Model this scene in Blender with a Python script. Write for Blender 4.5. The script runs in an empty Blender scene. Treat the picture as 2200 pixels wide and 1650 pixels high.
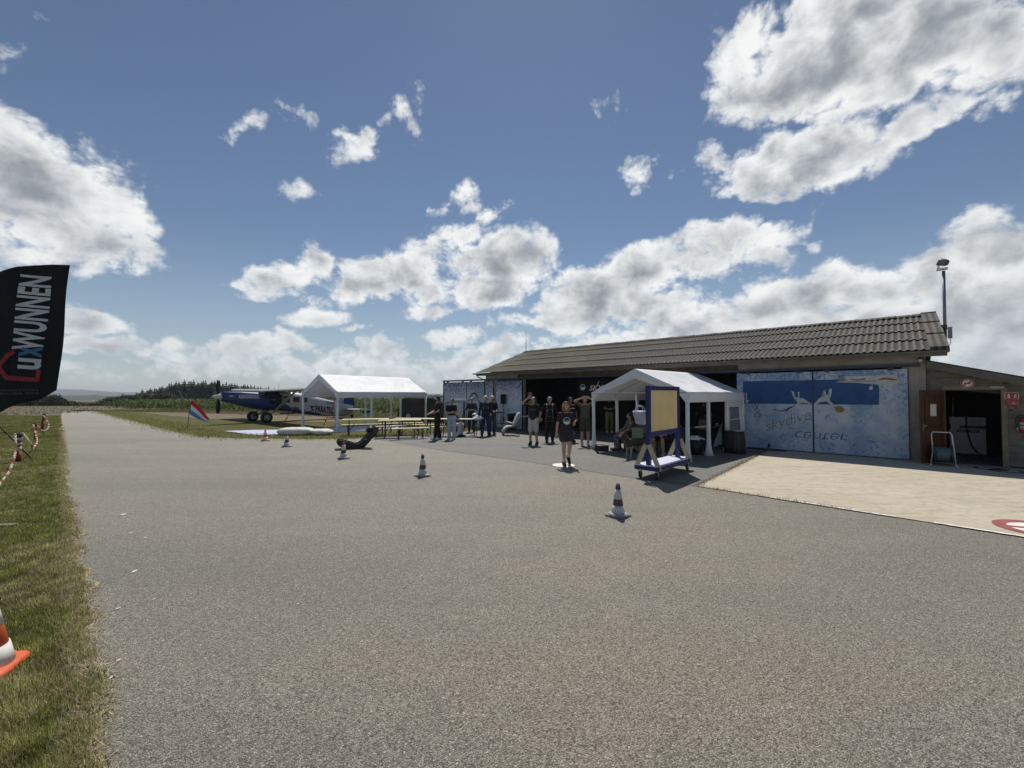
import bpy, bmesh, math, random
import numpy as np
from mathutils import Vector, Matrix, noise
R = math.radians
random.seed(7)
rng = np.random.default_rng(7)
S = bpy.context.scene
COL = S.collection

# ------------------------------------------------------------------ camera
CAMH = 1.9
cam = bpy.data.cameras.new('camera'); cam.sensor_width = 36.0; cam.lens = 36*885.7/2200
cam.clip_start = 0.05; cam.clip_end = 30000
camo = bpy.data.objects.new('camera', cam); COL.objects.link(camo)
camo.location = (0, 0, CAMH); camo.rotation_euler = (R(90+1.3646), 0, 0)
S.camera = camo
S.view_settings.view_transform = 'Standard'; S.view_settings.look = 'None'
S.view_settings.exposure = 0.0; S.view_settings.gamma = 1.0
S.view_settings.use_curve_mapping = False
S.cycles.use_denoising = True
S.cycles.max_bounces = 8; S.cycles.volume_bounces = 0; S.cycles.volume_step_rate = 4

# ------------------------------------------------------------------ sun and sky
SUN_EL, SUN_AZ = 58.0, 3.0
sun = bpy.data.lights.new('sun', 'SUN'); sun.energy = 4.4; sun.angle = R(0.53); sun.color = (1.0, .95, .87)
suno = bpy.data.objects.new('sun', sun); COL.objects.link(suno)
suno.rotation_euler = (-(math.pi/2-R(SUN_EL)), 0, -R(SUN_AZ)); suno.location = (0, 30, 60)
CL = [(-49.9,18.2,6.9,6.0,-9,1.1),(-52.3,19.9,3.7,3.2,22,0.8),(-45.5,18.4,3.7,4.6,-24,0.8),(-46.6,14.3,5.4,2.7,14,1.05),(-42.7,17.0,2.1,2.3,-4,0.5),(-42.8,13.6,2.2,1.8,12,0.55),
(-54.3,14.8,5.2,4.8,19,1.1),(-49.8,12.5,4.2,1.6,14,0.7),(-33.4,28.8,2.8,0.8,33,0.32),(-35.4,27.0,1.0,0.9,16,0.2),(-28.1,31.1,2.3,1.0,-9,0.3),(-19.0,31.3,4.9,1.5,39,0.6),
(-15.1,34.1,2.8,1.7,21,0.55),(-21.0,30.5,2.8,1.2,17,0.5),(-19.0,29.4,2.0,1.0,-8,0.4),(-13.5,32.7,1.4,1.6,6,0.35),(-13.1,36.4,0.6,0.5,52,0.25),(-27.8,23.6,2.1,0.9,-1,0.36),
(-6.5,25.5,2.3,2.0,3,0.6),(-10.0,23.7,2.4,0.8,25,0.45),(-3.9,23.7,3.2,1.4,-30,0.6),(-7.5,21.3,3.1,2.0,20,0.7),(-1.4,25.4,0.9,1.2,-16,0.3),(-29.6,13.5,5.4,2.1,20,0.85),
(-26.1,16.3,2.9,2.1,36,0.85),(-27.6,12.2,3.5,1.0,-10,0.6),(-17.1,15.5,8.4,3.2,14,1.05),(-12.5,18.8,3.8,2.2,18,0.8),(-21.1,13.6,4.3,2.0,5,0.8),(-12.8,14.1,4.3,2.1,3,0.9),
(-0.3,18.0,7.1,4.3,5,1.1),(-3.6,14.4,7.1,2.9,1,1.15),(3.9,19.5,3.0,2.4,-1,0.8),(-5.8,17.9,3.5,2.7,2,0.8),(-10.9,11.4,3.8,1.2,2,0.6),(10.6,12.3,9.3,4.4,6,1.15),
(18.2,16.3,8.6,3.6,15,1.0),(27.6,18.5,7.4,2.7,-4,0.95),(9.7,15.4,5.6,2.1,7,0.85),(31.6,16.0,3.7,1.8,-29,0.8),(17.0,11.4,11.2,3.3,-3,1.05),(25.0,15.9,5.4,2.2,-7,0.9),
(6.5,10.0,7.7,1.6,-1,0.9),(-25.7,9.5,4.2,1.4,13,0.7),(-20.8,8.7,1.6,0.6,3,0.4),(-12.8,11.6,1.9,0.6,3,0.35),(-45.4,7.0,2.6,1.2,-1,0.75),(-42.2,4.8,3.9,1.2,-2,0.7),
(-45.8,4.6,2.8,1.0,5,0.7),(-31.4,5.4,6.2,1.7,8,0.85),(-34.2,4.1,4.0,1.1,3,0.6),(-18.7,5.3,6.1,2.1,7,0.8),(-7.7,7.9,5.0,1.9,16,0.75),(-3.2,5.4,7.1,1.9,22,0.8),
(-24.3,3.3,7.5,1.5,1,0.6),(-37.5,2.9,8.2,1.2,2,0.6),(-12.7,2.9,7.4,1.6,1,0.65),(-47.0,2.0,6.1,1.0,2,0.55),(41.2,32.2,12.4,4.6,-13,1.2),(34.1,31.6,8.8,3.2,-12,1.1),
(47.6,31.1,6.7,3.6,-25,1.15),(29.4,35.3,3.1,4.0,21,0.7),(50.4,28.4,4.5,3.0,-27,1.05),(29.4,31.8,2.9,1.4,-29,0.6),(30.9,37.9,2.8,2.7,18,0.7),(40.5,35.9,8.3,2.5,-22,1.0),
(35.9,29.0,5.4,1.2,-17,0.7),(36.6,25.1,8.9,3.1,-1,1.15),(44.6,25.2,5.7,1.7,-2,0.8),(28.8,25.3,3.8,2.3,-37,0.8),(32.1,23.6,4.8,1.9,-13,0.9),(49.5,24.3,1.8,1.0,-5,0.5),
(26.5,27.4,1.8,1.9,28,0.4),(36.4,20.9,1.2,0.7,58,0.3),(17.2,27.1,2.2,2.0,-7,0.5),(18.1,27.9,1.5,1.1,-8,0.45),(21.9,26.7,0.8,0.4,19,0.2),(13.9,35.1,2.4,0.9,8,0.1),
(33.8,10.2,9.6,3.3,5,1.0),(40.4,11.3,5.0,2.4,-21,1.0),(46.0,11.4,4.7,2.9,5,1.05),(49.5,12.7,3.1,3.7,16,1.1),(29.0,8.8,9.9,2.9,-5,0.95),(23.3,8.6,8.2,2.6,-4,0.9),
(50.0,7.7,5.5,4.9,-9,1.2),(45.5,5.7,7.4,3.1,-6,1.1),(38.4,7.9,7.2,3.0,-6,1.0),(49.9,2.8,5.4,1.7,-3,0.7),(49.0,15.3,1.7,1.6,28,0.7),(-49.8,31.8,0.7,0.6,-22,0.22),
(-51.3,27.2,0.5,1.3,-13,0.22),(36.7,15.6,0.7,0.6,-11,0.2),(36.0,18.2,0.4,0.6,-12,0.15),(32.0,13.3,1.5,1.8,60,0.35),(15.8,6.6,8.4,1.9,-2,0.8),(1.9,6.8,3.9,1.5,0,0.7),
]
W = bpy.data.worlds.new('World'); S.world = W; W.use_nodes = True
SKY = .07
def sky_world():
    nt = W.node_tree; nt.nodes.clear()
    g = bpy.data.node_groups.new('cloud_density', 'ShaderNodeTree')
    g.interface.new_socket('uv', in_out='INPUT', socket_type='NodeSocketVector')
    g.interface.new_socket('d', in_out='OUTPUT', socket_type='NodeSocketFloat')
    def mk(t, typ, **k):
        n = t.nodes.new(typ)
        for a, b in k.items(): setattr(n, a, b)
        return n
    def math_(t, op, a, b=None, c=None, clamp=False):
        n = mk(t, 'ShaderNodeMath', operation=op); n.use_clamp = clamp
        for i, v in enumerate((a, b, c)):
            if v is None: continue
            if isinstance(v, (int, float)): n.inputs[i].default_value = v
            else: t.links.new(v, n.inputs[i])
        return n.outputs[0]
    gi = mk(g, 'NodeGroupInput'); go = mk(g, 'NodeGroupOutput'); uv = gi.outputs[0]
    # domain warp so that no outline stays an ellipse
    wn = mk(g, 'ShaderNodeTexNoise', noise_dimensions='3D'); wn.inputs['Scale'].default_value = .22; wn.inputs['Detail'].default_value = 4
    g.links.new(uv, wn.inputs['Vector'])
    ws = mk(g, 'ShaderNodeVectorMath', operation='SUBTRACT'); ws.inputs[1].default_value = (.5, .5, .5)
    g.links.new(wn.outputs['Color'], ws.inputs[0])
    wm = mk(g, 'ShaderNodeVectorMath', operation='MULTIPLY_ADD'); wm.inputs[1].default_value = (4.2, 3.4, 0)
    g.links.new(ws.outputs[0], wm.inputs[0]); g.links.new(uv, wm.inputs[2])
    wx = mk(g, 'ShaderNodeSeparateXYZ'); g.links.new(wm.outputs[0], wx.inputs[0]); X, Y = wx.outputs[0], wx.outputs[1]
    V1 = mk(g, 'ShaderNodeCombineXYZ')
    for i, v in enumerate((math_(g, 'MULTIPLY', X, X), math_(g, 'MULTIPLY', X, Y), math_(g, 'MULTIPLY', Y, Y))): g.links.new(v, V1.inputs[i])
    V2 = mk(g, 'ShaderNodeCombineXYZ'); g.links.new(X, V2.inputs[0]); g.links.new(Y, V2.inputs[1]); V2.inputs[2].default_value = 1.0
    cur = None
    for az, el, rx, ry, rot, w in CL:     # each cloud lobe: w * (1 - squared elliptic distance), as a quadratic form
        c, s_ = math.cos(R(rot)), math.sin(R(rot)); gk = 1.1+.28*max(0.0, 1-el/9.0); p, q = (rx*gk)**-2, (ry*gk)**-2
        A = c*c*p+s_*s_*q; B = 2*c*s_*(p-q); C_ = s_*s_*p+c*c*q
        d1_ = mk(g, 'ShaderNodeVectorMath', operation='DOT_PRODUCT'); d1_.inputs[1].default_value = (-w*A, -w*B, -w*C_); g.links.new(V1.outputs[0], d1_.inputs[0])
        d2_ = mk(g, 'ShaderNodeVectorMath', operation='DOT_PRODUCT')
        d2_.inputs[1].default_value = (w*(2*A*az+B*el), w*(2*C_*el+B*az), w-w*(A*az*az+B*az*el+C_*el*el)); g.links.new(V2.outputs[0], d2_.inputs[0])
        v = math_(g, 'ADD', d1_.outputs['Value'], d2_.outputs['Value'])
        cur = v if cur is None else math_(g, 'SMOOTH_MAX', cur, v, .25)
    cur = math_(g, 'MAXIMUM', cur, -1.0)
    sx = mk(g, 'ShaderNodeSeparateXYZ'); g.links.new(uv, sx.inputs[0])
    ax = math_(g, 'ABSOLUTE', sx.outputs[0])
    o1 = mk(g, 'ShaderNodeMapRange'); o1.inputs[1].default_value = 56; o1.inputs[2].default_value = 74; g.links.new(ax, o1.inputs[0])
    o2 = mk(g, 'ShaderNodeMapRange'); o2.inputs[1].default_value = 46; o2.inputs[2].default_value = 60; g.links.new(sx.outputs[1], o2.inputs[0])
    out = math_(g, 'MAXIMUM', o1.outputs[0], o2.outputs[0])
    bn = mk(g, 'ShaderNodeTexNoise', noise_dimensions='2D'); bn.inputs['Scale'].default_value = .045; bn.inputs['Detail'].default_value = 2
    g.links.new(uv, bn.inputs['Vector'])
    bz = math_(g, 'MULTIPLY_ADD', bn.outputs['Fac'], 5.0, -3.15)
    bz = math_(g, 'MULTIPLY_ADD', math_(g, 'SUBTRACT', bz, cur), out, cur)
    g.links.new(bz, go.inputs[0])
    g2 = bpy.data.node_groups.new('cloud_billows', 'ShaderNodeTree')
    g2.interface.new_socket('uv', in_out='INPUT', socket_type='NodeSocketVector')
    g2.interface.new_socket('d', in_out='OUTPUT', socket_type='NodeSocketFloat')
    gi = mk(g2, 'NodeGroupInput'); go = mk(g2, 'NodeGroupOutput')
    sc = mk(g2, 'ShaderNodeVectorMath', operation='MULTIPLY'); sc.inputs[1].default_value = (1, 1.3, 1); g2.links.new(gi.outputs[0], sc.inputs[0])
    f = mk(g2, 'ShaderNodeTexNoise', noise_dimensions='2D'); f.inputs['Scale'].default_value = .20; f.inputs['Detail'].default_value = 8; f.inputs['Roughness'].default_value = .60; f.inputs['Distortion'].default_value = .25
    g2.links.new(sc.outputs[0], f.inputs['Vector'])
    wv = mk(g2, 'ShaderNodeVectorMath', operation='MULTIPLY_ADD'); wv.inputs[1].default_value = (2.2, 2.2, 0)
    g2.links.new(f.outputs['Color'], wv.inputs[0]); g2.links.new(sc.outputs[0], wv.inputs[2])
    v1 = mk(g2, 'ShaderNodeTexVoronoi', voronoi_dimensions='2D', feature='F1'); v1.inputs['Scale'].default_value = .55; v1.inputs['Detail'].default_value = 2; v1.inputs['Roughness'].default_value = .6
    g2.links.new(wv.outputs[0], v1.inputs['Vector'])
    t = math_(g2, 'MULTIPLY_ADD', f.outputs['Fac'], 1.9, -.86)
    t = math_(g2, 'MULTIPLY_ADD', v1.outputs['Distance'], -.42, math_(g2, 'ADD', t, .19))
    g2.links.new(t, go.inputs[0])
    # directions as azimuth / elevation in degrees
    tc = mk(nt, 'ShaderNodeTexCoord'); sp = mk(nt, 'ShaderNodeSeparateXYZ'); nt.links.new(tc.outputs['Generated'], sp.inputs[0])
    az = math_(nt, 'MULTIPLY', math_(nt, 'ARCTAN2', sp.outputs[0], sp.outputs[1]), 57.2958)
    el = math_(nt, 'MULTIPLY', math_(nt, 'ARCSINE', sp.outputs[2]), 57.2958)
    def grp(gr, de):
        c = mk(nt, 'ShaderNodeCombineXYZ'); nt.links.new(az, c.inputs[0]); nt.links.new(math_(nt, 'ADD', el, de), c.inputs[1])
        q = nt.nodes.new('ShaderNodeGroup'); q.node_tree = gr; nt.links.new(c.outputs[0], q.inputs[0]); return q.outputs[0]
    m0 = grp(g, 0.0); n0 = grp(g2, 0.0)
    d0 = math_(nt, 'ADD', m0, n0)
    def mr(v, a, b, lo=0, hi=1, smooth=True):
        n = mk(nt, 'ShaderNodeMapRange'); n.interpolation_type = 'SMOOTHSTEP' if smooth else 'LINEAR'
        nt.links.new(v, n.inputs[0])
        for i, x in enumerate((a, b, lo, hi)): n.inputs[i+1].default_value = x
        return n.outputs[0]
    alpha = math_(nt, 'MULTIPLY', mr(d0, -.05, .66), mr(m0, -.05, .55, .62, 1.0))
    # light comes from above and behind: thick cores and the undersides of billows go grey, rims stay white
    c2 = mk(nt, 'ShaderNodeCombineXYZ'); nt.links.new(az, c2.inputs[0]); nt.links.new(math_(nt, 'MULTIPLY_ADD', el, 1.35, 1.6), c2.inputs[1])
    ns = mk(nt, 'ShaderNodeTexNoise', noise_dimensions='2D'); ns.inputs['Scale'].default_value = .21; ns.inputs['Detail'].default_value = 4; ns.inputs['Roughness'].default_value = .50; ns.inputs['Distortion'].default_value = .2
    nt.links.new(c2.outputs[0], ns.inputs['Vector'])
    thick = math_(nt, 'MULTIPLY_ADD', ns.outputs['Fac'], 1.5, math_(nt, 'MULTIPLY_ADD', n0, .24, math_(nt, 'MULTIPLY_ADD', m0, .75, -.75)))
    shade = mr(thick, .16, 1.22)
    def rgb(c):
        n = mk(nt, 'ShaderNodeRGB'); n.outputs[0].default_value = (*c, 1); return n.outputs[0]
    def mixc(f, a, b):
        n = mk(nt, 'ShaderNodeMix', data_type='RGBA')
        if isinstance(f, float): n.inputs[0].default_value = f
        else: nt.links.new(f, n.inputs[0])
        nt.links.new(a, n.inputs[6]); nt.links.new(b, n.inputs[7]); return n.outputs[2]
    K = 1.0/SKY
    cc = mixc(shade, rgb((.93*K, .945*K, K*.94)), rgb((.275*K, .305*K, .345*K)))
    # far cloud dims towards the horizon air
    far = mr(el, 0, 14)
    cc = mixc(far, mixc(.42, cc, rgb((.50*K, .555*K, .60*K))), cc)
    sky = mk(nt, 'ShaderNodeTexSky', sky_type='NISHITA'); sky.sun_disc = False
    sky.sun_elevation = R(SUN_EL); sky.sun_rotation = R(SUN_AZ); sky.altitude = 600; sky.air_density = 1.0; sky.dust_density = .12; sky.ozone_density = 1.1
    hz = mr(el, -2, 20)
    skc = mixc(hz, mixc(.55, sky.outputs[0], rgb((.42*K, .50*K, .57*K))), sky.outputs[0])
    fin = mixc(alpha, skc, cc)
    bg = mk(nt, 'ShaderNodeBackground'); bg.inputs['Strength'].default_value = SKY
    nt.links.new(fin, bg.inputs['Color'])
    o = mk(nt, 'ShaderNodeOutputWorld'); nt.links.new(bg.outputs[0], o.inputs['Surface'])
sky_world()
W.cycles.sampling_method = 'MANUAL'; W.cycles.sample_map_resolution = 512

# ------------------------------------------------------------------ helpers
PT = R(1.3646); CP, SP = math.cos(PT), math.sin(PT); FL = 885.7
def ray(px, py):
    a = (px-1100)/FL; b = (825-py)/FL
    return (a, CP-SP*b, SP+CP*b)
def G(px, py, z=0.0):                     # the ground point seen at a place of the photograph
    r = ray(px, py); k = (z-CAMH)/r[2]; return Vector((r[0]*k, r[1]*k, z))
def ZY(py, Y):                            # height seen at that row at depth Y
    r = ray(1100, py); return CAMH+r[2]/r[1]*Y
def XY(px, Y): return (px-1100)/FL*Y/ (CP) * 1.0
_mats = {}
def M(name, col, rough=.75, var=.12, scale=6.0, bump=0.0, bscale=60.0, metal=0.0, spec=.4, trans=0.0):
    key = (name, col, rough, var, scale, bump, bscale, metal, spec, trans)
    if key in _mats: return _mats[key]
    m = bpy.data.materials.new(name); m.use_nodes = True; nt = m.node_tree; b = nt.nodes['Principled BSDF']
    b.inputs['Roughness'].default_value = rough; b.inputs['Metallic'].default_value = metal; b.inputs['Specular IOR Level'].default_value = spec
    tc = nt.nodes.new('ShaderNodeTexCoord')
    n = nt.nodes.new('ShaderNodeTexNoise'); n.inputs['Scale'].default_value = scale; n.inputs['Detail'].default_value = 6
    nt.links.new(tc.outputs['Object'], n.inputs['Vector'])
    mr = nt.nodes.new('ShaderNodeMapRange'); mr.inputs[1].default_value = .25; mr.inputs[2].default_value = .75; mr.inputs[3].default_value = 1-var; mr.inputs[4].default_value = 1+var
    nt.links.new(n.outputs['Fac'], mr.inputs[0])
    hs = nt.nodes.new('ShaderNodeVectorMath'); hs.operation = 'SCALE'; hs.inputs[0].default_value = col; nt.links.new(mr.outputs[0], hs.inputs['Scale'])
    nt.links.new(hs.outputs[0], b.inputs['Base Color'])
    if bump:
        n2 = nt.nodes.new('ShaderNodeTexNoise'); n2.inputs['Scale'].default_value = bscale; n2.inputs['Detail'].default_value = 4; nt.links.new(tc.outputs['Object'], n2.inputs['Vector'])
        bp = nt.nodes.new('ShaderNodeBump'); bp.inputs['Strength'].default_value = bump; bp.inputs['Distance'].default_value = .02
        nt.links.new(n2.outputs['Fac'], bp.inputs['Height']); nt.links.new(bp.outputs[0], b.inputs['Normal'])
    if trans:
        tr = nt.nodes.new('ShaderNodeBsdfTranslucent'); nt.links.new(hs.outputs[0], tr.inputs['Color'])
        mx = nt.nodes.new('ShaderNodeMixShader'); mx.inputs[0].default_value = trans
        o = nt.nodes['Material Output']; nt.links.new(b.outputs[0], mx.inputs[1]); nt.links.new(tr.outputs[0], mx.inputs[2]); nt.links.new(mx.outputs[0], o.inputs['Surface'])
    _mats[key] = m
    return m
class NT:                                  # small node helper for the hand-made materials
    def __init__(s, name):
        s.m = bpy.data.materials.new(name); s.m.use_nodes = True; s.t = s.m.node_tree; s.b = s.t.nodes['Principled BSDF']
        s.tc = s.t.nodes.new('ShaderNodeTexCoord')
    def n(s, typ, **k):
        x = s.t.nodes.new(typ)
        for a, b in k.items(): setattr(x, a, b)
        return x
    def l(s, a, b): s.t.links.new(a, b)
    def noise(s, scale, detail=6, rough=.55, vec=None, dist=0.0):
        x = s.n('ShaderNodeTexNoise'); x.inputs['Scale'].default_value = scale; x.inputs['Detail'].default_value = detail; x.inputs['Roughness'].default_value = rough; x.inputs['Distortion'].default_value = dist
        s.l(vec or s.tc.outputs['Object'], x.inputs['Vector']); return x.outputs['Fac']
    def ramp(s, v, a, b, lo=0.0, hi=1.0):
        x = s.n('ShaderNodeMapRange'); s.l(v, x.inputs[0])
        for i, q in enumerate((a, b, lo, hi)): x.inputs[i+1].default_value = q
        return x.outputs[0]
    def mix(s, f, a, b, mode='MIX'):
        x = s.n('ShaderNodeMix', data_type='RGBA', blend_type=mode)
        for i, v in ((0, f), (6, a), (7, b)):
            if isinstance(v, (int, float)): x.inputs[i].default_value = v
            elif isinstance(v, tuple): x.inputs[i].default_value = (*v, 1)
            else: s.l(v, x.inputs[i])
        return x.outputs[2]
    def math(s, op, a, b=0.0):
        x = s.n('ShaderNodeMath', operation=op)
        for i, v in enumerate((a, b)):
            if isinstance(v, (int, float)): x.inputs[i].default_value = v
            else: s.l(v, x.inputs[i])
        return x.outputs[0]
    def bump(s, h, strength, dist=.01):
        x = s.n('ShaderNodeBump'); x.inputs['Strength'].default_value = strength; x.inputs['Distance'].default_value = dist; s.l(h, x.inputs['Height']); s.l(x.outputs[0], s.b.inputs['Normal'])
    def col(s, c): s.l(c, s.b.inputs['Base Color'])
    def rough(s, v): s.b.inputs['Roughness'].default_value = v
class MB:
    def __init__(s): s.v = []; s.f = []; s.sm = []
    def add(s, vs, fs, smooth=False):
        o = len(s.v); s.v += [tuple(p) for p in vs]
        for f in fs: s.f.append(tuple(i+o for i in f)); s.sm.append(smooth)
        return s
    def box(s, c, d, rot=None):
        c = Vector(c); h = Vector(d)/2; vs = []
        for x in (-1, 1):
            for y in (-1, 1):
                for z in (-1, 1):
                    p = Vector((x*h.x, y*h.y, z*h.z))
                    if rot is not None: p = rot @ p
                    vs.append(c+p)
        return s.add(vs, [(0, 1, 3, 2), (4, 6, 7, 5), (0, 4, 5, 1), (2, 3, 7, 6), (0, 2, 6, 4), (1, 5, 7, 3)])
    def bb(s, lo, hi): return s.box([(a+b)/2 for a, b in zip(lo, hi)], [abs(b-a) for a, b in zip(lo, hi)])
    def bar(s, p, q, w, h, up=(0, 0, 1)):
        p, q = Vector(p), Vector(q); d = q-p; L = d.length
        if L < 1e-6: return s
        d /= L; u = Vector(up); sd = d.cross(u)
        if sd.length < 1e-4: sd = d.cross(Vector((1, 0, 0)))
        sd.normalize(); u = sd.cross(d)
        m = Matrix((sd, d, u)).transposed()
        return s.box((p+q)/2, (w, L, h), m)
    def tube(s, pts, r, n=8, smooth=True, cap=True):
        pts = [Vector(p) for p in pts]; rs = r if isinstance(r, (list, tuple)) else [r]*len(pts)
        vs = []; fs = []; prev = None
        for i, p in enumerate(pts):
            d = (pts[min(i+1, len(pts)-1)]-pts[max(i-1, 0)]).normalized()
            if prev is None:
                a = d.cross(Vector((0, 0, 1)))
                if a.length < 1e-3: a = d.cross(Vector((1, 0, 0)))
            else: a = prev-d*prev.dot(d)
            a.normalize(); b = d.cross(a); prev = a
            for k in range(n):
                t = 2*math.pi*k/n; vs.append(p+(a*math.cos(t)+b*math.sin(t))*rs[i])
        for i in range(len(pts)-1):
            for k in range(n):
                k2 = (k+1) % n; fs.append((i*n+k, i*n+k2, (i+1)*n+k2, (i+1)*n+k))
        if cap: fs += [tuple(range(n-1, -1, -1)), tuple((len(pts)-1)*n+k for k in range(n))]
        return s.add(vs, fs, smooth)
    def lathe(s, prof, n=16, c=(0, 0, 0), ax=None, smooth=True, caps=True):
        c = Vector(c); vs = []; fs = []
        for r, z in prof:
            for k in range(n):
                t = 2*math.pi*k/n; p = Vector((r*math.cos(t), r*math.sin(t), z))
                vs.append(c+(ax @ p if ax is not None else p))
        for i in range(len(prof)-1):
            for k in range(n):
                k2 = (k+1) % n; fs.append((i*n+k, i*n+k2, (i+1)*n+k2, (i+1)*n+k))
        if caps and prof[0][0] > 1e-4: fs.append(tuple(range(n-1, -1, -1)))
        if caps and prof[-1][0] > 1e-4: fs.append(tuple((len(prof)-1)*n+k for k in range(n)))
        return s.add(vs, fs, smooth)
    def ell(s, c, rad, rot=None, nu=14, nv=9):
        c = Vector(c); rad = Vector(rad if not isinstance(rad, (int, float)) else (rad,)*3); vs = []; fs = []
        for i in range(nv+1):
            ph = math.pi*i/nv
            for k in range(nu):
                t = 2*math.pi*k/nu; p = Vector((rad.x*math.sin(ph)*math.cos(t), rad.y*math.sin(ph)*math.sin(t), rad.z*math.cos(ph)))
                vs.append(c+(rot @ p if rot is not None else p))
        for i in range(nv):
            for k in range(nu):
                k2 = (k+1) % nu; fs.append((i*nu+k, (i+1)*nu+k, (i+1)*nu+k2, i*nu+k2))
        return s.add(vs, fs, True)
    def cap(s, p, q, r0, r1=None, n=10):
        r1 = r0 if r1 is None else r1; p, q = Vector(p), Vector(q); d = q-p; L = d.length
        if L < 1e-5: return s.ell(p, r0)
        d /= L; pts = []; rs = []
        for i in range(5):
            t = math.pi/2*i/4; pts.append(p-d*r0*math.cos(t)); rs.append(max(r0*math.sin(t), 1e-3))
        for i in range(1, 6):
            t = math.pi/2*i/5; pts.append(q+d*r1*math.sin(t)); rs.append(max(r1*math.cos(t), 1e-3))
        pts.insert(5, q.copy()); rs.insert(5, r1)
        return s.tube(pts, rs, n)
    def loft(s, rings, smooth=True, cap=True):
        n = len(rings[0]); vs = [p for r in rings for p in r]; fs = []
        for i in range(len(rings)-1):
            for k in range(n):
                k2 = (k+1) % n; fs.append((i*n+k, i*n+k2, (i+1)*n+k2, (i+1)*n+k))
        if cap: fs += [tuple(range(n-1, -1, -1)), tuple((len(rings)-1)*n+k for k in range(n))]
        return s.add(vs, fs, smooth)
    def prism(s, out, fn, t0, t1, smooth=False):      # outline in 2D swept from t0 to t1, fn(a, b, t) -> point
        n = len(out); vs = [fn(a, b, t0) for a, b in out]+[fn(a, b, t1) for a, b in out]
        return s.add(vs, [tuple(range(n)), tuple(range(2*n-1, n-1, -1))]+[(k, k+n, (k+1) % n+n, (k+1) % n) for k in range(n)], smooth)
    def sheet(s, fn, nu, nv, smooth=True):
        vs = [fn(i/nu, j/nv) for j in range(nv+1) for i in range(nu+1)]
        return s.add(vs, [(j*(nu+1)+i, j*(nu+1)+i+1, (j+1)*(nu+1)+i+1, (j+1)*(nu+1)+i) for j in range(nv) for i in range(nu)], smooth)
    def thick(s, fn, nu, nv, off, smooth=True):       # sheet with thickness: off is a vector
        off = Vector(off); a = [Vector(fn(i/nu, j/nv)) for j in range(nv+1) for i in range(nu+1)]; n = len(a)
        F = [(j*(nu+1)+i, j*(nu+1)+i+1, (j+1)*(nu+1)+i+1, (j+1)*(nu+1)+i) for j in range(nv) for i in range(nu)]
        B = [tuple(i+n for i in reversed(f)) for f in F]
        rim = [j for j in range(nu+1)]+[j*(nu+1)+nu for j in range(1, nv+1)]+[nv*(nu+1)+i for i in range(nu-1, -1, -1)]+[j*(nu+1) for j in range(nv-1, 0, -1)]
        E_ = [(rim[k], rim[k]+n, rim[(k+1) % len(rim)]+n, rim[(k+1) % len(rim)]) for k in range(len(rim))]
        return s.add(a+[p+off for p in a], F+B+E_, smooth)
    def mesh(s, name, recalc=True):
        me = bpy.data.meshes.new(name); me.from_pydata(s.v, [], s.f)
        me.polygons.foreach_set('use_smooth', s.sm)
        if recalc:
            b = bmesh.new(); b.from_mesh(me); bmesh.ops.recalc_face_normals(b, faces=b.faces); b.to_mesh(me); b.free()
        me.update(); return me
    def build(s, name, mat, parent=None, label=None, recalc=True):
        o = bpy.data.objects.new(name, s.mesh(name, recalc)); COL.objects.link(o)
        if mat is not None: o.data.materials.append(mat)
        if parent is not None: o.parent = parent
        if label: o['label'] = label
        return o
def tag(o, label=None, cat=None, group=None, kind=None):
    for k, v in (('label', label), ('category', cat), ('group', group), ('kind', kind)):
        if v: o[k] = v
    return o
def thing(name, label, cat, loc=(0, 0, 0), rz=0.0, group=None):
    o = bpy.data.objects.new(name, None); o.empty_display_size = .2; COL.objects.link(o)
    o.location = loc; o.rotation_euler = (0, 0, rz)
    return tag(o, label, cat, group)
def dup(o, loc=None, rz=None, label=None, parent=None):
    c = o.copy(); COL.objects.link(c)
    if parent is not None: c.parent = parent
    if loc is not None: c.location = loc
    if rz is not None: c.rotation_euler = (0, 0, rz)
    if label: c['label'] = label
    for ch in list(o.children): dup(ch, parent=c)
    return c
def struct(name, mb, mat): return tag(mb.build(name, mat), kind='structure')
def textobj(body, size, name='lettering', mat=None, parent=None, fn=None, width=None, shear=0.0, bold=0.0, sub=0, label=None, hgt=None):
    # built-in font turned into a mesh; fn maps (x, y) of the flat text to a point
    cu = bpy.data.curves.new('t', 'FONT'); cu.body = body; cu.size = size; cu.shear = shear; cu.offset = bold; cu.resolution_u = 3
    o = bpy.data.objects.new('t', cu); COL.objects.link(o)
    me = bpy.data.meshes.new_from_object(o); bpy.data.objects.remove(o); bpy.data.curves.remove(cu)
    me.name = name
    xs = [v.co.x for v in me.vertices]; ys = [v.co.y for v in me.vertices]
    x0, x1 = min(xs), max(xs)
    k = (width/(x1-x0)) if width else 1.0
    ky = hgt/max(ys) if hgt else 1.0
    if sub:
        b = bmesh.new(); b.from_mesh(me); bmesh.ops.triangulate(b, faces=b.faces); bmesh.ops.subdivide_edges(b, edges=b.edges, cuts=sub, use_grid_fill=True); b.to_mesh(me); b.free()
    for v in me.vertices: v.co = fn((v.co.x-x0)*k, v.co.y*ky)
    if mat: me.materials.append(mat)
    ob = bpy.data.objects.new(name, me); COL.objects.link(ob)
    if parent: ob.parent = parent
    if label: ob['label'] = label
    return ob
REMESH = []
def remesh(o, voxel, smooth=2):
    m = o.modifiers.new('r', 'REMESH'); m.mode = 'VOXEL'; m.voxel_size = voxel; m.use_smooth_shade = True
    if smooth:
        q = o.modifiers.new('s', 'SMOOTH'); q.iterations = smooth; q.factor = .5
    REMESH.append(o); return o

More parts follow.
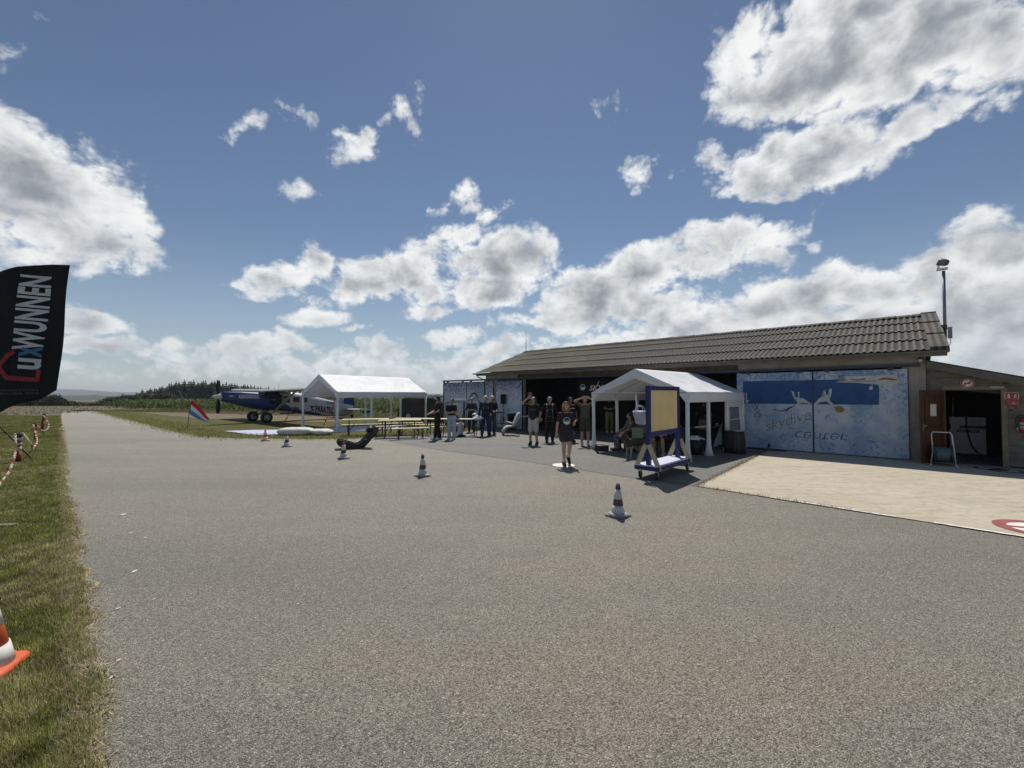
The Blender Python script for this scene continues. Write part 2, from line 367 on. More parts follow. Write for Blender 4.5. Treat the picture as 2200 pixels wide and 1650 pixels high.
# ------------------------------------------------------------------ terrain and ground sheets
def tz(x, y):
    r = math.hypot(x, y)
    if r < 66: return 0.0
    t = min((r-66)/40, 1.0); d = r-66
    return -(.5*t*t*40 if t < 1 else 20+(d-40))*.05 if r < 320 else -11.7
def mat_grass():
    q = NT('mown_grass'); n1 = q.noise(.35, 5); n2 = q.noise(3.0, 6, .65); n3 = q.noise(40, 4, .7)
    c = q.mix(q.ramp(n1, .35, .65), (.105, .115, .038), (.165, .150, .062)); c = q.mix(q.ramp(n2, .42, .7), c, (.180, .150, .075))
    c = q.mix(q.ramp(n3, .35, .75), q.mix(.55, c, (.03, .04, .012)), c); q.col(c); q.bump(n3, .8, .05); q.rough(.95); q.b.inputs['Specular IOR Level'].default_value = .1; return q.m
def mat_asphalt(name, base, patch, stone, scale, seed=0):
    q = NT(name); v = q.n('ShaderNodeTexVoronoi', feature='F1'); v.inputs['Scale'].default_value = scale; q.l(q.tc.outputs['Object'], v.inputs['Vector'])
    sp = q.n('ShaderNodeSeparateColor'); q.l(v.outputs['Color'], sp.inputs[0])
    big = q.noise(.22, 5, .6); mid = q.noise(1.6, 5, .6); fine = q.noise(scale*1.7, 3, .7)
    lm = q.n('ShaderNodeMapping'); lm.inputs['Rotation'].default_value = (0, 0, R(43)); lm.inputs['Scale'].default_value = (.13, .62, 1); q.l(q.tc.outputs['Object'], lm.inputs['Vector']); lane = q.noise(1.0, 4, .55, lm.outputs[0])
    c = q.mix(q.ramp(big, .3, .7), base, patch); c = q.mix(q.ramp(lane, .46, .66, 0, .75), c, (base[0]*.76, base[1]*.78, base[2]*.80)); c = q.mix(q.ramp(lane, .46, .30, 0, .7), c, (base[0]*1.18, base[1]*1.13, base[2]*1.04))
    c = q.mix(q.ramp(mid, .3, .75, 0, .35), c, tuple(x*.72 for x in base))
    # stones: every cell its own grey, dark pits between, a few pale chips
    k = q.ramp(sp.outputs[0], 0, 1, .48, 1.5); vm = q.n('ShaderNodeVectorMath', operation='SCALE'); q.l(c, vm.inputs[0]); q.l(k, vm.inputs['Scale'])
    c = q.mix(q.ramp(v.outputs['Distance'], .5, .9, 0, .8), vm.outputs[0], tuple(x*.35 for x in base))
    c = q.mix(q.ramp(sp.outputs[1], .993, .996, 0, .8), c, stone)
    c = q.mix(q.ramp(fine, .56, .72, 0, .75), c, tuple(x*.28 for x in base))
    pit = q.noise(52, 2, .5); c = q.mix(q.ramp(pit, .57, .66, 0, .8), c, tuple(x*.28 for x in base)); c = q.mix(q.ramp(q.noise(66, 2, .5), .63, .70, 0, .65), c, stone)
    q.col(c); h = q.math('ADD', q.math('MULTIPLY', v.outputs['Distance'], -1.0), fine); q.bump(h, .8, .015); q.rough(.55); q.b.inputs['Specular IOR Level'].default_value = .5; return q.m
def mat_concrete():
    q = NT('pale_concrete'); a = q.noise(.5, 5); b = q.noise(7, 6, .7); c_ = q.noise(70, 4, .7); m = q.n('ShaderNodeMapping'); m.inputs['Scale'].default_value = (.5, 3, 1); m.inputs['Rotation'].default_value = (0, 0, R(-43)); q.l(q.tc.outputs['Object'], m.inputs['Vector']); st = q.noise(2.4, 5, .7, m.outputs[0])
    c = q.mix(q.ramp(a, .3, .7), (.455, .400, .305), (.525, .468, .362)); c = q.mix(q.ramp(st, .46, .72, 0, .65), c, (.29, .245, .175)); c = q.mix(q.ramp(b, .5, .7, 0, .6), c, (.25, .22, .165)); c = q.mix(q.ramp(q.noise(.9, 6, .7), .55, .75, 0, .5), c, (.33, .30, .24)); c = q.mix(q.ramp(c_, .58, .7, 0, .5), c, (.17, .15, .11))
    q.col(c); q.bump(c_, .5, .01); q.rough(.9); return q.m
GRASS = mat_grass()
ASPH = mat_asphalt('grey_asphalt', (.318, .290, .228), (.362, .328, .254), (.74, .71, .63), 125)
ASPH2 = mat_asphalt('old_asphalt', (.186, .180, .160), (.215, .208, .184), (.62, .6, .56), 80)
CONC = mat_concrete()
WHITEP = M('white_road_paint', (.72, .70, .64), .8, .25, 14)
def terrain():
    mb = MB(); rad = [0, 3, 8, 20, 40, 60, 66, 76, 86, 96, 106, 130, 170, 220, 270, 320, 500, 900, 2000, 5000, 12000]; n = 96
    vs = [(0, 0, 0)]; fs = []
    for r in rad[1:]:
        for k in range(n):
            t = 2*math.pi*k/n; vs.append((r*math.sin(t), r*math.cos(t), tz(r, 0)))
    for k in range(n): fs.append((0, 1+k, 1+(k+1) % n))
    for i in range(len(rad)-2):
        for k in range(n):
            fs.append((1+i*n+k, 1+(i+1)*n+k, 1+(i+1)*n+(k+1) % n, 1+i*n+(k+1) % n))
    mb.add(vs, fs, True); return struct('grass_field', mb, GRASS)
terrain()
def ragged(pts, step=.35, amp=.05, seed=1):
    out = []; rr = random.Random(seed)
    for a, b in zip(pts[:-1], pts[1:]):
        a, b = Vector(a[:2]), Vector(b[:2]); L = (b-a).length; n = max(1, int(min(L/step, 60))); nn = Vector((-(b-a).y, (b-a).x)).normalized()
        for i in range(n):
            out.append(a+(b-a)*i/n+(nn*rr.uniform(-amp, amp) if i else Vector((0, 0))))
    out.append(Vector(pts[-1][:2])); return out
def poly(name, pts, z, mat):
    me = bpy.data.meshes.new(name); b = bmesh.new(); vs = [b.verts.new((p[0], p[1], z)) for p in pts]; f = b.faces.new(vs); bmesh.ops.triangulate(b, faces=[f])
    for f in b.faces:
        if f.normal.z < 0: f.normal_flip()
    b.to_mesh(me); b.free(); me.materials.append(mat); o = bpy.data.objects.new(name, me); COL.objects.link(o); return tag(o, kind='structure')
# hangar frame: x runs along the facade to the far end, y points out of the facade
HO = Vector((11.32, 11.77, 0)); HU = Vector((-.7331, .6801, 0)); HN = Vector((-.6801, -.7331, 0)); HRZ = math.atan2(HU.y, HU.x)
def HW(t, y, z=0): return HO+HU*t+HN*y+Vector((0, 0, z))
def FT(px, py, y=.1):                      # facade coordinates (t, z) of a point of the photograph
    r = Vector(ray(px, py)); o = Vector((0, 0, CAMH)); p0 = HW(0, y); k = (p0-o).dot(HN)/r.dot(HN); q = o+r*k-HO; return q.dot(HU), q.z
LEFT = [(250, 1650), (225, 1400), (205, 1300), (185, 1170), (165, 1100), (152, 1050), (143, 960), (133, 893)]
RIGHT = [(207, 883.6), (254, 896), (318, 912.7), (382, 929), (427, 938), (500, 942), (600, 943.5), (735, 944)]
GR2 = [(735, 944), (850, 936), (940, 931.5), (1005, 925)]
Ledge = ragged([(9, -12), (0, -.6)]+[G(*p)+Vector((-.05, -.045, 0)) for p in LEFT], .25, .05, 3)
Redge = ragged([G(*p) for p in RIGHT], .3, .06, 4)
Gedge = ragged([G(*p) for p in GR2]+[HW(21.5, .3)], .3, .06, 5)
poly('taxiway', Ledge+[G(134.5, 885), G(160, 882), G(200, 881)]+Redge+Gedge[1:]+[HW(21.5, -.2), HW(17.5, -.2), HW(-30, -.2), Vector((40, -12))], .006, ASPH)
seam = ragged([G(800, 942.5), G(946, 967.4), G(1130, 992), G(1228, 1008), G(1360, 1028), G(1499, 1046.5)], .25, .03, 6)
cside = [G(1499, 1046.5), HW(3.45, -.15)]
poly('forecourt', seam+[HW(3.45, -.15), HW(21.5, -.15), HW(21.5, .3)]+list(reversed(Gedge[:-1]))[:-6], .012, ASPH2)
cf0 = G(1499, 1046.5); cfd = (G(2200, 1156)-cf0).normalized()
cfront = ragged([cf0, cf0+cfd*18], .3, .018, 8)
poly('concrete_apron', [HW(3.4, -.18), HW(-16, -.18)]+list(reversed(cfront)), .018, CONC)
def white_line():
    mb = MB(); nn = Vector((-cfd.y, cfd.x, 0)); L = 1.1; rr = random.Random(2)
    while L < 17:
        l = rr.uniform(.25, 1.6); w0 = .055; a = cf0+cfd*L+nn*rr.uniform(-.01, .01); b = cf0+cfd*(L+l); n = 8
        lo = [a+(b-a)*i/n-nn*(w0*.5+rr.uniform(-.012, .012)) for i in range(n+1)]; hi = [a+(b-a)*i/n+nn*(w0*.5+rr.uniform(-.012, .012)) for i in range(n+1)]
        mb.add([(p.x, p.y, .024) for p in lo+hi], [(i, i+1, n+2+i, n+1+i) for i in range(n)])
        L += l+(rr.uniform(.02, .5) if L < 3 else rr.uniform(0, .03))
    struct('white_line', mb, WHITEP)
white_line()
def arc_line(p, q, w, z=.017, dash=0):
    p, q = Vector(p), Vector(q); d = (q-p).normalized(); n = Vector((-d.y, d.x, 0))*w/2
    return [(p-n)+Vector((0, 0, z)), (q-n)+Vector((0, 0, z)), (q+n)+Vector((0, 0, z)), (p+n)+Vector((0, 0, z))]
def chalk():
    mb = MB()
    for a, b in (((1004, 941), (1060, 948)), ((1060, 948), (1132, 956)), ((1088, 945.5), (1126, 943)), ((1010, 952), (1068, 947))):
        mb.add(arc_line(G(*a), G(*b), .035), [(0, 1, 2, 3)])
    struct('chalk_line', mb, M('chalk', (.42, .42, .40), .9, .3, 10))
chalk()
def discs():
    c = Vector((1.36, 10.95, 0)); rr = random.Random(5); mb = MB(); n = 48
    vs = [(c.x, c.y, .018)]+[(c.x+math.cos(2*math.pi*k/n)*.31*rr.uniform(.9, 1.02), c.y+math.sin(2*math.pi*k/n)*.31*rr.uniform(.9, 1.02), .018) for k in range(n)]
    mb.add(vs, [(0, 1+k, 1+(k+1) % n) for k in range(n)]); struct('painted_white_disc', mb, WHITEP)
    # prohibition roundel painted on the concrete
    c = Vector((7.34, 5.74, 0)); white = MB(); red = MB(); ro, ri = .47, .34
    white.add([(c.x, c.y, .024)]+[(c.x+math.cos(2*math.pi*k/n)*ri, c.y+math.sin(2*math.pi*k/n)*ri, .024) for k in range(n)], [(0, 1+k, 1+(k+1) % n) for k in range(n)])
    red.add([(c.x+math.cos(2*math.pi*k/n)*r_, c.y+math.sin(2*math.pi*k/n)*r_, .026) for r_ in (ri-.01, ro) for k in range(n)], [(k, (k+1) % n, n+(k+1) % n, n+k) for k in range(n)])
    a = R(-30); d = Vector((math.cos(a), math.sin(a), 0)); nn = Vector((-d.y, d.x, 0))*.045
    red.add([c-d*ri-nn+Vector((0, 0, .027)), c+d*ri-nn+Vector((0, 0, .027)), c+d*ri+nn+Vector((0, 0, .027)), c-d*ri+nn+Vector((0, 0, .027))], [(0, 1, 2, 3)])
    gr = MB()
    gr.add([c+Vector((-.16, .06, .0255)), c+Vector((.08, .06, .0255)), c+Vector((.14, .12, .0255)), c+Vector((.08, .17, .0255)), c+Vector((-.16, .14, .0255))], [(0, 1, 2, 3, 4)])
    struct('painted_roundel_field', white, WHITEP); struct('painted_roundel_ring', red, M('faded_red_paint', (.29, .08, .068), .85, .3, 12)); struct('painted_roundel_symbol', gr, M('grey_road_paint', (.42, .42, .42), .85, .3, 12))
    mh = MB(); lid = MB()
    for p in ((2128, 1009), (2163, 1013.5)):
        c = G(*p); mh.lathe([(.30, .022), (.30, .026), (.22, .026), (.22, .022)], 32, (c.x, c.y, 0), smooth=False); lid.lathe([(.215, .020), (.215, .025), (.0, .025)], 32, (c.x, c.y, 0), smooth=False)
    struct('manhole_rim', mh, M('dark_iron', (.05, .05, .05), .6)); struct('manhole_cover', lid, M('worn_steel', (.42, .42, .40), .55, .2, 10))
discs()
# tall dry meadow beyond the mown strips, and the bare strip in front of the maize
MEADOW = M('dry_meadow', (.125, .108, .06), .95, .35, .8, .5, 12)
poly('meadow', ragged([(-130, 30), G(0, 896.5), G(129, 892.5)], .6, .15, 11)+[G(134.5, 884.6), G(165, 881.2), G(207, 880.6)]+ragged([G(212, 882), G(255, 879), (-52, 64), (-130, 64)], .8, .2, 12), .01, MEADOW)
poly('dry_strip', ragged([G(300, 886), G(420, 899), G(560, 905), G(700, 907), G(760, 903), G(700, 893), G(560, 886), G(400, 884.5)], .6, .25, 13), .008, M('dry_soil_grass', (.15, .118, .07), .95, .3, 1.5, .4, 20))

# ------------------------------------------------------------------ grass blades
def mat_blades():
    q = NT('grass_blades'); a = q.n('ShaderNodeAttribute'); a.attribute_name = 'col'; q.col(a.outputs['Color']); q.rough(.7); q.b.inputs['Specular IOR Level'].default_value = .25
    tr = q.n('ShaderNodeBsdfTranslucent'); q.l(a.outputs['Color'], tr.inputs['Color']); mx = q.n('ShaderNodeMixShader'); mx.inputs[0].default_value = .35
    o = q.t.nodes['Material Output']; q.l(q.b.outputs[0], mx.inputs[1]); q.l(tr.outputs[0], mx.inputs[2]); q.l(mx.outputs[0], o.inputs['Surface']); return q.m
BLADE = mat_blades()
def blades(name, P, h, w, lean, col, kind='stuff', label=None, cat=None, parent=None):
    n = len(P); th = rng.uniform(0, 2*np.pi, n); d = np.stack([np.cos(th), np.sin(th), np.zeros(n)], 1); ph = rng.uniform(0, 2*np.pi, n)
    ln = np.stack([np.cos(ph), np.sin(ph), np.zeros(n)], 1)*(lean*rng.uniform(.2, 1, n))[:, None]
    v = np.empty((n, 3, 3)); v[:, 0] = P-d*(w/2)[:, None]; v[:, 1] = P+d*(w/2)[:, None]; v[:, 2] = P+ln*h[:, None]; v[:, 2, 2] = P[:, 2]+h*np.sqrt(np.clip(1-np.minimum(lean, .97)**2, .04, 1))
    me = bpy.data.meshes.new(name); me.vertices.add(3*n); me.vertices.foreach_set('co', v.reshape(-1)); me.loops.add(3*n); me.loops.foreach_set('vertex_index', np.arange(3*n, dtype=np.int32))
    me.polygons.add(n); me.polygons.foreach_set('loop_start', np.arange(0, 3*n, 3, dtype=np.int32)); me.polygons.foreach_set('loop_total', np.full(n, 3, dtype=np.int32)); me.update(calc_edges=True); me.validate()
    at = me.color_attributes.new('col', 'FLOAT_COLOR', 'POINT'); c4 = np.ones((n, 3, 4)); c4[:, :, :3] = col[:, None, :]; c4[:, :2, :3] *= .85; at.data.foreach_set('color', c4.reshape(-1))  # blade bases darkened: their shading is put into the vertex colour
    me.materials.append(BLADE); o = bpy.data.objects.new(name, me); COL.objects.link(o); tag(o, label, cat, None, kind)
    if parent: o.parent = parent
    return o
def edge_x(pts, Y):
    a = np.array([(p[1], p[0]) for p in pts]); a = a[np.argsort(a[:, 0])]; return np.interp(Y, a[:, 0], a[:, 1])
def mixcol(n, pal, wts):
    i = rng.choice(len(pal), n, p=np.array(wts)/sum(wts)); c = np.array(pal)[i]; return c*rng.uniform(.7, 1.3, (n, 1))
PAL = [(.26, .28, .075), (.34, .33, .10), (.19, .22, .058), (.46, .40, .22), (.60, .53, .35)]
def lawn():
    n = 210000; Y = 1.5+(rng.random(n)**1.7)*15; ex = edge_x(Ledge, Y); lo = -1.32*Y-.3; ok = lo < ex; Y = Y[ok]; ex = ex[ok]; lo = lo[ok]; n = len(Y)
    X = lo+(ex-lo)*rng.random(n)**.85+rng.normal(0, .035, n)
    P = np.stack([X, Y, np.zeros(n)], 1); nz = np.array([noise.noise(Vector((x*.9, y*.9, 3))) for x, y in zip(X, Y)]); nz2 = np.array([noise.noise(Vector((x*5, y*5, 9))) for x, y in zip(X, Y)])
    h = (.035+.03*rng.random(n))*(1+.5*nz2)*(1+.01*Y); col = mixcol(n, PAL, [4, 3, 4, 1.1, .6]); dry = (nz > .15) & (rng.random(n) < .4); col[dry] = mixcol(int(dry.sum()), PAL[3:], [1, .6]); col *= np.clip(1+.6*nz2, .5, 1.5)[:, None]
    near_edge = (ex-X) < .22; dr = near_edge & (rng.random(n) < .45); col[dr] = mixcol(int(dr.sum()), PAL[3:], [1, 1])
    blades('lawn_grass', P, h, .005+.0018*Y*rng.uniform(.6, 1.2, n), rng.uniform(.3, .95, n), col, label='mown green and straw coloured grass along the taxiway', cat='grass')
    n = 17000; Y = 1.5+(rng.random(n)**1.5)*22; ex = edge_x(Ledge, Y); P = np.stack([ex+rng.normal(-.015, .06, n), Y, np.full(n, .008)], 1)
    blades('straw_litter', P, rng.uniform(.03, .12, n), np.full(n, .006)+.001*Y, np.full(n, .985), mixcol(n, [(.55, .47, .31), (.64, .57, .41), (.36, .29, .18)], [1, 1, 1]), label='dry straw litter along the asphalt edge', cat='dry grass')
lawn()
def far_lawn():
    n = 60000; Y = 13+rng.random(n)*23; ex = edge_x(Ledge, Y); X = -1.3*Y+(ex+1.3*Y)*rng.random(n); ok = X < ex; X = X[ok]; Y = Y[ok]; n = len(X); nz2 = np.array([noise.noise(Vector((x*.8, y*.8, 9))) for x, y in zip(X, Y)])
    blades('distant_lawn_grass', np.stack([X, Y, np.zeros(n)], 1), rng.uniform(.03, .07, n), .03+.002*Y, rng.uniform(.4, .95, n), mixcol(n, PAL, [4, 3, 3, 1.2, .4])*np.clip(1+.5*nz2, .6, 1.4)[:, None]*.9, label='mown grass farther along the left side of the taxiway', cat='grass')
far_lawn()
def litter():
    rr = random.Random(12); mb = MB()
    for px, py, s in ((266, 1107, .045), (280, 1147, .025), (254, 1310, .018), (255, 1422, .012), (312, 1157, .02), (289, 1230, .03), (350, 1380, .008), (238, 1460, .012), (330, 1290, .012), (1430, 1208, .012), (640, 1300, .01), (905, 1240, .012)):
        g = G(px, py); a = rr.uniform(0, 6.28); mb.add([(g.x+math.cos(a+b)*s*l*FLIT, g.y+math.sin(a+b)*s*l*FLIT*1.6, .012+.004*l) for b, l in ((0, 1), (1.3, .55), (2.4, .8), (3.3, .9), (4.4, .5), (5.3, .7))], [tuple(range(6))])
    o = mb.build('leaf_litter', M('pale_dry_leaf', (.62, .58, .46), .9, .2, 20)); tag(o, 'pale dry leaf flakes scattered on the asphalt', 'leaves', None, 'stuff')
FLIT = 1.0
def soil_edge():
    rr = random.Random(21); mb = MB(); L = [p for p in Ledge if p.y > .5 and p.y < 34]; n = len(L); V = []
    for i, p in enumerate(L):
        w = .02+.06*rr.random()**2; V += [(p.x-.08, p.y-.08, .0085), (p.x+w*.74, p.y+w*.67, .0085)]
    mb.add(V, [(2*i, 2*i+1, 2*i+3, 2*i+2) for i in range(n-1)]); struct('sandy_edge', mb, M('sandy_soil', (.36, .31, .215), .95, .4, 22, .8, 60))
soil_edge()
litter()
def along(pts, n, jit, z=.006):
    a = np.array([(p[0], p[1]) for p in pts]); s = np.r_[0, np.cumsum(np.linalg.norm(np.diff(a, axis=0), axis=1))]; u = rng.random(n)*s[-1]
    return np.stack([np.interp(u, s, a[:, 0])+rng.normal(0, jit, n), np.interp(u, s, a[:, 1])+rng.normal(0, jit, n), np.full(n, z)], 1)
def fringes():
    P = along(Redge, 16000, .35); off = rng.random(len(P))*1.4; P[:, 1] += off; P[:, 0] += off*.3
    P2 = along(Gedge, 9000, .3); P2[:, 1] += rng.random(len(P2))*1.2; P = np.r_[P, P2]; n = len(P)
    blades('verge_grass', P, rng.uniform(.05, .12, n), np.full(n, .03), rng.uniform(.3, .9, n), mixcol(n, PAL, [3, 3, 1, 1.5, .6])*1.05, label='rough grass verge beyond the asphalt by the tent', cat='grass')
    c = [(p.x, p.y) for p in cside]; P = along(c, 1500, .05, .015); P3 = along([cf0, cf0+cfd*2.4], 500, .035, .015); P3[:, 2] = .015; P = np.r_[P, P3]; n = len(P)
    blades('joint_weeds', P, rng.uniform(.015, .07, n), np.full(n, .012), rng.uniform(.5, .97, n), mixcol(n, [(.3, .25, .14), (.16, .15, .06), (.38, .33, .2)], [1, 1, 1]), label='dry weeds growing in the joint beside the pale concrete', cat='weeds')
    n = 16000; a = rng.random(n); X = -125+a*82; Y0 = 33.5+rng.random(n)**1.6*30; P = np.stack([X, Y0, np.full(n, .01)], 1); ok = (X/Y0 < -.99); P = P[ok]; n = len(P)
    blades('meadow_stalks', P, rng.uniform(.08, .20, n), np.full(n, .07), rng.uniform(.5, .9, n), mixcol(n, [(.17, .145, .08), (.15, .135, .07), (.19, .16, .095)], [2, 2, 1]), label='tall dry brown meadow grass beyond the mown strip', cat='grass')
fringes()
# ------------------------------------------------------------------ maize, trees, hills
def maize():
    vs = []; cs = []; rr = random.Random(9)
    A, B = Vector((-47, 47.5)), Vector((-8.5, 32.5)); d = (B-A); L = d.length; d /= L; nn = Vector((-d.y, d.x))
    if nn.y < 0: nn = -nn
    F = []; V = []; Cc = []
    for row in range(11):
        s = 0
        while s < L+14:
            s += rr.uniform(.22, .4); p = A+d*s+nn*(row*.75+rr.uniform(-.1, .1)); H = (1.15+.012*s*.8)*rr.uniform(.85, 1.12)
            if p.x > -2: continue
            for k in range(7):
                z = H*(.2+.75*k/7); a = rr.uniform(0, 6.28); l = rr.uniform(.35, .6); dx, dy = math.cos(a)*l, math.sin(a)*l; w = .045; px, py = -math.sin(a)*w, math.cos(a)*w
                q0 = (p.x, p.y, z); q1 = (p.x+dx*.55, p.y+dy*.55, z+.22); q2 = (p.x+dx, p.y+dy, z+.02)
                o = len(V); V += [(q0[0]-px*.4, q0[1]-py*.4, q0[2]), (q0[0]+px*.4, q0[1]+py*.4, q0[2]), (q1[0]-px, q1[1]-py, q1[2]), (q1[0]+px, q1[1]+py, q1[2]), q2]
                F += [(o, o+1, o+3, o+2), (o+2, o+3, o+4)]; g = rr.uniform(.7, 1.35); c = (.06*g, .095*g, .022*g) if rr.random() < .85 else (.16*g, .17*g, .06*g); Cc += [c]*5
    me = bpy.data.meshes.new('maize_field'); me.from_pydata(V, [], F); at = me.color_attributes.new('col', 'FLOAT_COLOR', 'POINT')
    c4 = np.ones((len(V), 4)); c4[:, :3] = Cc; at.data.foreach_set('color', c4.reshape(-1)); me.materials.append(BLADE); o = bpy.data.objects.new('maize_field', me); COL.objects.link(o)
    tag(o, 'green maize crop standing in rows behind the blue aeroplane', 'crop', None, 'stuff')
maize()
def conifer_mesh(seed):
    rr = random.Random(seed); V = []; F = []; n = 17
    for i in range(n):
        f = i/(n-1); z = .10+.88*f; Rr = (.21*(1-f)**.85+.012)*rr.uniform(.8, 1.15); k = 11 if f < .7 else 7
        for j in range(k):
            a = 6.283*(j+rr.random()*.7)/k; r_ = Rr*rr.uniform(.65, 1.2); w = r_*.42; dz = -.02-.30*r_*rr.uniform(.4, 1.2); c, s_ = math.cos(a), math.sin(a); o = len(V)
            V += [(0, 0, z+.03), (c*r_*.55-s_*w, s_*r_*.55+c*w, z+dz*.45), (c*r_, s_*r_, z+dz), (c*r_*.55+s_*w, s_*r_*.55-c*w, z+dz*.45), (c*r_*.7, s_*r_*.7, z+dz*.4+.022)]
            F += [(0+o, 1+o, 4+o), (1+o, 2+o, 4+o), (2+o, 3+o, 4+o), (3+o, o, 4+o)]
    o = len(V); V += [(-.006, 0, .93), (.006, 0, .93), (0, 0, 1.02)]; F += [(o, o+1, o+2)]
    me = bpy.data.meshes.new('crown'); me.from_pydata(V, [], F); me.materials.append(M('spruce_needles', (.016, .026, .016), .9, .5, 9, 0)); return me
def broad_mesh(seed):
    rr = random.Random(seed); V = []; F = []
    lumps = [(Vector((rr.uniform(-.26, .26), rr.uniform(-.26, .26), rr.uniform(.38, .80))), rr.uniform(.14, .25)) for _ in range(11)]
    for c, r_ in lumps:
        for _ in range(150):
            d = Vector((rr.gauss(0, 1), rr.gauss(0, 1), rr.gauss(0, 1)+.15)).normalized(); p = c+d*r_*rr.uniform(.62, 1.08); s_ = rr.uniform(.022, .05); a = Vector((rr.gauss(0, 1), rr.gauss(0, 1), rr.gauss(0, .6))).normalized(); b = a.cross(d)
            if b.length < .1: continue
            b.normalize(); o = len(V); V += [p-a*s_, p+b*s_*.8, p+a*s_, p-b*s_*.8]; F += [(o, o+1, o+2, o+3)]
    me = bpy.data.meshes.new('crown'); me.from_pydata([tuple(v) for v in V], [], F); me.materials.append(M('broad_leaves', (.038, .052, .020), .85, .5, 5, 0, trans=.2)); return me
def trunk_mesh(h, r_, limbs=0, seed=0):
    mb = MB(); rr = random.Random(seed); mb.tube([(0, 0, -.12), (.004, 0, h*.5), (0, .004, h)], [r_*1.25, r_, r_*.35], 7)
    for i in range(limbs):
        a = rr.uniform(0, 6.28); z = h*rr.uniform(.45, .9); l = rr.uniform(.12, .24); mb.tube([(0, 0, z), (math.cos(a)*l, math.sin(a)*l, z+l*.9)], [r_*.5, r_*.15], 5)
    me = mb.mesh('trunk'); me.materials.append(M('bark', (.05, .04, .03), .95, .3, 10)); return me
CON = [conifer_mesh(s) for s in (1, 2, 3, 4)]; CTR = trunk_mesh(.9, .012)
BRO = [broad_mesh(s) for s in (11, 12, 13)]; BTR = trunk_mesh(.62, .026, 6, 3)
def place_tree(name, label, cat, group, px, depth, ytop, me, tr, wid=1.0, minh=0):
    x = (px-1100)/FL*depth; z0 = tz(x, depth); h = max(ZY(ytop, depth)-z0, minh)
    t = thing(name, label, cat, (x, depth, z0), random.uniform(0, 6.28), group); t.scale = (h*wid, h*wid, h)
    for nm, m in (('trunk', tr), ('crown', me)):
        o = bpy.data.objects.new(nm, m); COL.objects.link(o); o.parent = t
    return t
def interp(prof, x): return float(np.interp(x, [p[0] for p in prof], [p[1] for p in prof]))
CP_ = [(285, 847), (300, 840), (330, 835), (355, 830), (375, 821), (400, 818), (450, 820), (500, 824), (540, 829), (560, 831), (600, 836), (640, 841), (760, 846)]
px = 292.0; rr_ = random.Random(4)
while px < 760:
    row = rr_.choice((0, 1, 2)); place_tree('spruce_tree', 'dark spruce in the dense conifer wood behind the maize field', 'tree', 'spruces in the wood behind the maize', px, 178+row*22+rr_.uniform(-5, 5), interp(CP_, px)+rr_.uniform(-2.5, 7), rr_.choice(CON), CTR, rr_.uniform(1.3, 1.75), 6)
    px += rr_.uniform(1.7, 3.2)
BP_ = [(215, 862), (228, 854), (245, 850), (262, 848), (290, 845), (318, 843), (340, 843), (370, 850), (402, 856), (420, 858)]
px = 226.0
while px < 424:
    place_tree('broadleaf_tree', 'rounded mid green tree at the foot of the conifer wood', 'tree', 'broadleaf trees in front of the spruces', px, 112+rr_.uniform(-12, 14), interp(BP_, px)+rr_.uniform(-2, 4), rr_.choice(BRO), BTR, rr_.uniform(.9, 1.4), 3)
    px += rr_.uniform(3.5, 7)
px = 30.0
while px < 172:
    place_tree('hedge_tree', 'bushy green tree in the hedge across the meadow, left of the taxiway', 'tree', 'hedge trees across the meadow', px, 92+rr_.uniform(-6, 10), interp([(30, 848), (100, 845), (128, 847), (150, 855), (172, 861)], px)+rr_.uniform(-2, 3), rr_.choice(BRO), BTR, rr_.uniform(.9, 1.3), 2.5)
    px += rr_.uniform(7, 12)
px = 168.0
while px < 232:
    place_tree('field_bush', 'low dark bush on the skyline straight beyond the taxiway end', 'bush', 'low bushes beyond the taxiway end', px, 128+rr_.uniform(-8, 8), 863.5+rr_.uniform(-3, 2), rr_.choice(BRO), BTR, rr_.uniform(1.2, 1.9), 1.6)
    px += rr_.uniform(3, 5.5)
px = 880.0
while px < 1062:
    place_tree('wood_tree', 'dark rounded tree in the valley behind the white tent and hangar', 'tree', 'trees in the valley behind the tent', px, 150+rr_.uniform(-12, 20), 858+rr_.uniform(-4, 5), rr_.choice(BRO), BTR, rr_.uniform(.9, 1.3), 5)
    px += rr_.uniform(7, 12)
def hills(name, prof, D, depth, base, mat, amp):
    mb = MB(); n = 160; pts = []
    x0, x1 = prof[0][0], prof[-1][0]
    rows = [(0, 0), (.25, .62), (.5, .93), (.7, 1.0), (1.0, .8), (1.6, .0)]
    vs = []
    for fr, fz in rows:
        for i in range(n+1):
            px = x0+(x1-x0)*i/n; top = ZY(interp(prof, px)+noise.noise(Vector((px*.05, D, fr*2)))*amp, D+depth*.7); dd = D+depth*fr
            vs.append(((px-1100)/FL*dd, dd, base+(top-base)*fz))
    mb.add(vs, [(j*(n+1)+i, j*(n+1)+i+1, (j+1)*(n+1)+i+1, (j+1)*(n+1)+i) for j in range(len(rows)-1) for i in range(n)], True)
    struct(name, mb, mat)
HILLM = M('wooded_hills', (.030, .040, .024), .95, .4, .012, 0)
hills('hills', [(-700, 842), (-200, 838), (60, 836), (130, 836), (165, 836.5), (200, 838.5), (230, 841), (262, 843), (300, 842.5), (345, 844), (420, 846.5), (700, 847), (1100, 846), (1700, 844), (2300, 842), (3000, 840)], 2600, 900, -14, HILLM, .6)
hills('wooded_ridge', [(-500, 850), (60, 852), (120, 851), (160, 849.5), (205, 848.5), (240, 851), (275, 854), (330, 858)], 900, 260, -14, HILLM, 1.0)
hills('wooded_hillside', [(700, 853), (820, 849.5), (880, 848), (915, 847), (955, 849), (1040, 852), (1150, 853), (1500, 852), (2200, 850), (2700, 852)], 520, 200, -14, HILLM, .8)

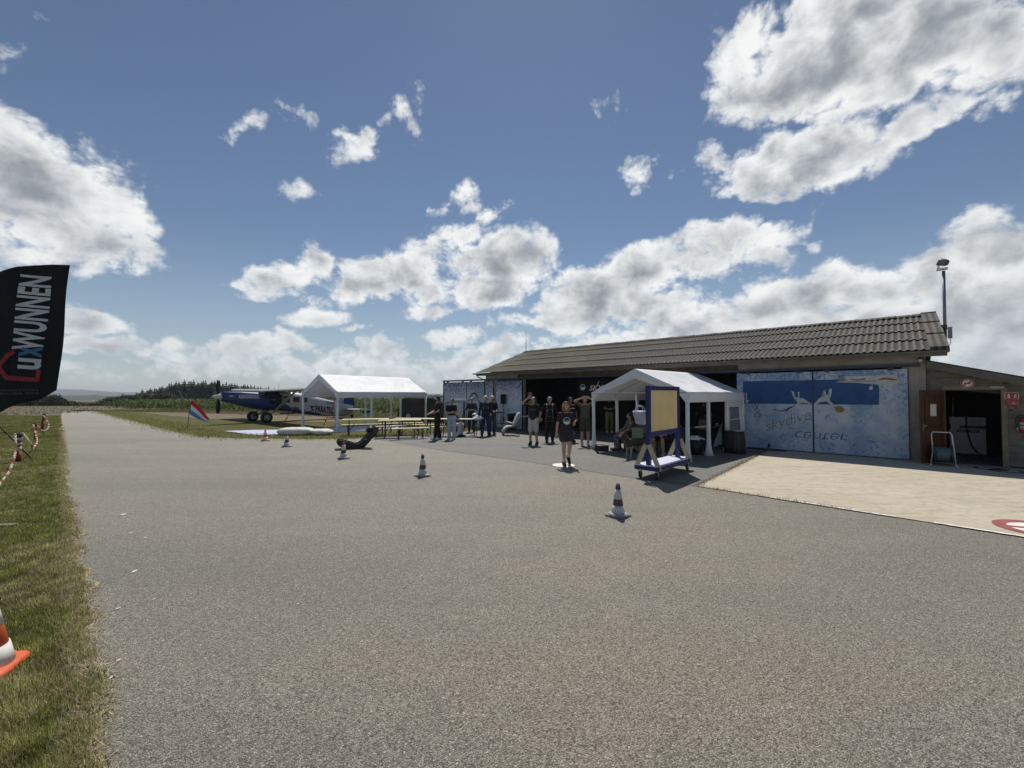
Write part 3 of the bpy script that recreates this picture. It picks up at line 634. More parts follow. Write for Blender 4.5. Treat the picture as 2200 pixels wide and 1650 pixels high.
# ------------------------------------------------------------------ hangar
ZE, ZR, OV, DR = 3.07, 4.64, .40, 3.94         # eave and ridge heights, overhang, ridge distance behind the facade
T0, T1 = -.778, 17.94
def mat_mural(name, dark, mid, light, seed, dots):
    q = NT(name); m = q.n('ShaderNodeMapping'); m.inputs['Location'].default_value = (seed, seed*.7, seed*.3); q.l(q.tc.outputs['Object'], m.inputs['Vector']); v = m.outputs[0]
    big = q.noise(1.1, 6, .65, v, .5); med = q.noise(3.2, 8, .74, v, .8); fin = q.noise(14, 6, .75, v, .4)
    c = q.mix(q.ramp(big, .40, .60), light, mid); c = q.mix(q.ramp(med, .54, .62, 0, .8), c, tuple(.6*a+.4*b for a, b in zip(mid, dark)))
    sx = q.n('ShaderNodeSeparateXYZ'); q.l(q.tc.outputs['Object'], sx.inputs[0])
    hi = q.ramp(sx.outputs[2], 1.1, 2.5, dots[0], dots[1]); lo = q.ramp(sx.outputs[2], .9, .2, 0, dots[2]); am = q.math('ADD', hi, lo)
    th = q.math('ADD', fin, q.math('MULTIPLY', am, .16)); c = q.mix(q.ramp(th, .60, .68, 0, .9), c, dark)
    c = q.mix(q.ramp(q.noise(3.1, 6, .7, m.outputs[0], 1.0), .62, .72, 0, .45), c, (.60, .64, .68))
    q.col(c); q.rough(.7); return q.m
MURAL_R = mat_mural('painted_door_sky', (.09, .17, .34), (.25, .35, .51), (.48, .54, .62), 2.0, (.0, .7, .35))
MURAL_L = mat_mural('painted_door_blotches', (.04, .06, .15), (.47, .52, .62), (.64, .67, .73), 7.0, (-.2, 1.15, .2))
def mat_roof():
    q = NT('fibre_cement_roof'); a = q.noise(.5, 4); b = q.noise(5, 7, .72, None, .4); c_ = q.noise(24, 6, .75)
    sx = q.n('ShaderNodeSeparateXYZ'); q.l(q.tc.outputs['Object'], sx.inputs[0])
    c = q.mix(q.ramp(a, .3, .7), (.105, .094, .079), (.150, .136, .115))
    mossy = q.math('MULTIPLY', q.ramp(sx.outputs[0], 9.5, 13), q.ramp(a, .35, .6)); c = q.mix(q.math('MULTIPLY', mossy, q.ramp(b, .4, .6)), c, (.150, .150, .062))
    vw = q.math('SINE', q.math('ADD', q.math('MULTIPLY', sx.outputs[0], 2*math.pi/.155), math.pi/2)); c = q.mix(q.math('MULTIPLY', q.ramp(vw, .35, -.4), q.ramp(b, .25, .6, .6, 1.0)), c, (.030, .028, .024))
    c = q.mix(q.ramp(b, .52, .68, 0, .8), c, (.035, .033, .029)); c = q.mix(q.ramp(c_, .58, .7, 0, .7), c, (.27, .26, .235)); c = q.mix(q.ramp(c_, .42, .34, 0, .6), c, (.035, .033, .03))
    q.col(c); q.bump(c_, .7, .02); q.rough(.92); return q.m
ROOF = mat_roof()
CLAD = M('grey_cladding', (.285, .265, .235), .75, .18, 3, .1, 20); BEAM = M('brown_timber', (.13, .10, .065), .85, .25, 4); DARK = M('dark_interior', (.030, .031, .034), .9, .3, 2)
STEELB = M('blue_black_steel', (.035, .045, .08), .5, .2, 8); TIMB = M('weathered_boards', (.155, .140, .120), .85, .3, 5, .3, 30); FLOOR = M('hangar_floor', (.12, .12, .115), .8, .3, 3)
hangar = thing('hangar', 'long low aircraft hangar with corrugated roof and painted blue sliding doors', 'hangar', HO, HRZ)
def roof_z(y): return ZE+(OV-y)/(OV+DR)*(ZR-ZE)
def build_hangar():
    # shell: end walls with gables, back wall, the piers between the doors
    w = MB(); back = -2*DR-.0
    for t in (-.355, 17.35): w.prism([(-.02, 0), (back, 0), (back, 3.0), (-DR, ZR-.12), (-.02, 3.02)], lambda a, b, s: (s, a, b), t, t+.12)
    w.bb((-.235, back, 0), (17.35, back+.12, 2.98)); w.build('wall', CLAD, hangar)
    for lo, hi in (((-.355, -.02, 0), (.10, .05, 3.0)), ((16.55, -.02, 0), (17.47, .05, 2.66)), ((4.30, -.1, .03), (4.42, -.02, 2.66)), ((14.55, -.1, .03), (14.66, -.02, 2.66))): MB().bb(lo, hi).build('pier', CLAD, hangar)
    for a, e, lo, hi in ((-.355, 4.25, 2.735, 3.06), (14.95, 17.40, 2.735, 3.06), (-.355, .0, .10, 2.73)):
        c = MB(); t = a
        while t < e: c.bb((t+.002, .045+(.005 if hi < 3 else 0), lo), (t+.116, .07+(.005 if hi < 3 else 0), hi)); c.bb((t+.112, .046, lo+.01), (t+.121, .055, hi-.01)); t += .118
        c.build('cladding', CLAD, hangar)
    b = MB(); b.bb((4.28, -.10, 2.74), (14.93, -.02, 2.98)); b.bb((4.28, -.02, 2.93), (14.93, .03, 3.05)); b.bb((-.3, -.08, 2.66), (17.3, .0, 2.735)); b.build('lintel', BEAM, hangar)
    f = MB(); f.bb((-.2, back+.12, -.05), (17.35, -.02, .03)); f.build('floor', FLOOR, hangar)
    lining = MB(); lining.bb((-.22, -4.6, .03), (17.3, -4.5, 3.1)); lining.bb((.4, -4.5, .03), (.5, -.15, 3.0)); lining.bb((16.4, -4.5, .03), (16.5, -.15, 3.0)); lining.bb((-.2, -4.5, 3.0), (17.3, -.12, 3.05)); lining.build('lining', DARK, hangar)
    # corrugated roof in four overlapping courses a side
    wl = .155
    for side in (1, -1):
        mb = MB(); nc = 4; nper = 8; n = int((T1-T0-.30)/wl*nper)
        for k in range(nc):
            y0 = OV-(OV+DR)*k/nc; y1 = OV-(OV+DR)*(k+1)/nc-.06
            V = []; rows = 4
            for j in range(rows+1):
                y = y0+(y1-y0)*j/rows; z = roof_z(y)+.045*(1-j/rows)-.0
                yy = y if side > 0 else -2*DR-y
                for i in range(n+1):
                    t = T0+.30+(T1-T0-.30)*i/n; h = .026*math.cos(2*math.pi*t/wl); h = h if h > -.012 else -.012-.25*(-.012-h)
                    V.append((t, yy, z+h+.004*noise.noise(Vector((t*1.3, y*2, k)))))
            V += [(x, y, z-.012) for x, y, z in V[:n+1]]
            m0 = (rows+1)*(n+1)
            mb.add(V, [(j*(n+1)+i, j*(n+1)+i+1, (j+1)*(n+1)+i+1, (j+1)*(n+1)+i) for j in range(rows) for i in range(n)]+[(i, i+1, m0+i+1, m0+i) for i in range(n)], True)
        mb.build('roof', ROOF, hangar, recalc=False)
    rc = MB(); t = T0
    while t < T1:
        l = min(1.05, T1-t); z = ZR+.075
        for s_ in (1, -1):
            rc.add([(t, -DR, z), (t+l, -DR, z-.018), (t+l, -DR+s_*.26, z-.115), (t, -DR+s_*.26, z-.098), (t, -DR, z-.02), (t+l, -DR, z-.038), (t+l, -DR+s_*.26, z-.135), (t, -DR+s_*.26, z-.118)], [(0, 1, 2, 3), (7, 6, 5, 4), (3, 2, 6, 7), (0, 3, 7, 4), (1, 5, 6, 2)])
        t += 1.0
    rc.build('ridge_cap', ROOF, hangar)
    vf = MB(); nseg = 3
    for k in range(nseg):
        for s_ in (1, -1):
            ya, yb = OV-(OV+DR)*k/nseg, OV-(OV+DR)*(k+1)/nseg-.05; za, zb = roof_z(ya)+.095+.02, roof_z(yb)+.075
            if s_ < 0: ya, yb = -2*DR-ya, -2*DR-yb
            vf.add([(T0-.02, ya, za), (T0+.36, ya, za), (T0+.36, yb, zb), (T0-.02, yb, zb), (T0-.02, ya, za-.025), (T0+.36, ya, za-.025), (T0+.36, yb, zb-.025), (T0-.02, yb, zb-.025)], [(0, 1, 2, 3), (0, 4, 5, 1), (3, 2, 6, 7), (0, 3, 7, 4), (1, 5, 6, 2), (4, 7, 6, 5)])
            vf.add([(T0-.02, ya, za-.025), (T0-.02, yb, zb-.025), (T0-.02, yb, zb-.17), (T0-.02, ya, za-.17), (T0+.0, ya, za-.025), (T0+.0, yb, zb-.025), (T0+.0, yb, zb-.17), (T0+.0, ya, za-.17)], [(0, 1, 2, 3), (4, 7, 6, 5), (0, 4, 5, 1), (3, 2, 6, 7)])
    vf.build('verge_flashing', ROOF, hangar)
    MB().bb((T0-.015, OV-.03, ZE-.02), (T0+.34, OV-.005, ZE+.10)).build('verge_end', ROOF, hangar)
    g = MB(); pr = []
    for k in range(9):
        a = math.pi*k/8; pr.append((.065*math.cos(a), -.065*math.sin(a)))
    pr += [(-.058, .004), (-.052, -.01)]+[(.055*math.cos(math.pi*(8-k)/8), -.055*math.sin(math.pi*(8-k)/8)) for k in range(1, 8)]
    g.prism(pr, lambda a, b, s: (s, OV+.045+a, ZE-.005+b), T0-.01, T1+.14); g.build('gutter', M('grey_zinc', (.13, .125, .115), .6, .25, 4), hangar)
    fa = MB(); fa.bb((T0+.02, OV-.05, ZE-.15), (T1-.02, OV-.025, ZE+.0)); fa.bb((T0+.02, .03, ZE-.13), (T1-.02, OV-.05, ZE-.105)); fa.build('fascia', M('fascia_board', (.16, .15, .13), .8, .25, 3), hangar)
    dp = MB(); dp.tube([(T1-.25, OV+.045, ZE-.06), (T1-.25, OV+.045, ZE-.22), (17.45, .13, ZE-.36), (17.45, .13, .1)], .035, 8); dp.build('downpipe', M('dark_pipe', (.05, .05, .05), .6), hangar)
    rl = MB(); rl.bb((-.24, .05, 2.66), (21.32, .075, 2.74)); rl.bb((-.24, .075, 2.735), (21.32, .15, 2.745)); rl.bb((-.24, .145, 2.68), (21.32, .15, 2.735)); rl.bb((21.22, .02, 0), (21.32, .10, 2.66)); rl.build('door_rail', STEELB, hangar)
    # five sliding doors
    dz0, dz1 = .03, 2.61
    for t0, t1, mat, lab in ((0.0, 2.205, MURAL_R, 'sliding door painted with an aeroplane'), (2.215, 4.416, MURAL_R, 'sliding door painted with a blue band and skydiver'), (14.62, 16.58, MURAL_L, 'pale door panel behind the loudspeaker'), (16.78, 19.02, MURAL_L, 'blotched blue door panel slid beyond the hangar end'), (19.035, 21.20, MURAL_L, 'outermost blotched blue door panel')):
        d = MB().bb((t0, .075, dz0), (t1, .115, dz1)).build('sliding_door', mat, hangar, lab)
        e = MB()
        for a, b in ((t0, t0+.018), (t1-.018, t1)): e.bb((a, .07, dz0-.004), (b, .121, dz1+.004))
        e.bb((t0+.018, .07, dz0-.004), (t1-.018, .121, dz0+.02)); e.build('door_frame', M('door_edge_steel', (.045, .07, .15), .6, .2, 6), d)
        for a in (t0+.3, t1-.42): MB().bb((a, .07, 2.57), (a+.12, .135, 2.66)).build('door_hanger', STEELB, d)
build_hangar()
DOORS = [o for o in hangar.children if o.name.startswith('sliding_door')]
def facade_poly(name, pts, mat, parent, y=.1175, label=None):
    me = bpy.data.meshes.new(name); b = bmesh.new(); vs = []
    for px, py in pts:
        t, z = FT(1560+px/5.238, 760+py/5.238, y); vs.append(b.verts.new((t, y, z)))
    f = b.faces.new(vs); bmesh.ops.triangulate(b, faces=[f]); r_ = bmesh.ops.extrude_face_region(b, geom=b.faces[:])
    for v in [v for v in r_['geom'] if isinstance(v, bmesh.types.BMVert)]: v.co.y += .0015
    bmesh.ops.recalc_face_normals(b, faces=b.faces); b.to_mesh(me); b.free(); me.materials.append(mat)
    o = bpy.data.objects.new(name, me); COL.objects.link(o); o.parent = parent
    if label: o['label'] = label
    return o
def facade_text(body, px, py, wpx, hpx, mat, parent, y=.1175, flip=False, rot=0.0, shear=0.0, bold=0.0, sc=5.238, ox=1560, oy=760, name='lettering'):
    t0, z0 = FT(ox+px/sc, oy+py/sc, y); t1, z1 = FT(ox+(px+wpx)/sc, oy+py/sc, y); wid = abs(t0-t1); _, zt = FT(ox+px/sc, oy+(py-hpx)/sc, y); hh = abs(zt-z0)
    c, s_ = math.cos(rot), math.sin(rot)
    def fn(x, yy):
        yy = yy*(-1 if flip else 1); return (t0-(x*c-yy*s_), y, z0+x*s_+yy*c)
    return textobj(body, 1.0, name, mat, parent, fn, wid, shear, bold, hgt=hh)
def murals():
    A, B = DOORS[0], DOORS[1]
    blue = M('deep_blue_paint', (.018, .075, .22), .6, .2, 5); white = M('mural_white', (.48, .50, .50), .7, .15, 6); navy = M('mural_navy', (.03, .05, .10), .7, .2, 8); orange = M('mural_ochre', (.26, .16, .06), .7, .35, 9); red = M('mural_red', (.34, .06, .04), .7, .2, 8); pale = M('mural_pale', (.46, .49, .53), .7, .2, 6)
    facade_poly('blue_band', [(190, 310), (966, 296), (966, 568), (190, 560)], blue, B)
    facade_poly('blue_band', [(982, 296), (1325, 288), (1500, 332), (1700, 348), (1720, 362), (1722, 575), (982, 570)], blue, A)
    facade_poly('band_edge', [(220, 440), (235, 440), (235, 520), (262, 525), (238, 556), (220, 552)], pale, B, .1195)
    facade_poly('painted_skydiver', [(735, 420), (762, 430), (776, 486), (796, 498), (812, 470), (806, 432), (828, 428), (824, 470), (816, 500), (860, 498), (905, 524), (916, 536), (945, 552), (960, 575), (925, 560), (860, 550), (800, 572), (795, 532), (770, 505), (752, 470)], white, B, .1195)
    facade_poly('painted_skydiver', [(1190, 390), (1158, 400), (1154, 440), (1150, 465), (1134, 474), (1122, 440), (1112, 410), (1096, 420), (1112, 462), (1112, 486), (1062, 490), (1032, 518), (990, 562), (996, 578), (1060, 545), (1130, 535), (1180, 575), (1216, 602), (1232, 590), (1160, 520), (1178, 486), (1186, 440)], white, A, .1195)
    facade_poly('painted_lower_figure', [(1215, 600), (1250, 588), (1310, 596), (1336, 630), (1320, 655), (1270, 664), (1235, 650)], orange, A, .1195)
    facade_poly('painted_lower_figure', [(1330, 640), (1370, 614), (1420, 616), (1400, 628), (1360, 648), (1420, 650), (1450, 678), (1400, 670), (1340, 676), (1270, 668)], white, A, .1190)
    facade_poly('painted_lower_figure', [(520, 618), (550, 622), (600, 640), (670, 632), (700, 606), (745, 590), (790, 574), (760, 596), (715, 620), (680, 645), (600, 648), (550, 632)], navy, B, .1195)
    facade_poly('painted_plane', [(1320, 255), (1600, 246), (1880, 238), (1920, 248), (1942, 285), (1938, 330), (1905, 356), (1700, 347), (1500, 330), (1240, 320), (1360, 302), (1335, 280)], white, A, .1195)
    facade_poly('painted_plane_stripe', [(1712, 288), (1760, 272), (1850, 274), (1925, 290), (1920, 300), (1800, 290), (1720, 300)], red, A, .1212)
    facade_poly('painted_plane_stripe', [(1360, 318), (1520, 306), (1700, 304), (1700, 309), (1520, 314), (1370, 322)], red, A, .1212)
    facade_poly('painted_plane_wing', [(1390, 286), (1480, 290), (1575, 274), (1560, 290), (1480, 300), (1400, 294)], navy, A, .1212)
    facade_poly('painted_plane_wing', [(1262, 252), (1322, 242), (1330, 250), (1270, 262)], navy, A, .1212)
    facade_poly('painted_plane_wheel', [(1630+22*math.cos(k*.52), 386+22*math.sin(k*.52)) for k in range(12)], white, A, .1195)
    facade_poly('painted_plane_wheel', [(1640, 350), (1650, 350), (1640, 372), (1632, 372)], white, A, .1195)
    # zigzag figure and scribbles
    for pts in ([(318, 560), (355, 600), (320, 640), (355, 668)], [(378, 560), (340, 605), (378, 645), (345, 672)], [(352, 668), (318, 680), (330, 700), (305, 712)], [(346, 668), (388, 676), (376, 704), (390, 714)]):
        for (a, b), (c, d) in zip(pts[:-1], pts[1:]):
            L = math.hypot(c-a, d-b); nx, ny = -(d-b)/L*3.2, (c-a)/L*3.2; facade_poly('painted_zigzag', [(a+nx, b+ny), (c+nx, d+ny), (c-nx, d-ny), (a-nx, b-ny)], navy, B, .1195)
    # lettering: the lower word is painted as a mirror image in water
    w = facade_text('center', 775, 870, 585, 82, M('mural_faint_navy', (.075, .11, .18), .7, .5, 9), A, flip=True, shear=-.15, bold=-.012)
    facade_text('nter', 1000, 866, 300, 58, M('mural_faint_white', (.42, .48, .56), .7, .2, 9), A, bold=-.01)
    facade_text('skydive', 455, 872, 560, 110, M('mural_faded_ochre', (.26, .185, .10), .7, .6, 7), B, rot=R(20.5), shear=.45, bold=-.014)
    facade_text('GIN', 984-900, 913-800, 21, 8.5, navy, DOORS[4], sc=1, ox=900, oy=800)
    # parachute rig drawn on the outer left door
    L = DOORS[4]; 
    def line(p, q, w=1.1):
        a, b = Vector(p), Vector(q); n = Vector((-(b-a).y, (b-a).x)).normalized()*w/2
        me = MB(); pts = []
        for v in (a+n, b+n, b-n, a-n):
            t, z = FT(v.x, v.y, .1185); pts.append((t, .1185, z))
        me.add(pts, [(0, 1, 2, 3)]); me.build('painted_line', navy, DOORS[3])
    for k in range(10):
        a = math.pi*k/10; b = math.pi*(k+1)/10; line((1018.5-9*math.cos(a), 857-13*math.sin(a)), (1018.5-9*math.cos(b), 857-13*math.sin(b)), 1.6)
    for k in range(12):
        a = 2*math.pi*k/12; b = 2*math.pi*(k+1)/12; line((1018.5-5*math.cos(a), 851-5.5*math.sin(a)), (1018.5-5*math.cos(b), 851-5.5*math.sin(b)), 1.6)
    line((1010, 857), (1027, 857)); line((1009.5, 857), (1013, 850)); line((1027.5, 857), (1024, 850))
murals()
# banner with the round badge inside the open hangar
def banner():
    t0, z0 = FT(1241, 852, -.9); t1, z1 = FT(1420, 812, -.9)
    b = thing('club_banner', 'dark banner with round badge and slanted white lettering hung inside the hangar', 'banner', HW(t0, -.9, 0), HRZ)
    w = t0-t1; MB().bb((-w, -.02, z0), (0, .0, z1+.05)).build('cloth', M('black_cloth', (.012, .012, .014), .8), b)
    wh = M('banner_white', (.78, .78, .78), .7); cx, cz = FT(1252, 832, -.9); cx -= t0; mb = MB(); r0, r1 = .15, .125; n = 32
    mb.add([(cx+math.cos(6.2832*k/n)*r_, .004, cz+math.sin(6.2832*k/n)*r_) for r_ in (r1, r0) for k in range(n)], [(k, (k+1) % n, n+(k+1) % n, n+k) for k in range(n)])
    mb.add([(cx+math.cos(math.pi+math.pi*k/14)*.115, .004, cz+math.sin(math.pi+math.pi*k/14)*.115-.01) for k in range(15)], [tuple(range(15))]); mb.bb((cx-.11, .002, cz+.0), (cx+.11, .004, cz+.02)); mb.build('badge', wh, b)
    tx, tzz = FT(1266, 839, -.9); tx -= t0
    def fn(x, y): return (tx-x, .004, tzz+y*.36)
    textobj('SKYD', 1.0, 'lettering', wh, b, fn, 1.02, .35, .02)
    mb = MB(); mb.add([(tx-.40, .005, tzz+.2), (tx-.44, .005, tzz+.2), (tx-.56, .005, tzz+.46), (tx-.545, .005, tzz+.46)], [(0, 1, 2, 3)]); mb.build('badge_stroke', wh, b)
banner()
def jamb_things():
    # pale notice on the inner wall left of the opening, grey cabinet below it
    p = thing('notice_board', 'small pale notice with dark marks beside the hangar opening', 'notice', HW(14.44, -.3), HRZ)
    MB().bb((-.14, -.02, 1.62), (.14, .0, 1.98)).build('board', M('grey_card', (.34, .33, .30), .8), p); mb = MB()
    for a, c in ((-.07, 1.87), (.07, 1.87), (0, 1.80), (-.06, 1.72), (.06, 1.72)): mb.box((a, .003, c), (.05, .004, .05))
    mb.build('mark', M('print_black', (.03, .03, .03), .8), p)
    c = thing('electric_cabinet', 'grey upright cabinet inside the left edge of the hangar opening', 'cabinet', HW(14.30, -.35), HRZ)
    MB().bb((-.22, -.12, .42), (.22, .1, 1.55)).build('body', M('cabinet_grey', (.17, .165, .15), .6), c); MB().bb((-.2, .1, .46), (.2, .112, 1.0)).bb((-.2, .1, 1.03), (.2, .112, 1.52)).build('door', M('cabinet_grey2', (.20, .195, .18), .6), c)
    MB().bb((.13, .112, .95), (.16, .13, 1.1)).build('handle', M('black_plastic', (.02, .02, .02), .5), c)
jamb_things()
def mast():
    t = -.80; z0 = roof_z(-1.9)
    m = thing('camera_mast', 'grey steel mast with a hooded camera rising at the hangar gable', 'camera mast', HW(t-.06, -1.75, z0), HRZ)
    st = M('galvanised_steel', (.22, .24, .27), .5, .15, 6, metal=.6)
    MB().tube([(0, 0, -.6), (0, 0, 1.74)], .038, 12).build('pole', st, m)
    MB().box((.02, 0, .02), (.13, .13, .14)).box((.06, 0, -.3), (.10, .10, .06)).build('clamp', M('rusty_clamp', (.09, .075, .06), .8, .4, 12), m)
    MB().box((-.10, .05, -.16), (.09, .11, .34)).build('junction_box', M('box_grey', (.36, .37, .37), .6), m)
    MB().tube([(-.10, .05, -.34), (-.11, .05, -.48), (-.07, .03, -.55), (-.09, .02, -.7)], .008, 5).build('cable', M('black_cable', (.02, .02, .02), .6), m)
    MB().box((.03, 0, 1.80), (.24, .15, .05)).box((.11, 0, 1.86), (.05, .13, .10)).build('bracket', M('camera_white', (.62, .64, .64), .5), m)
    ax = Matrix.Rotation(R(-62), 3, 'Y'); mb = MB(); mb.lathe([(.0, -.13), (.06, -.12), (.095, -.08), (.10, .08), (.09, .11)], 16, (.0, 0, 2.0), Matrix.Rotation(R(68), 3, 'Y') @ Matrix.Rotation(0, 3, 'X')); mb.build('camera_body', M('camera_grey', (.10, .105, .11), .5), m)
    MB().lathe([(.104, -.04), (.110, .13), (.102, .13), (.098, -.04)], 16, (.0, 0, 2.0), Matrix.Rotation(R(68), 3, 'Y'), caps=False).build('hood', M('camera_hood', (.16, .165, .17), .5), m)
mast()
def antenna():
    a = thing('whip_antenna', 'thin whip antenna standing at the far end of the hangar ridge', 'antenna', HW(17.85, -DR, ZR+.03), HRZ)
    MB().tube([(0, 0, -.1), (0, 0, .75)], .018, 6).build('mast', M('antenna_grey', (.12, .12, .12), .5), a); MB().tube([(0, 0, .75), (0, 0, 1.35)], [.01, .006], 5).build('whip', M('antenna_dark', (.05, .05, .05), .5), a)
    MB().tube([(0, .02, .0), (-.25, .5, -.20), (-.3, .9, -.33)], .012, 5).build('stay_cable', M('black_cable', (.02, .02, .02), .6), a)
antenna()
def flood():
    f = thing('floodlight', 'small white floodlight under the eave at the right hangar corner', 'lamp', HW(-.25, .09, 2.83), HRZ)
    MB().ell((0, .05, 0), (.055, .07, .05)).build('housing', M('lamp_white', (.6, .6, .58), .5), f); MB().box((0, .0, .03), (.05, .06, .12)).build('bracket', M('lamp_dark', (.05, .05, .05), .5), f)
flood()
# ------------------------------------------------------------------ lean-to shed at the right end
def shed():
    s = thing('lean_to_shed', 'weathered wooden lean-to with open dark doorway beside the hangar', 'shed', HO, HRZ)
    rz = lambda t: 2.80-(-.36-t)*.30     # roof falls away from the hangar
    tA, tB = -.36, -4.2; dA, dB, dz = -.72, -1.71, 2.02
    b = MB(); h = .17
    def board(t0, t1, z0):
        b.add([(t0, -.02, z0), (t1, -.02, z0), (t1, -.02, z0+h), (t0, -.02, z0+h), (t0, .012, z0), (t1, .012, z0), (t1, -.004, z0+h), (t0, -.004, z0+h)], [(4, 5, 6, 7), (0, 4, 7, 3), (1, 2, 6, 5), (0, 1, 5, 4), (3, 7, 6, 2), (0, 3, 2, 1)])
    z = .06
    while z < 2.7:
        segs = [(tA, dA+.06), (dB-.10, tB)] if z < dz-.05 else [(tA, tB)]
        for a, c in segs:
            lim = -.36-(2.80-(z+h)-.04)/.30
            if lim < c: board(a, c, z)
            elif lim < a-.05: board(a, max(lim, c), z)
        z += h+.006
    b.build('board_wall', TIMB, s)
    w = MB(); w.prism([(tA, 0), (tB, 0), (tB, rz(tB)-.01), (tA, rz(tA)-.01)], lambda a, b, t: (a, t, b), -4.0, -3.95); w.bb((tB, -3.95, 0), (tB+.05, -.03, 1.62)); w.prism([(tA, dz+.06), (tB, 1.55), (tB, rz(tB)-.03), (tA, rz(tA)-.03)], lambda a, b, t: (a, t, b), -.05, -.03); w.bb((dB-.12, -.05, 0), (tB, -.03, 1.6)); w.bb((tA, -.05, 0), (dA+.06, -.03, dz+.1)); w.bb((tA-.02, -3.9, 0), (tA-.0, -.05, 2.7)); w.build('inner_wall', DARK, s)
    MB().bb((tA, -3.95, -.02), (tB+.06, -.03, .028)).build('floor', FLOOR, s)
    r_ = MB(); r_.add([(tA+.0, .34, rz(tA)), (tB, .34, rz(tB)), (tB, -4.1, rz(tB)), (tA, -4.1, rz(tA)), (tA, .34, rz(tA)+.03), (tB, .34, rz(tB)+.03), (tB, -4.1, rz(tB)+.03), (tA, -4.1, rz(tA)+.03)], [(0, 3, 2, 1), (4, 5, 6, 7), (0, 1, 5, 4), (1, 2, 6, 5), (2, 3, 7, 6), (3, 0, 4, 7)]); r_.build('roof', M('black_felt', (.035, .035, .037), .9, .3, 8), s)
    f = MB(); f.add([(tA, .30, rz(tA)-.005), (tB, .30, rz(tB)-.005), (tB, .30, rz(tB)-.20), (tA, .30, rz(tA)-.20), (tA, .335, rz(tA)-.005), (tB, .335, rz(tB)-.005), (tB, .335, rz(tB)-.20), (tA, .335, rz(tA)-.20)], [(4, 5, 6, 7), (0, 3, 2, 1), (3, 7, 6, 2), (0, 1, 5, 4), (0, 4, 7, 3), (1, 2, 6, 5)]); f.build('barge_board', M('barge_timber', (.115, .105, .092), .85, .3, 4), s)
    fr = MB(); fr.bb((dA+.06, -.05, .03), (dA, .03, dz+.06)); fr.bb((dB, -.05, .03), (dB-.10, .035, dz+.06)); fr.bb((dA, -.05, dz), (dB, .03, dz+.08)); fr.bb((tB+.9, -.02, 0), (tB+.78, .05, 1.95)); fr.bb((-2.42, -.02, 0), (-2.55, .04, 2.05)); fr.build('door_frame', M('frame_timber', (.185, .165, .12), .8, .25, 4), s)
    # panelled brown door swung out to the left
    bt = M('brown_door_wood', (.085, .036, .016), .5, .3, 3); ang = R(237)
    rot = Matrix.Rotation(ang, 3, 'Z'); hinge = Vector((dA+.03, .05, 0))
    def dpt(x, y, z): return hinge+rot @ Vector((-x, y, z))
    def dbox(mb, x0, x1, y0, y1, z0, z1):
        c = dpt((x0+x1)/2, (y0+y1)/2, (z0+z1)/2); return mb.box(c, (abs(x1-x0), abs(y1-y0), abs(z1-z0)), rot)
    m = MB(); W_ = .90
    dbox(m, 0, W_, -.018, .018, .05, 2.0); door = m.build('door', bt, s, 'brown panelled door standing open')
    pn = MB()
    for z0, z1 in ((.18, .82), (1.0, 1.86)):
        dbox(pn, .10, .13, .018, .03, z0, z1); dbox(pn, W_-.13, W_-.10, .018, .03, z0, z1); dbox(pn, .13, W_-.13, .018, .03, z0, z0+.03); dbox(pn, .13, W_-.13, .018, .03, z1-.03, z1)
        dbox(pn, .13, .16, -.03, -.018, z0, z1); dbox(pn, W_-.16, W_-.13, -.03, -.018, z0, z1); dbox(pn, .16, W_-.16, -.03, -.018, z0, z0+.03); dbox(pn, .16, W_-.16, -.03, -.018, z1-.03, z1)
    pn.build('panel_moulding', M('brown_door_dark', (.06, .025, .012), .5, .3, 3), door)
    hd = MB(); 
    for sgn in (1, -1): dbox(hd, W_-.10, W_-.06, sgn*.022-.004, sgn*.022+.004, .93, 1.10); hd.tube([dpt(W_-.08, sgn*.02, 1.05), dpt(W_-.08, sgn*.06, 1.05), dpt(W_-.2, sgn*.06, 1.05)], .009, 6)
    hd.build('handle', M('chrome', (.6, .6, .6), .3, metal=1.0), door)
    ppr = MB(); dbox(ppr, .33, .55, .019, .022, 1.30, 1.62); dbox(ppr, .33, .55, -.022, -.019, 1.30, 1.62); ppr.build('paper_notice', M('paper', (.62, .62, .58), .8), door)
    return s

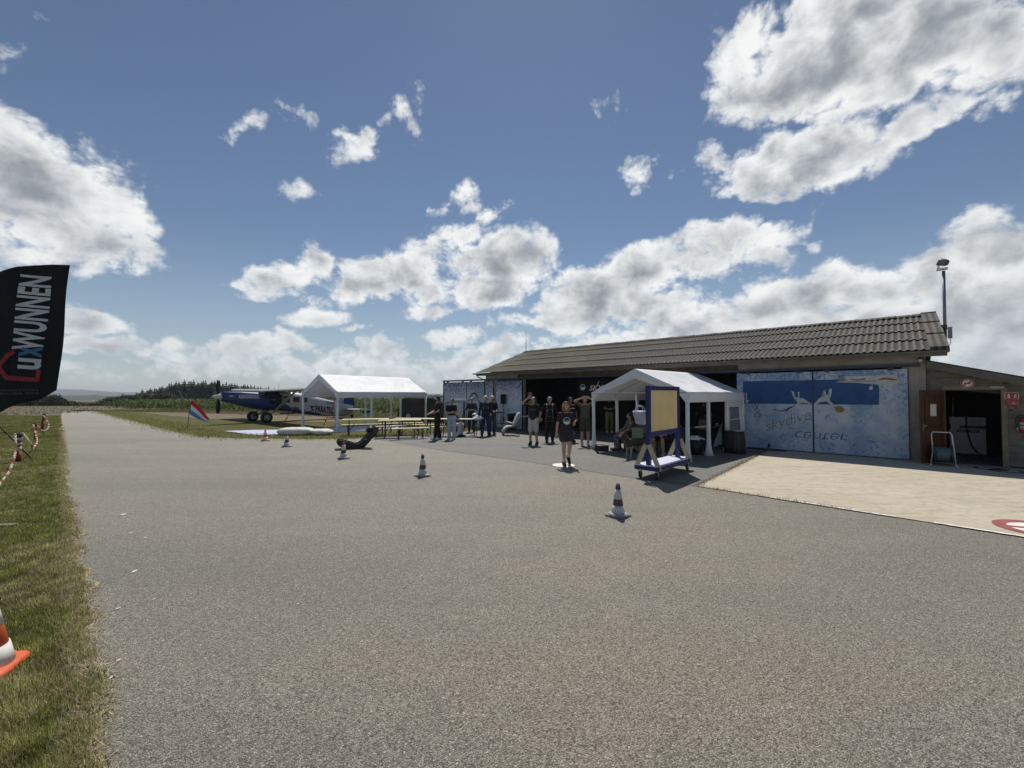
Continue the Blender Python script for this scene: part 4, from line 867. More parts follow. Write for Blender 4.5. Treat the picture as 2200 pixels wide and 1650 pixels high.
shed()
def fsign(name, label, cat, px, py):
    t, z = FT(px, py, .03); return thing(name, label, cat, HW(t, .03, z), HRZ)
def shed_things():
    # round no-smoking sign
    n = 28; sg = fsign('no_smoking_sign', 'round white and red no smoking sign above the shed doorway', 'sign', 2078, 823.5)
    white = M('sign_white', (.62, .60, .57), .6); red = M('sign_red', (.38, .04, .035), .6); blk = M('sign_black', (.02, .02, .02), .6)
    a = MB(); a.lathe([(.0, .004), (.125, .004), (.125, -.004), (.0, -.004)], n, (0, .012, 0), Matrix.Rotation(R(-90), 3, 'X'), False); a.build('plate', white, sg)
    b = MB(); b.lathe([(.092, .0045), (.092, .0062), (.118, .0062), (.118, .0045)], n, (0, .012, 0), Matrix.Rotation(R(-90), 3, 'X'), False, caps=False); b.box((0, .0195, 0), (.2, .002, .022), Matrix.Rotation(R(40), 3, 'Y')); b.build('red_ring', red, sg)
    c = MB(); c.box((.0, .0175, -.005), (.12, .002, .022)); c.box((-.055, .0175, .025), (.012, .002, .03)); c.build('cigarette', blk, sg)
    f = fsign('extinguisher_sign', 'red and white fire extinguisher pictogram sign on the shed boards', 'sign', 2173.5, 850.5)
    MB().bb((-.115, 0, -.085), (.115, .006, .085)).build('plate', white, f); MB().bb((-.105, .006, -.075), (.105, .009, .075)).build('red_field', red, f)
    w = MB(); w.bb((.03, .009, -.055), (.07, .012, .03)); w.bb((.04, .009, .03), (.06, .012, .05)); w.bb((-.075, .009, -.04), (-.035, .012, -.02)); w.bb((-.07, .009, -.015), (-.04, .012, .01)); w.bb((-.075, .009, .015), (-.05, .012, .045)); w.build('pictogram', white, f)
    al = fsign('alarm_box', 'small faded red alarm box below the fire extinguisher sign', 'box', 2174, 865)
    MB().bb((-.11, 0, -.065), (.10, .05, .065)).build('case', M('faded_red', (.34, .07, .075), .6), al); MB().ell((-.02, .052, -.02), (.02, .008, .02)).build('button', white, al)
    pl = fsign('padlock_box', 'small grey lock bracket under the red alarm box', 'lock', 2172, 875.5)
    MB().bb((-.04, 0, -.03), (.04, .03, .03)).build('bracket', M('lock_grey', (.18, .18, .16), .5), pl); MB().lathe([(.018, -.02), (.018, .02)], 10, (0, .02, -.06)).build('shackle', M('lock_dark', (.06, .06, .055), .5), pl)
    st = fsign('pale_label_plate', 'narrow pale label plate over the right end of the shed doorway', 'label', 2142, 832)
    MB().bb((-.12, 0, -.022), (.12, .008, .022)).build('plate', M('pale_plate', (.42, .42, .39), .7), st)
    ex = fsign('fire_extinguisher', 'red fire extinguisher hung on the shed wall at the right edge', 'extinguisher', 2199.5, 913)
    t = M('extinguisher_red', (.30, .022, .022), .35, .1, 5); MB().lathe([(.0, -.20), (.075, -.19), (.085, -.16), (.085, .13), (.06, .19), (.025, .215), (.0, .215)], 20, (0, .1, 0)).build('cylinder', t, ex)
    MB().lathe([(.022, .2), (.022, .25), (.0, .25)], 10, (0, .1, 0)).box((-.03, .1, .265), (.14, .03, .02)).box((-.03, .1, .235), (.11, .025, .012)).build('valve', M('valve_dark', (.08, .08, .08), .4), ex)
    MB().tube([(.02, .1, .24), (.09, .11, .25), (.14, .11, .16), (.145, .11, .02), (.12, .11, -.05)], .011, 7).build('hose', M('black_rubber', (.015, .015, .015), .6), ex)
    MB().tube([(.12, .11, -.05), (.115, .11, -.15)], .017, 8).build('nozzle', M('nozzle_grey', (.3, .3, .3), .5), ex)
    l = MB()
    for z0, z1 in ((-.1, -.085), (-.07, -.02), (.01, .07)):
        l.lathe([(.0862, z0), (.0862, z1)], 20, (0, .1, 0))
    l.build('label_band', M('label_white', (.5, .48, .46), .6), ex)
    MB().bb((-.03, .0, -.05), (.03, .02, .15)).build('bracket', M('valve_dark', (.08, .08, .08), .4), ex)
    # fuel pump standing inside
    g = G(2078, 979.5); p = thing('fuel_pump', 'pale grey fuel pump with black hose inside the dark shed', 'fuel pump', (g.x, g.y, .03), HRZ)
    body = M('pump_white', (.50, .52, .54), .45, .1, 4); MB().bb((-.37, -.22, .06), (.37, .20, .80)).bb((-.37, -.22, .92), (.37, .20, 1.16)).bb((-.34, -.2, .80), (.34, .15, .92)).build('housing', body, p)
    MB().bb((-.38, -.23, 0), (.38, .21, .06)).build('plinth', M('plinth_dark', (.05, .05, .05), .7), p)
    MB().bb((-.30, .20, .96), (.04, .206, 1.12)).build('display_panel', M('panel_grey', (.36, .37, .38), .4), p); MB().bb((-.36, .155, .82), (.16, .2, .91)).bb((-.24, .20, .70), (.22, .208, .78)).build('black_strip', M('strip_black', (.012, .013, .015), .4), p)
    MB().bb((-.20, .2085, .725), (-.05, .2105, .755)).bb((.05, .2085, .725), (.18, .2105, .755)).bb((-.13, .2065, 1.03), (-.03, .2085, 1.05)).build('label', M('label_grey', (.3, .3, .3), .6), p)
    MB().tube([(.02, .22, 1.16), (.02, .26, 1.0), (.02, .27, .8), (-.02, .27, .55), (-.08, .28, .3), (-.2, .32, .1), (-.38, .4, .03), (-.55, .55, .02)], .018, 8).build('hose', M('black_rubber', (.015, .015, .015), .6), p)
    MB().tube([(.28, .05, 1.16), (.27, .03, 1.78)], .012, 6).build('pole', M('pump_pole', (.5, .5, .5), .5), p)
    # hose reel trolley in front of the brown door
    g = G(2027, 1001); h = thing('hose_trolley', 'hose reel trolley with a white tube handle before the shed door', 'hose trolley', (g.x, g.y, .02), HRZ)
    al_ = M('white_tube', (.62, .62, .58), .4); fr = MB()
    fr.tube([(.24, .1, .0), (.19, .02, .35), (.21, -.06, .80), (.18, -.07, .86), (-.14, -.07, .86), (-.17, -.06, .80), (-.20, .02, .35), (-.22, .1, .0)], .016, 8); fr.build('handle_frame', al_, h)
    MB().tube([(.22, .09, .08), (.25, .3, .0)], .014, 6).tube([(-.21, .09, .1), (-.24, .3, .0)], .014, 6).build('foot', al_, h)
    MB().lathe([(.0, -.17), (.24, -.17), (.24, -.15), (.11, -.15), (.11, .15), (.24, .15), (.24, .17), (.0, .17)], 24, (0, .04, .30), Matrix.Rotation(R(90), 3, 'Y')).build('reel', M('reel_plastic', (.05, .075, .09), .5), h)
    cl = MB(); pts = []
    for k in range(140):
        a = k*.42; pts.append((-.13+.26*(k/140), .04+math.cos(a)*.165, .30+math.sin(a)*.165))
    cl.tube(pts, .016, 6); cl.build('hose', M('hose_teal', (.11, .17, .19), .5), h)
    MB().lathe([(.0, -.03), (.10, -.03), (.10, .03), (.0, .03)], 18, (.24, -.12, .10), Matrix.Rotation(R(90), 3, 'Y')).build('wheel', M('black_rubber', (.015, .015, .015), .6), h)
    MB().lathe([(.0, -.03), (.10, -.03), (.10, .03), (.0, .03)], 18, (-.24, -.12, .10), Matrix.Rotation(R(90), 3, 'Y')).build('wheel', M('black_rubber', (.015, .015, .015), .6), h)
    # loose hose coil beside it
    g = G(2058, 990); c = MB(); pts = [(math.cos(k*.35)*(.22+.0006*k), math.sin(k*.35)*(.2), .02+.012*(k//18)+.004*math.sin(k)) for k in range(110)]
    c.tube(pts, .014, 6); o = c.build('hose_coil', M('hose_teal_dark', (.04, .07, .075), .5)); o.location = (g.x, g.y, .02); tag(o, 'dark coiled hose lying on the ground under the fuel pump', 'hose')
    # hand truck by the left mural door
    g = G(1660, 966.5); k = thing('hand_truck', 'red upright hand truck with black wheels against the painted door', 'hand truck', (g.x, g.y, .015), HRZ+.4)
    MB().tube([(.0, 0, .05), (.0, -.02, .86)], .035, 10).tube([(-.18, 0, .05), (-.18, -.02, .80)], .018, 8).box((-.09, -.01, .55), (.2, .02, .03)).build('frame', M('truck_red', (.35, .018, .014), .45), k)
    MB().box((-.09, .1, .02), (.3, .2, .012)).build('toe_plate', M('truck_dark', (.05, .02, .02), .6), k)
    for x in (.11, -.29): MB().lathe([(.05, -.035), (.12, -.035), (.13, 0), (.12, .035), (.05, .035)], 18, (x, -.06, .13), Matrix.Rotation(R(90), 3, 'Y')).build('wheel', M('black_rubber', (.015, .015, .015), .6), k)
    ho = MB(); pts = [HW(*q) for q in ((2.9, .35, .03), (3.3, .5, .03), (3.8, .35, .03), (4.3, .45, .035), (4.9, .5, .035), (5.3, .3, .035))]; ho.tube(pts, .022, 6); o = ho.build('ground_hose', M('black_rubber', (.015, .015, .015), .6)); tag(o, 'black hose lying along the foot of the painted doors', 'hose')
shed_things()

# ------------------------------------------------------------------ marquees
FAB = M('white_tent_fabric', (.80, .81, .83), .6, .05, 3, .6, 5, trans=.14)
PVC = M('clear_window_film', (.26, .28, .31), .25, .2, 6, .3, 9, trans=.3)
POLE = M('tent_pole', (.45, .46, .48), .4, .1, 4)
def marquee(label, loc, rz, Wd, L, nb, zE, zR, seed, straps=(), panel=False):
    T = thing('marquee', label, 'tent', loc, rz, None); rr = random.Random(seed); nz = lambda x, y: noise.noise(Vector((x*1.6+seed, y*1.6, seed)))*.5+noise.noise(Vector((x*5+seed, y*2.2, seed+4)))*.28+noise.noise(Vector((x*9+y*6, y*3-x*2, seed+9)))*.22
    bay = L/nb
    for y0 in (0.0, Wd):
        def roof(u, v):
            x = -.06+(L+.12)*u; f = v; y = y0+(Wd/2-y0)*f; sag = -.075*math.sin(math.pi*((x/bay) % 1.0))*math.sin(math.pi*min(1, max(0, f)))*(1-f*.2)
            return (x, y+(-.04 if y0 == 0 else .04)*(1-f), zE+(zR-zE)*f+sag+.085*nz(x, y)*math.sin(math.pi*min(f+.06, 1)))
        MB().thick(roof, 84, 22, (0, 0, -.004)).build('roof_panel', FAB, T, recalc=False)
        def val(u, v):
            x = -.06+(L+.12)*u; return (x, y0+(-.045 if y0 == 0 else .045)+.012*nz(x*2, v)*v, zE+.005-.30*v-.012*abs(math.sin(math.pi*x/bay))*0)
        MB().thick(val, 40, 4, (0, .004, 0)).build('valance', FAB, T)
    for x, out in ((-.06, -1), (L+.06, 1)):        # gable: strips along the rafters, open below
        for y0 in (0.0, Wd):
            s = 1 if y0 == 0 else -1; dx, dz = Wd/2, zR-zE; ln = math.hypot(dx, dz); nx, nzz = dz/ln, -dx/ln
            mb = MB(); w = .27; a = (y0-.04*s, zE+.0); b = (Wd/2, zR+.005); c = (Wd/2, zR-w*ln/dx); d = (y0+.02*s, zE-.30); e_ = (y0-.04*s, zE-.30)
            kx = .30; d2 = (y0+.22*s, zE-.06)
            mb.prism([a, b, c, d2, d, e_], lambda p, q, t: (t, p, q), x-.003, x+.003); mb.build('gable_trim', FAB, T)
        MB().tube([(x*.98, 0, zE-.02), (x*.98, Wd, zE-.02)], .018, 8).build('tie_bar', POLE, T)
    MB().tube([(0, Wd/2, zR-.04), (L, Wd/2, zR-.04)], .018, 8).build('ridge_pole', POLE, T)
    for k in range(1, nb):
        MB().tube([(k*bay, 0, zE-.03), (k*bay, Wd/2, zR-.05), (k*bay, Wd, zE-.03)], .018, 8).build('rafter', POLE, T)
    for k in range(nb+1):
        for y0 in (0.0, Wd):
            mb = MB(); a = rr.uniform(0, 6); prof = []
            rings = []
            for z, r_ in ((zE-.02, .055), (1.2, .052), (.6, .055), (.35, .062), (.18, .085), (.0, .125)):
                rings.append([Vector((k*bay+r_*math.cos(t)*(1+.18*math.sin(3*t+a+z)), y0+r_*math.sin(t)*(1+.18*math.sin(3*t+a+z)), z)) for t in [2*math.pi*i/12 for i in range(12)]])
            mb.loft(rings).build('leg', FAB, T)
    for p, q in straps:                            # orange tie-down straps, in local coordinates
        o = MB(); p, q = Vector(p), Vector(q); d = (q-p).normalized(); o.bar(p, q, .035, .006); o.build('guy_strap', M('orange_strap', (.62, .13, .05), .6), T)
        MB().box(p+d*((q-p).length*.72), (.05, .05, .10)).build('ratchet', M('ratchet_red', (.20, .03, .02), .5), T)
    if panel:
        x0, x1 = (nb-1)*bay+.06, L-.04
        def pan(u, v): 
            x = x0+(x1-x0)*u+.10*v*(1-u)*0; return (x+.05*math.sin(9*u)*v*.4, .02+.05*nz(x*4, v*2)*v-.12*v*v*u, (zE-.28)*(1-v)+.32*v)
        def sub(u0, u1, v0, v1, nm, mat, off=.004): MB().thick(lambda u, v: pan(u0+(u1-u0)*u, v0+(v1-v0)*v), 14, 10, (0, off, 0)).build(nm, mat, T)
        sub(0, 1, 0, .16, 'side_panel', FAB); sub(0, .16, .16, .78, 'side_panel', FAB); sub(.80, 1, .16, .78, 'side_panel', FAB); sub(0, 1, .78, .83, 'side_panel', FAB)
        sub(.16, .80, .16, .46, 'window', PVC); sub(.16, .80, .48, .78, 'window', PVC); sub(.16, .80, .46, .48, 'window_bar', FAB)
        def curt(u, v): x = (nb-1)*bay+.05+.16*u*(.4+v); return (x, .03+.05*math.sin(u*8+v*3)*(.3+v), (zE-.3)*(1-v)*.55+.02*v*(1-v)+.0)
        MB().thick(curt, 10, 12, (0, .004, 0)).build('side_curtain', FAB, T)
    return T
t1r = G(725, 927); a1 = math.atan2(.82, .57)
def loc_of(w, o, a):
    d = Vector(w)-Vector(o); return (d.x*math.cos(a)+d.y*math.sin(a), -d.x*math.sin(a)+d.y*math.cos(a), d.z)
marquee('white gabled party tent on the grass beside the aeroplane, tied with orange straps', t1r, a1, 3.3, 6.0, 3, 1.99, 2.93, 3,
        straps=(((0, 3.3, 1.9), loc_of(G(603, 917.5), t1r, a1)), ((0, 0, 1.85), loc_of(G(690, 924), t1r, a1))))
t2r = Vector((5.0, 11.75, .016)); a2 = math.atan2(.66, .75)
marquee('white gabled party tent in front of the open hangar with people sitting inside', t2r, a2, 3.3, 4.1, 3, 1.93, 2.67, 8, panel=True)
def peg():
    p = G(604, 917); o = MB(); o.lathe([(.0, .12), (.05, .10), (.06, .0)], 8, (0, 0, 0)).tube([(0, 0, .1), (-.06, 0, .24)], .012, 5); ob = o.build('tent_peg', M('orange_plastic', (.72, .16, .05), .5)); ob.location = p; tag(ob, 'small orange peg marker in the grass left of the tied tent', 'peg')
peg()
# ------------------------------------------------------------------ beer tables and benches
WOOD = M('varnished_pine', (.80, .72, .47), .5, .12, 5); IRON = M('dark_green_iron', (.018, .022, .018), .5)
def top_frame(p, q, z):
    a, b = G(*p, z), G(*q, z); d = b-a; rz = math.atan2(d.y, d.x); return a, b, rz, d.length
def set_mesh(kind, L, wd, z):
    top = MB(); rr = random.Random(3)
    for k in range(2 if kind == 'table' else 1):
        w = wd/(2 if kind == 'table' else 1); y = -wd/2+w*(k+.5); top.box((0, y, z-.014), (L, w-.004, .028))
    top.box((0, 0, z-.033), (L*.94, wd*.55, .012))
    legs = []
    for s in (-1, 1):
        f = MB(); x = s*(L/2-.28); y = wd*.42
        for yy in (-y, y): f.bar((x, yy, 0), (x, yy, z-.03), .03, .03, (1, 0, 0))
        f.bar((x, -y, z*.32), (x, y, z*.32), .025, .025); f.bar((x, -y, z-.06), (x, y, z-.06), .03, .03)
        f.bar((x, 0, z*.32), (x-s*.32, 0, z-.04), .02, .02)
        if kind == 'table':
            f.bar((x, -y, z*.62), (x, y, z*.95), .02, .02); f.bar((x, y, z*.62), (x, -y, z*.95), .02, .02)
        legs.append(f)
    return top, legs
tops = {}
def furniture(kind, label, p, q, z, off, length=None):
    a, b, rz, L = top_frame(p, q, z); wd = .5 if kind == 'table' else .25; L = length or L; d = Vector((math.cos(rz), math.sin(rz), 0)); n = Vector((-d.y, d.x, 0)); c = (a+b)/2+n*wd/2; c.z = off
    t = thing('beer_table' if kind == 'table' else 'beer_bench', label, kind, c, rz, 'beer tables by the party tent' if kind == 'table' else 'beer benches by the party tent')
    top, legs = set_mesh(kind, L, wd, z)
    top.build('tabletop' if kind == 'table' else 'seat', WOOD, t)
    for f in legs: f.build('leg_frame', IRON, t)
    return t
TBL = [furniture('table', 'pale folding beer table farthest left, in front of the party tent', (735, 901.5), (836, 899.5), .77, 0),
       furniture('table', 'folding beer table nearest the camera, just right of the black rocker chair', (812, 903.2), (904.5, 902), .77, 0),
       furniture('table', 'folding beer table behind the others, left of the man in black', (844, 899), (930, 899.8), .77, 0),
       furniture('table', 'folding beer table with a helmet on it, behind the woman in white jeans', (934, 900.4), (1033, 901), .77, .01)]
for lab, p, q in (('long pine bench behind the leftmost beer table', (733.5, 912.6), (826, 910.6)), ('pine bench right behind the top of the black rocker chair', (795, 916.8), (875, 914)),
                  ('pine bench standing nearest the camera on the asphalt edge', (842.5, 921.2), (923.5, 918.4)), ('pine bench between the nearest table and the tent', (828, 909.8), (910, 907.4)),
                  ('pine bench left of the man in black, under the rear table', (886, 912.5), (956, 911.4)), ('pine bench on which the person in white trousers sits', (930, 917), (997, 914.4))):
    furniture('bench', lab, p, q, .47, 0)
def on_table():
    p = G(1019, 897, .80); h = thing('helmet', 'white helmet with dark visor lying on the beer table', 'helmet', (p.x, p.y+.15, .78), 0)
    MB().ell((0, 0, .11), (.12, .14, .115)).build('shell', M('helmet_white', (.70, .70, .68), .35), h); MB().ell((-.02, -.10, .10), (.085, .06, .06)).build('visor', M('visor_dark', (.02, .02, .025), .2), h)
    p = G(1021, 899.5, .80); mb = MB()
    def cl(u, v): r_ = .26; return (p.x+.1+(u-.5)*2*r_, p.y+.18+(v-.5)*.34, .785+.13*math.sin(math.pi*u)*math.sin(math.pi*v)*(1+.5*noise.noise(Vector((u*4, v*4, 1))))+.01)
    mb.thick(cl, 14, 10, (0, 0, -.008)); o = mb.build('white_garment', M('white_cloth', (.70, .70, .70), .8, .1, 8)); tag(o, 'crumpled white garment lying on the beer table before the navy jacket', 'cloth')
on_table()
# ------------------------------------------------------------------ ground sheet and cushions
def tarp():
    pts = [(480, 927.2), (546, 925.4), (613, 923.6), (700, 920.5), (780, 917), (850, 913.5), (868, 919.5), (800, 924.5), (722, 929.5), (660, 931.5), (613, 934), (570, 935), (534, 934.2), (505, 930.5)]
    V = [G(*p) for p in pts]; mb = MB(); n = len(V); z = .03
    mb.add([(p.x, p.y, z+.018*math.sin(i*2.1)) for i, p in enumerate(V)]+[(p.x, p.y, .004) for p in V], [tuple(range(n))]+[(i, i+n, (i+1) % n+n, (i+1) % n) for i in range(n)])
    o = mb.build('ground_sheet', M('lilac_white_sheet', (.50, .54, .72), .55, .12, 2)); tag(o, 'lilac white ground sheet spread on the grass under the party tent', 'sheet')
tarp()
def cushion(label, px, py, L, Wd, H, rz, seed):
    g = G(px, py); mb = MB()
    def f(u, v):
        th = 2*math.pi*u; ph = math.pi*(v-.5); c = lambda w, m: math.copysign(abs(math.cos(w))**m, math.cos(w)); s = lambda w, m: math.copysign(abs(math.sin(w))**m, math.sin(w))
        x, y, z = L/2*c(ph, .55)*c(th, .55), Wd/2*c(ph, .55)*s(th, .55), H/2*s(ph, 1.0)*(1+.12*noise.noise(Vector((math.cos(th)*2.5, math.sin(th)*2.5, seed))))
        z += .03*noise.noise(Vector((x*4, y*9, seed)))*math.cos(ph); return (x, y, max(z+H*.5, .0))
    mb.sheet(f, 40, 18); o = mb.build('floor_cushion', M('off_white_canvas', (.66, .65, .58), .8, .12, 6, .5, 14)); o.location = g; o.rotation_euler = (0, 0, rz); tag(o, label, 'cushion', 'white floor cushions'); return o
cushion('fat off white floor cushion lying at the left on the ground sheet', 636, 935, 1.55, .85, .36, .1, 2); cushion('flatter off white floor cushion lying right beside the fat one', 688, 934, 1.15, .8, .27, -.25, 5)
# ------------------------------------------------------------------ rocker chair
def rocker():
    g = G(757, 965); k = .00094; cx = 900; P = lambda a: [((x-cx)*k, (1083-y)*k) for x, y in a]
    r_ = thing('rocker_chair', 'black padded floor rocker chair with headrest speakers on the asphalt', 'chair', (g.x+.06, g.y+.2, .01), R(25))
    side = P([(222, 850), (236, 790), (265, 752), (310, 735), (420, 752), (560, 795), (700, 838), (800, 880), (880, 903), (960, 893), (1030, 855), (1110, 765), (1240, 605), (1350, 490), (1430, 380), (1450, 325), (1540, 300), (1615, 322), (1642, 410), (1600, 515), (1500, 645), (1400, 765), (1300, 885), (1200, 1000), (1120, 1072), (1000, 1083), (780, 1083), (600, 1068), (470, 1050), (380, 1012), (280, 930)])
    black = M('black_leatherette', (.016, .017, .019), .42, .2, 8, .15, 30); shell = M('black_shell', (.010, .010, .012), .5, .2, 6)
    for y0, y1 in ((-.27, -.19), (.19, .27)): MB().prism(side, lambda a, b, t: (a, t, b), y0, y1, False).build('side_panel', shell, r_)
    mid = P([(240, 860), (260, 800), (320, 765), (480, 800), (620, 850), (760, 915), (880, 950), (980, 935), (1060, 880), (1150, 775), (1270, 640), (1390, 510), (1470, 400), (1560, 330), (1610, 380), (1570, 500), (1400, 740), (1200, 985), (1110, 1060), (780, 1070), (470, 1040), (300, 940)])
    MB().prism(mid, lambda a, b, t: (a, t, b), -.19, .19).build('seat', black, r_)
    MB().ell(((1345-cx)*k, 0, (1083-395)*k), (.14, .20, .09), Matrix.Rotation(R(40), 3, 'Y').transposed()).build('headrest', black, r_)
    for y in (-.12, 0, .12): MB().cap(((1090-cx)*k, y, (1083-850)*k), ((1300-cx)*k, y, (1083-610)*k), .045, .045).build('backrest_roll', black, r_)
    for s in (-1, 1):
        d = MB().lathe([(.0, .012), (.05, .012), (.075, .016), (.08, .0)], 20, ((1545-cx)*k, s*.272, (1083-435)*k), Matrix.Rotation(R(90*s), 3, 'X').transposed()); d.build('speaker', M('speaker_grey', (.05, .05, .055), .6), r_)
    MB().lathe([(.0, .01), (.03, .01), (.034, .0)], 16, ((1205-cx)*k, -.272, (1083-745)*k), Matrix.Rotation(R(90), 3, 'X')).build('control_knob', M('knob_grey', (.22, .22, .22), .4), r_)
    MB().tube([((420-cx)*k, -.15, .04), ((440-cx)*k, -.15, .0), ((440-cx)*k, .15, .0), ((420-cx)*k, .15, .04)], .012, 6).build('front_foot', shell, r_)
rocker()
# ------------------------------------------------------------------ traffic cones
def cone(label, px, py, h, cols, rot=.785, base=.285, rb=.105, bands=None, group='traffic cones along the asphalt', flange=False, loc=None):
    g = loc or G(px, py); c = thing('traffic_cone', label, 'traffic cone', (g.x, g.y, .008), rot, group); dark, light, basec, tip = cols
    z0 = .03*h/.5; rt = .026*h/.5; r_ = lambda z: rb+(rt-rb)*(z-z0)/(h-z0)
    b = MB()
    if flange:
        pts = []
        for k in range(32):
            t = 2*math.pi*k/32; m = max(abs(math.cos(t)), abs(math.sin(t))); rr = min(base/2/m, base*.63); pts.append((rr*math.cos(t), rr*math.sin(t)))
        b.loft([[Vector((x, y, 0)) for x, y in pts], [Vector((x, y, .028)) for x, y in pts], [Vector((x*.93, y*.93, .045)) for x, y in pts], [Vector((x*.74, y*.74, .06)) for x, y in pts], [Vector((x*.62, y*.62, .10)) for x, y in pts]])
    else: b.box((0, 0, z0*.4), (base, base, z0*.8))
    b.build('base', basec, c)
    if not flange: MB().lathe([(rb*1.42, z0*.8), (rb*1.42, z0*1.5), (rb*1.02, z0*1.9)], 24).build('collar', M('collar_grey', (.34, .34, .35), .6, .2, 10), c)
    MB().lathe([(r_(z0), z0*.5), (rt, h-.004), (rt*.7, h), (0, h)], 24).build('cone_body', dark, c)
    for a, e in bands or ((.104, .342), (.534, .82)):
        a *= h; e *= h; MB().lathe([(r_(a)+.0025, a), (r_(e)+.0025, e)], 24).build('reflective_band', light, c)
    MB().lathe([(r_(h*.84)+.002, h*.84), (rt+.002, h*.985)], 24).build('tip', tip, c)
    return c
grey = M('cone_brown', (.085, .062, .056), .6, .25, 12); lt = M('cone_reflective', (.52, .52, .55), .45, .12, 20); blk = M('cone_base_black', (.16, .155, .15), .7, .3, 14); org = M('cone_orange', (.72, .13, .04), .5, .15, 8, trans=.15); red = M('cone_red', (.42, .04, .035), .5, .2, 9)  # one even brown for the dark parts of the banded cones
cone('small glowing orange cone at the grass edge, left of the cushions', 570, 947.5, .47, (org, M('cone_white_lit', (.72, .66, .60), .5), org, org), .6)
cone('grey banded cone on the asphalt just in front of the white cushions', 616, 960, .46, (grey, lt, blk, grey), .75)
cone('brown cone with a dark red tip right in front of the black rocker chair', 738, 986, .49, (grey, lt, blk, red), .7)
cone('brown and white cone alone in the middle of the asphalt', 908, 1024, .50, (grey, lt, blk, grey), .72)
cone('nearest brown and white cone, standing in front of the blue board trolley', 1328, 1110, .505, (grey, lt, blk, grey), .74)
cone('large bright orange and white cone on the grass, cut by the left edge', 0, 0, .60, (org, M('cone_white_lit2', (.74, .72, .68), .5, .15, 9), org, org), .35, .36, .155, ((.07, .30), (.53, .80)), flange=True, loc=G(-42, 1453))
# ------------------------------------------------------------------ red and white posts with chain
def barrier():
    rd = M('post_red', (.26, .022, .02), .6, .2, 10); wh = M('post_white', (.50, .46, .44), .6, .15, 10); dk = M('post_cap_black', (.03, .025, .022), .7)
    tops = []
    for lab, b, t, r_ in (('nearest red and white banded post, leaning, with chain hanging to the left', (39, 994), (45, 931), .055), ('middle red post with dark top, upright in the mown grass', (77, 946), (77, 909), .055), ('farthest red post, leaning to the right near the taxiway', (90, 924), (96.5, 889), .055)):
        p = G(*b); z = ZY(t[1], p.y); q = Vector(((t[0]-1100)/FL*p.y, p.y, z)); P = thing('barrier_post', lab, 'post', p, 0, 'red posts of the chain barrier'); d = q-p; tops.append(q)
        bands = [(0, .38, rd), (.38, .55, wh), (.55, .60, rd), (.60, .68, wh), (.68, .76, rd), (.76, .86, wh), (.86, 1.0, dk)] if 'nearest' in lab else [(0, .55, rd), (.55, .80, rd), (.80, 1.0, dk)]
        for a, e, m in bands: MB().tube([d*a, d*e], r_, 14, True).build('band', m, P)
        MB().tube([d*.95+Vector((0, -.05, 0)), d*.95+Vector((.0, -.09, .02))], .012, 6).build('hook', dk, P)
    far_l = Vector((-15.2, 9.6, .05))
    ch = M('chain_cream', (.66, .64, .52), .6, .1, 20); ch2 = M('chain_red', (.30, .06, .05), .6)
    for lab, pts in (('cream and red plastic chain from the nearest post down to the left', [tops[0]+Vector((-.02, -.08, -.02))]+[Vector(((a-1100)/FL*Y_, Y_, max(ZY(b, Y_), .03))) for a, b, Y_ in ((37, 968, 10.95), (31, 996, 10.4), (22, 1020, 9.7), (10, 1042, 8.9), (-2, 1058, 8.2), (-30, 1075, 7.4))]),
                     ('plastic chain sagging between the nearest and the middle post', [tops[0]+Vector((.05, .05, -.02)), tops[0]+Vector((.12, .2, -.35)), tops[0]*.85+tops[1]*.15+Vector((.28, 0, -.52)), tops[0]*.5+tops[1]*.5+Vector((.30, 0, -.50)), tops[1]*.85+tops[0]*.15+Vector((.10, 0, -.38)), tops[1]+Vector((0, -.06, -.03))]),
                     ('plastic chain sagging between the middle and the farthest post', [tops[1]+Vector((.05, .05, -.1)), tops[1]*.8+tops[2]*.2+Vector((.25, 0, -.42)), tops[1]*.5+tops[2]*.5+Vector((.35, 0, -.52)), tops[1]*.2+tops[2]*.8+Vector((.30, 0, -.40)), tops[2]+Vector((.0, -.06, -.05))])):
        dens = []
        for i in range(len(pts)-1):
            for k in range(10):
                u = k/10; p0 = pts[max(i-1, 0)]; p1 = pts[i]; p2 = pts[i+1]; p3 = pts[min(i+2, len(pts)-1)]
                dens.append(.5*((2*p1)+(p2-p0)*u+(2*p0-5*p1+4*p2-p3)*u*u+(3*p1-p0-3*p2+p3)*u**3))
        for v in dens: v.z = max(v.z, .03)
        T = thing('plastic_chain', lab, 'chain', (0, 0, 0), 0, 'chains of the barrier'); s = 0.0; ms = {0: MB(), 1: MB()}; step = .068; acc = 0; idx = 0
        for a, b in zip(dens[:-1], dens[1:]):
            L = (b-a).length
            while s <= L:
                p = a+(b-a)*(s/max(L, 1e-6)); d = (b-a).normalized(); sd = d.cross(Vector((0, 0, 1))) if idx % 2 else d.cross(Vector((1, .2, 0))); sd.normalize(); ring = []
                for k in range(9):
                    t = 2*math.pi*k/8; ring.append(p+d*.045*math.cos(t)+sd*.020*math.sin(t))
                ms[1 if (idx//6) % 2 else 0].tube(ring, .007, 5, True, False); idx += 1; s += step
            s -= L
        o = MB(); 
        o.v = ms[0].v+ms[1].v; k0 = len(ms[0].v); o.f = ms[0].f+[tuple(i+k0 for i in f) for f in ms[1].f]; o.sm = ms[0].sm+ms[1].sm; ob = o.build('links', ch, T); ob.data.materials.append(ch2); n0 = len(ms[0].f)
        for i, p_ in enumerate(ob.data.polygons):
            if i >= n0: p_.material_index = 1
barrier()
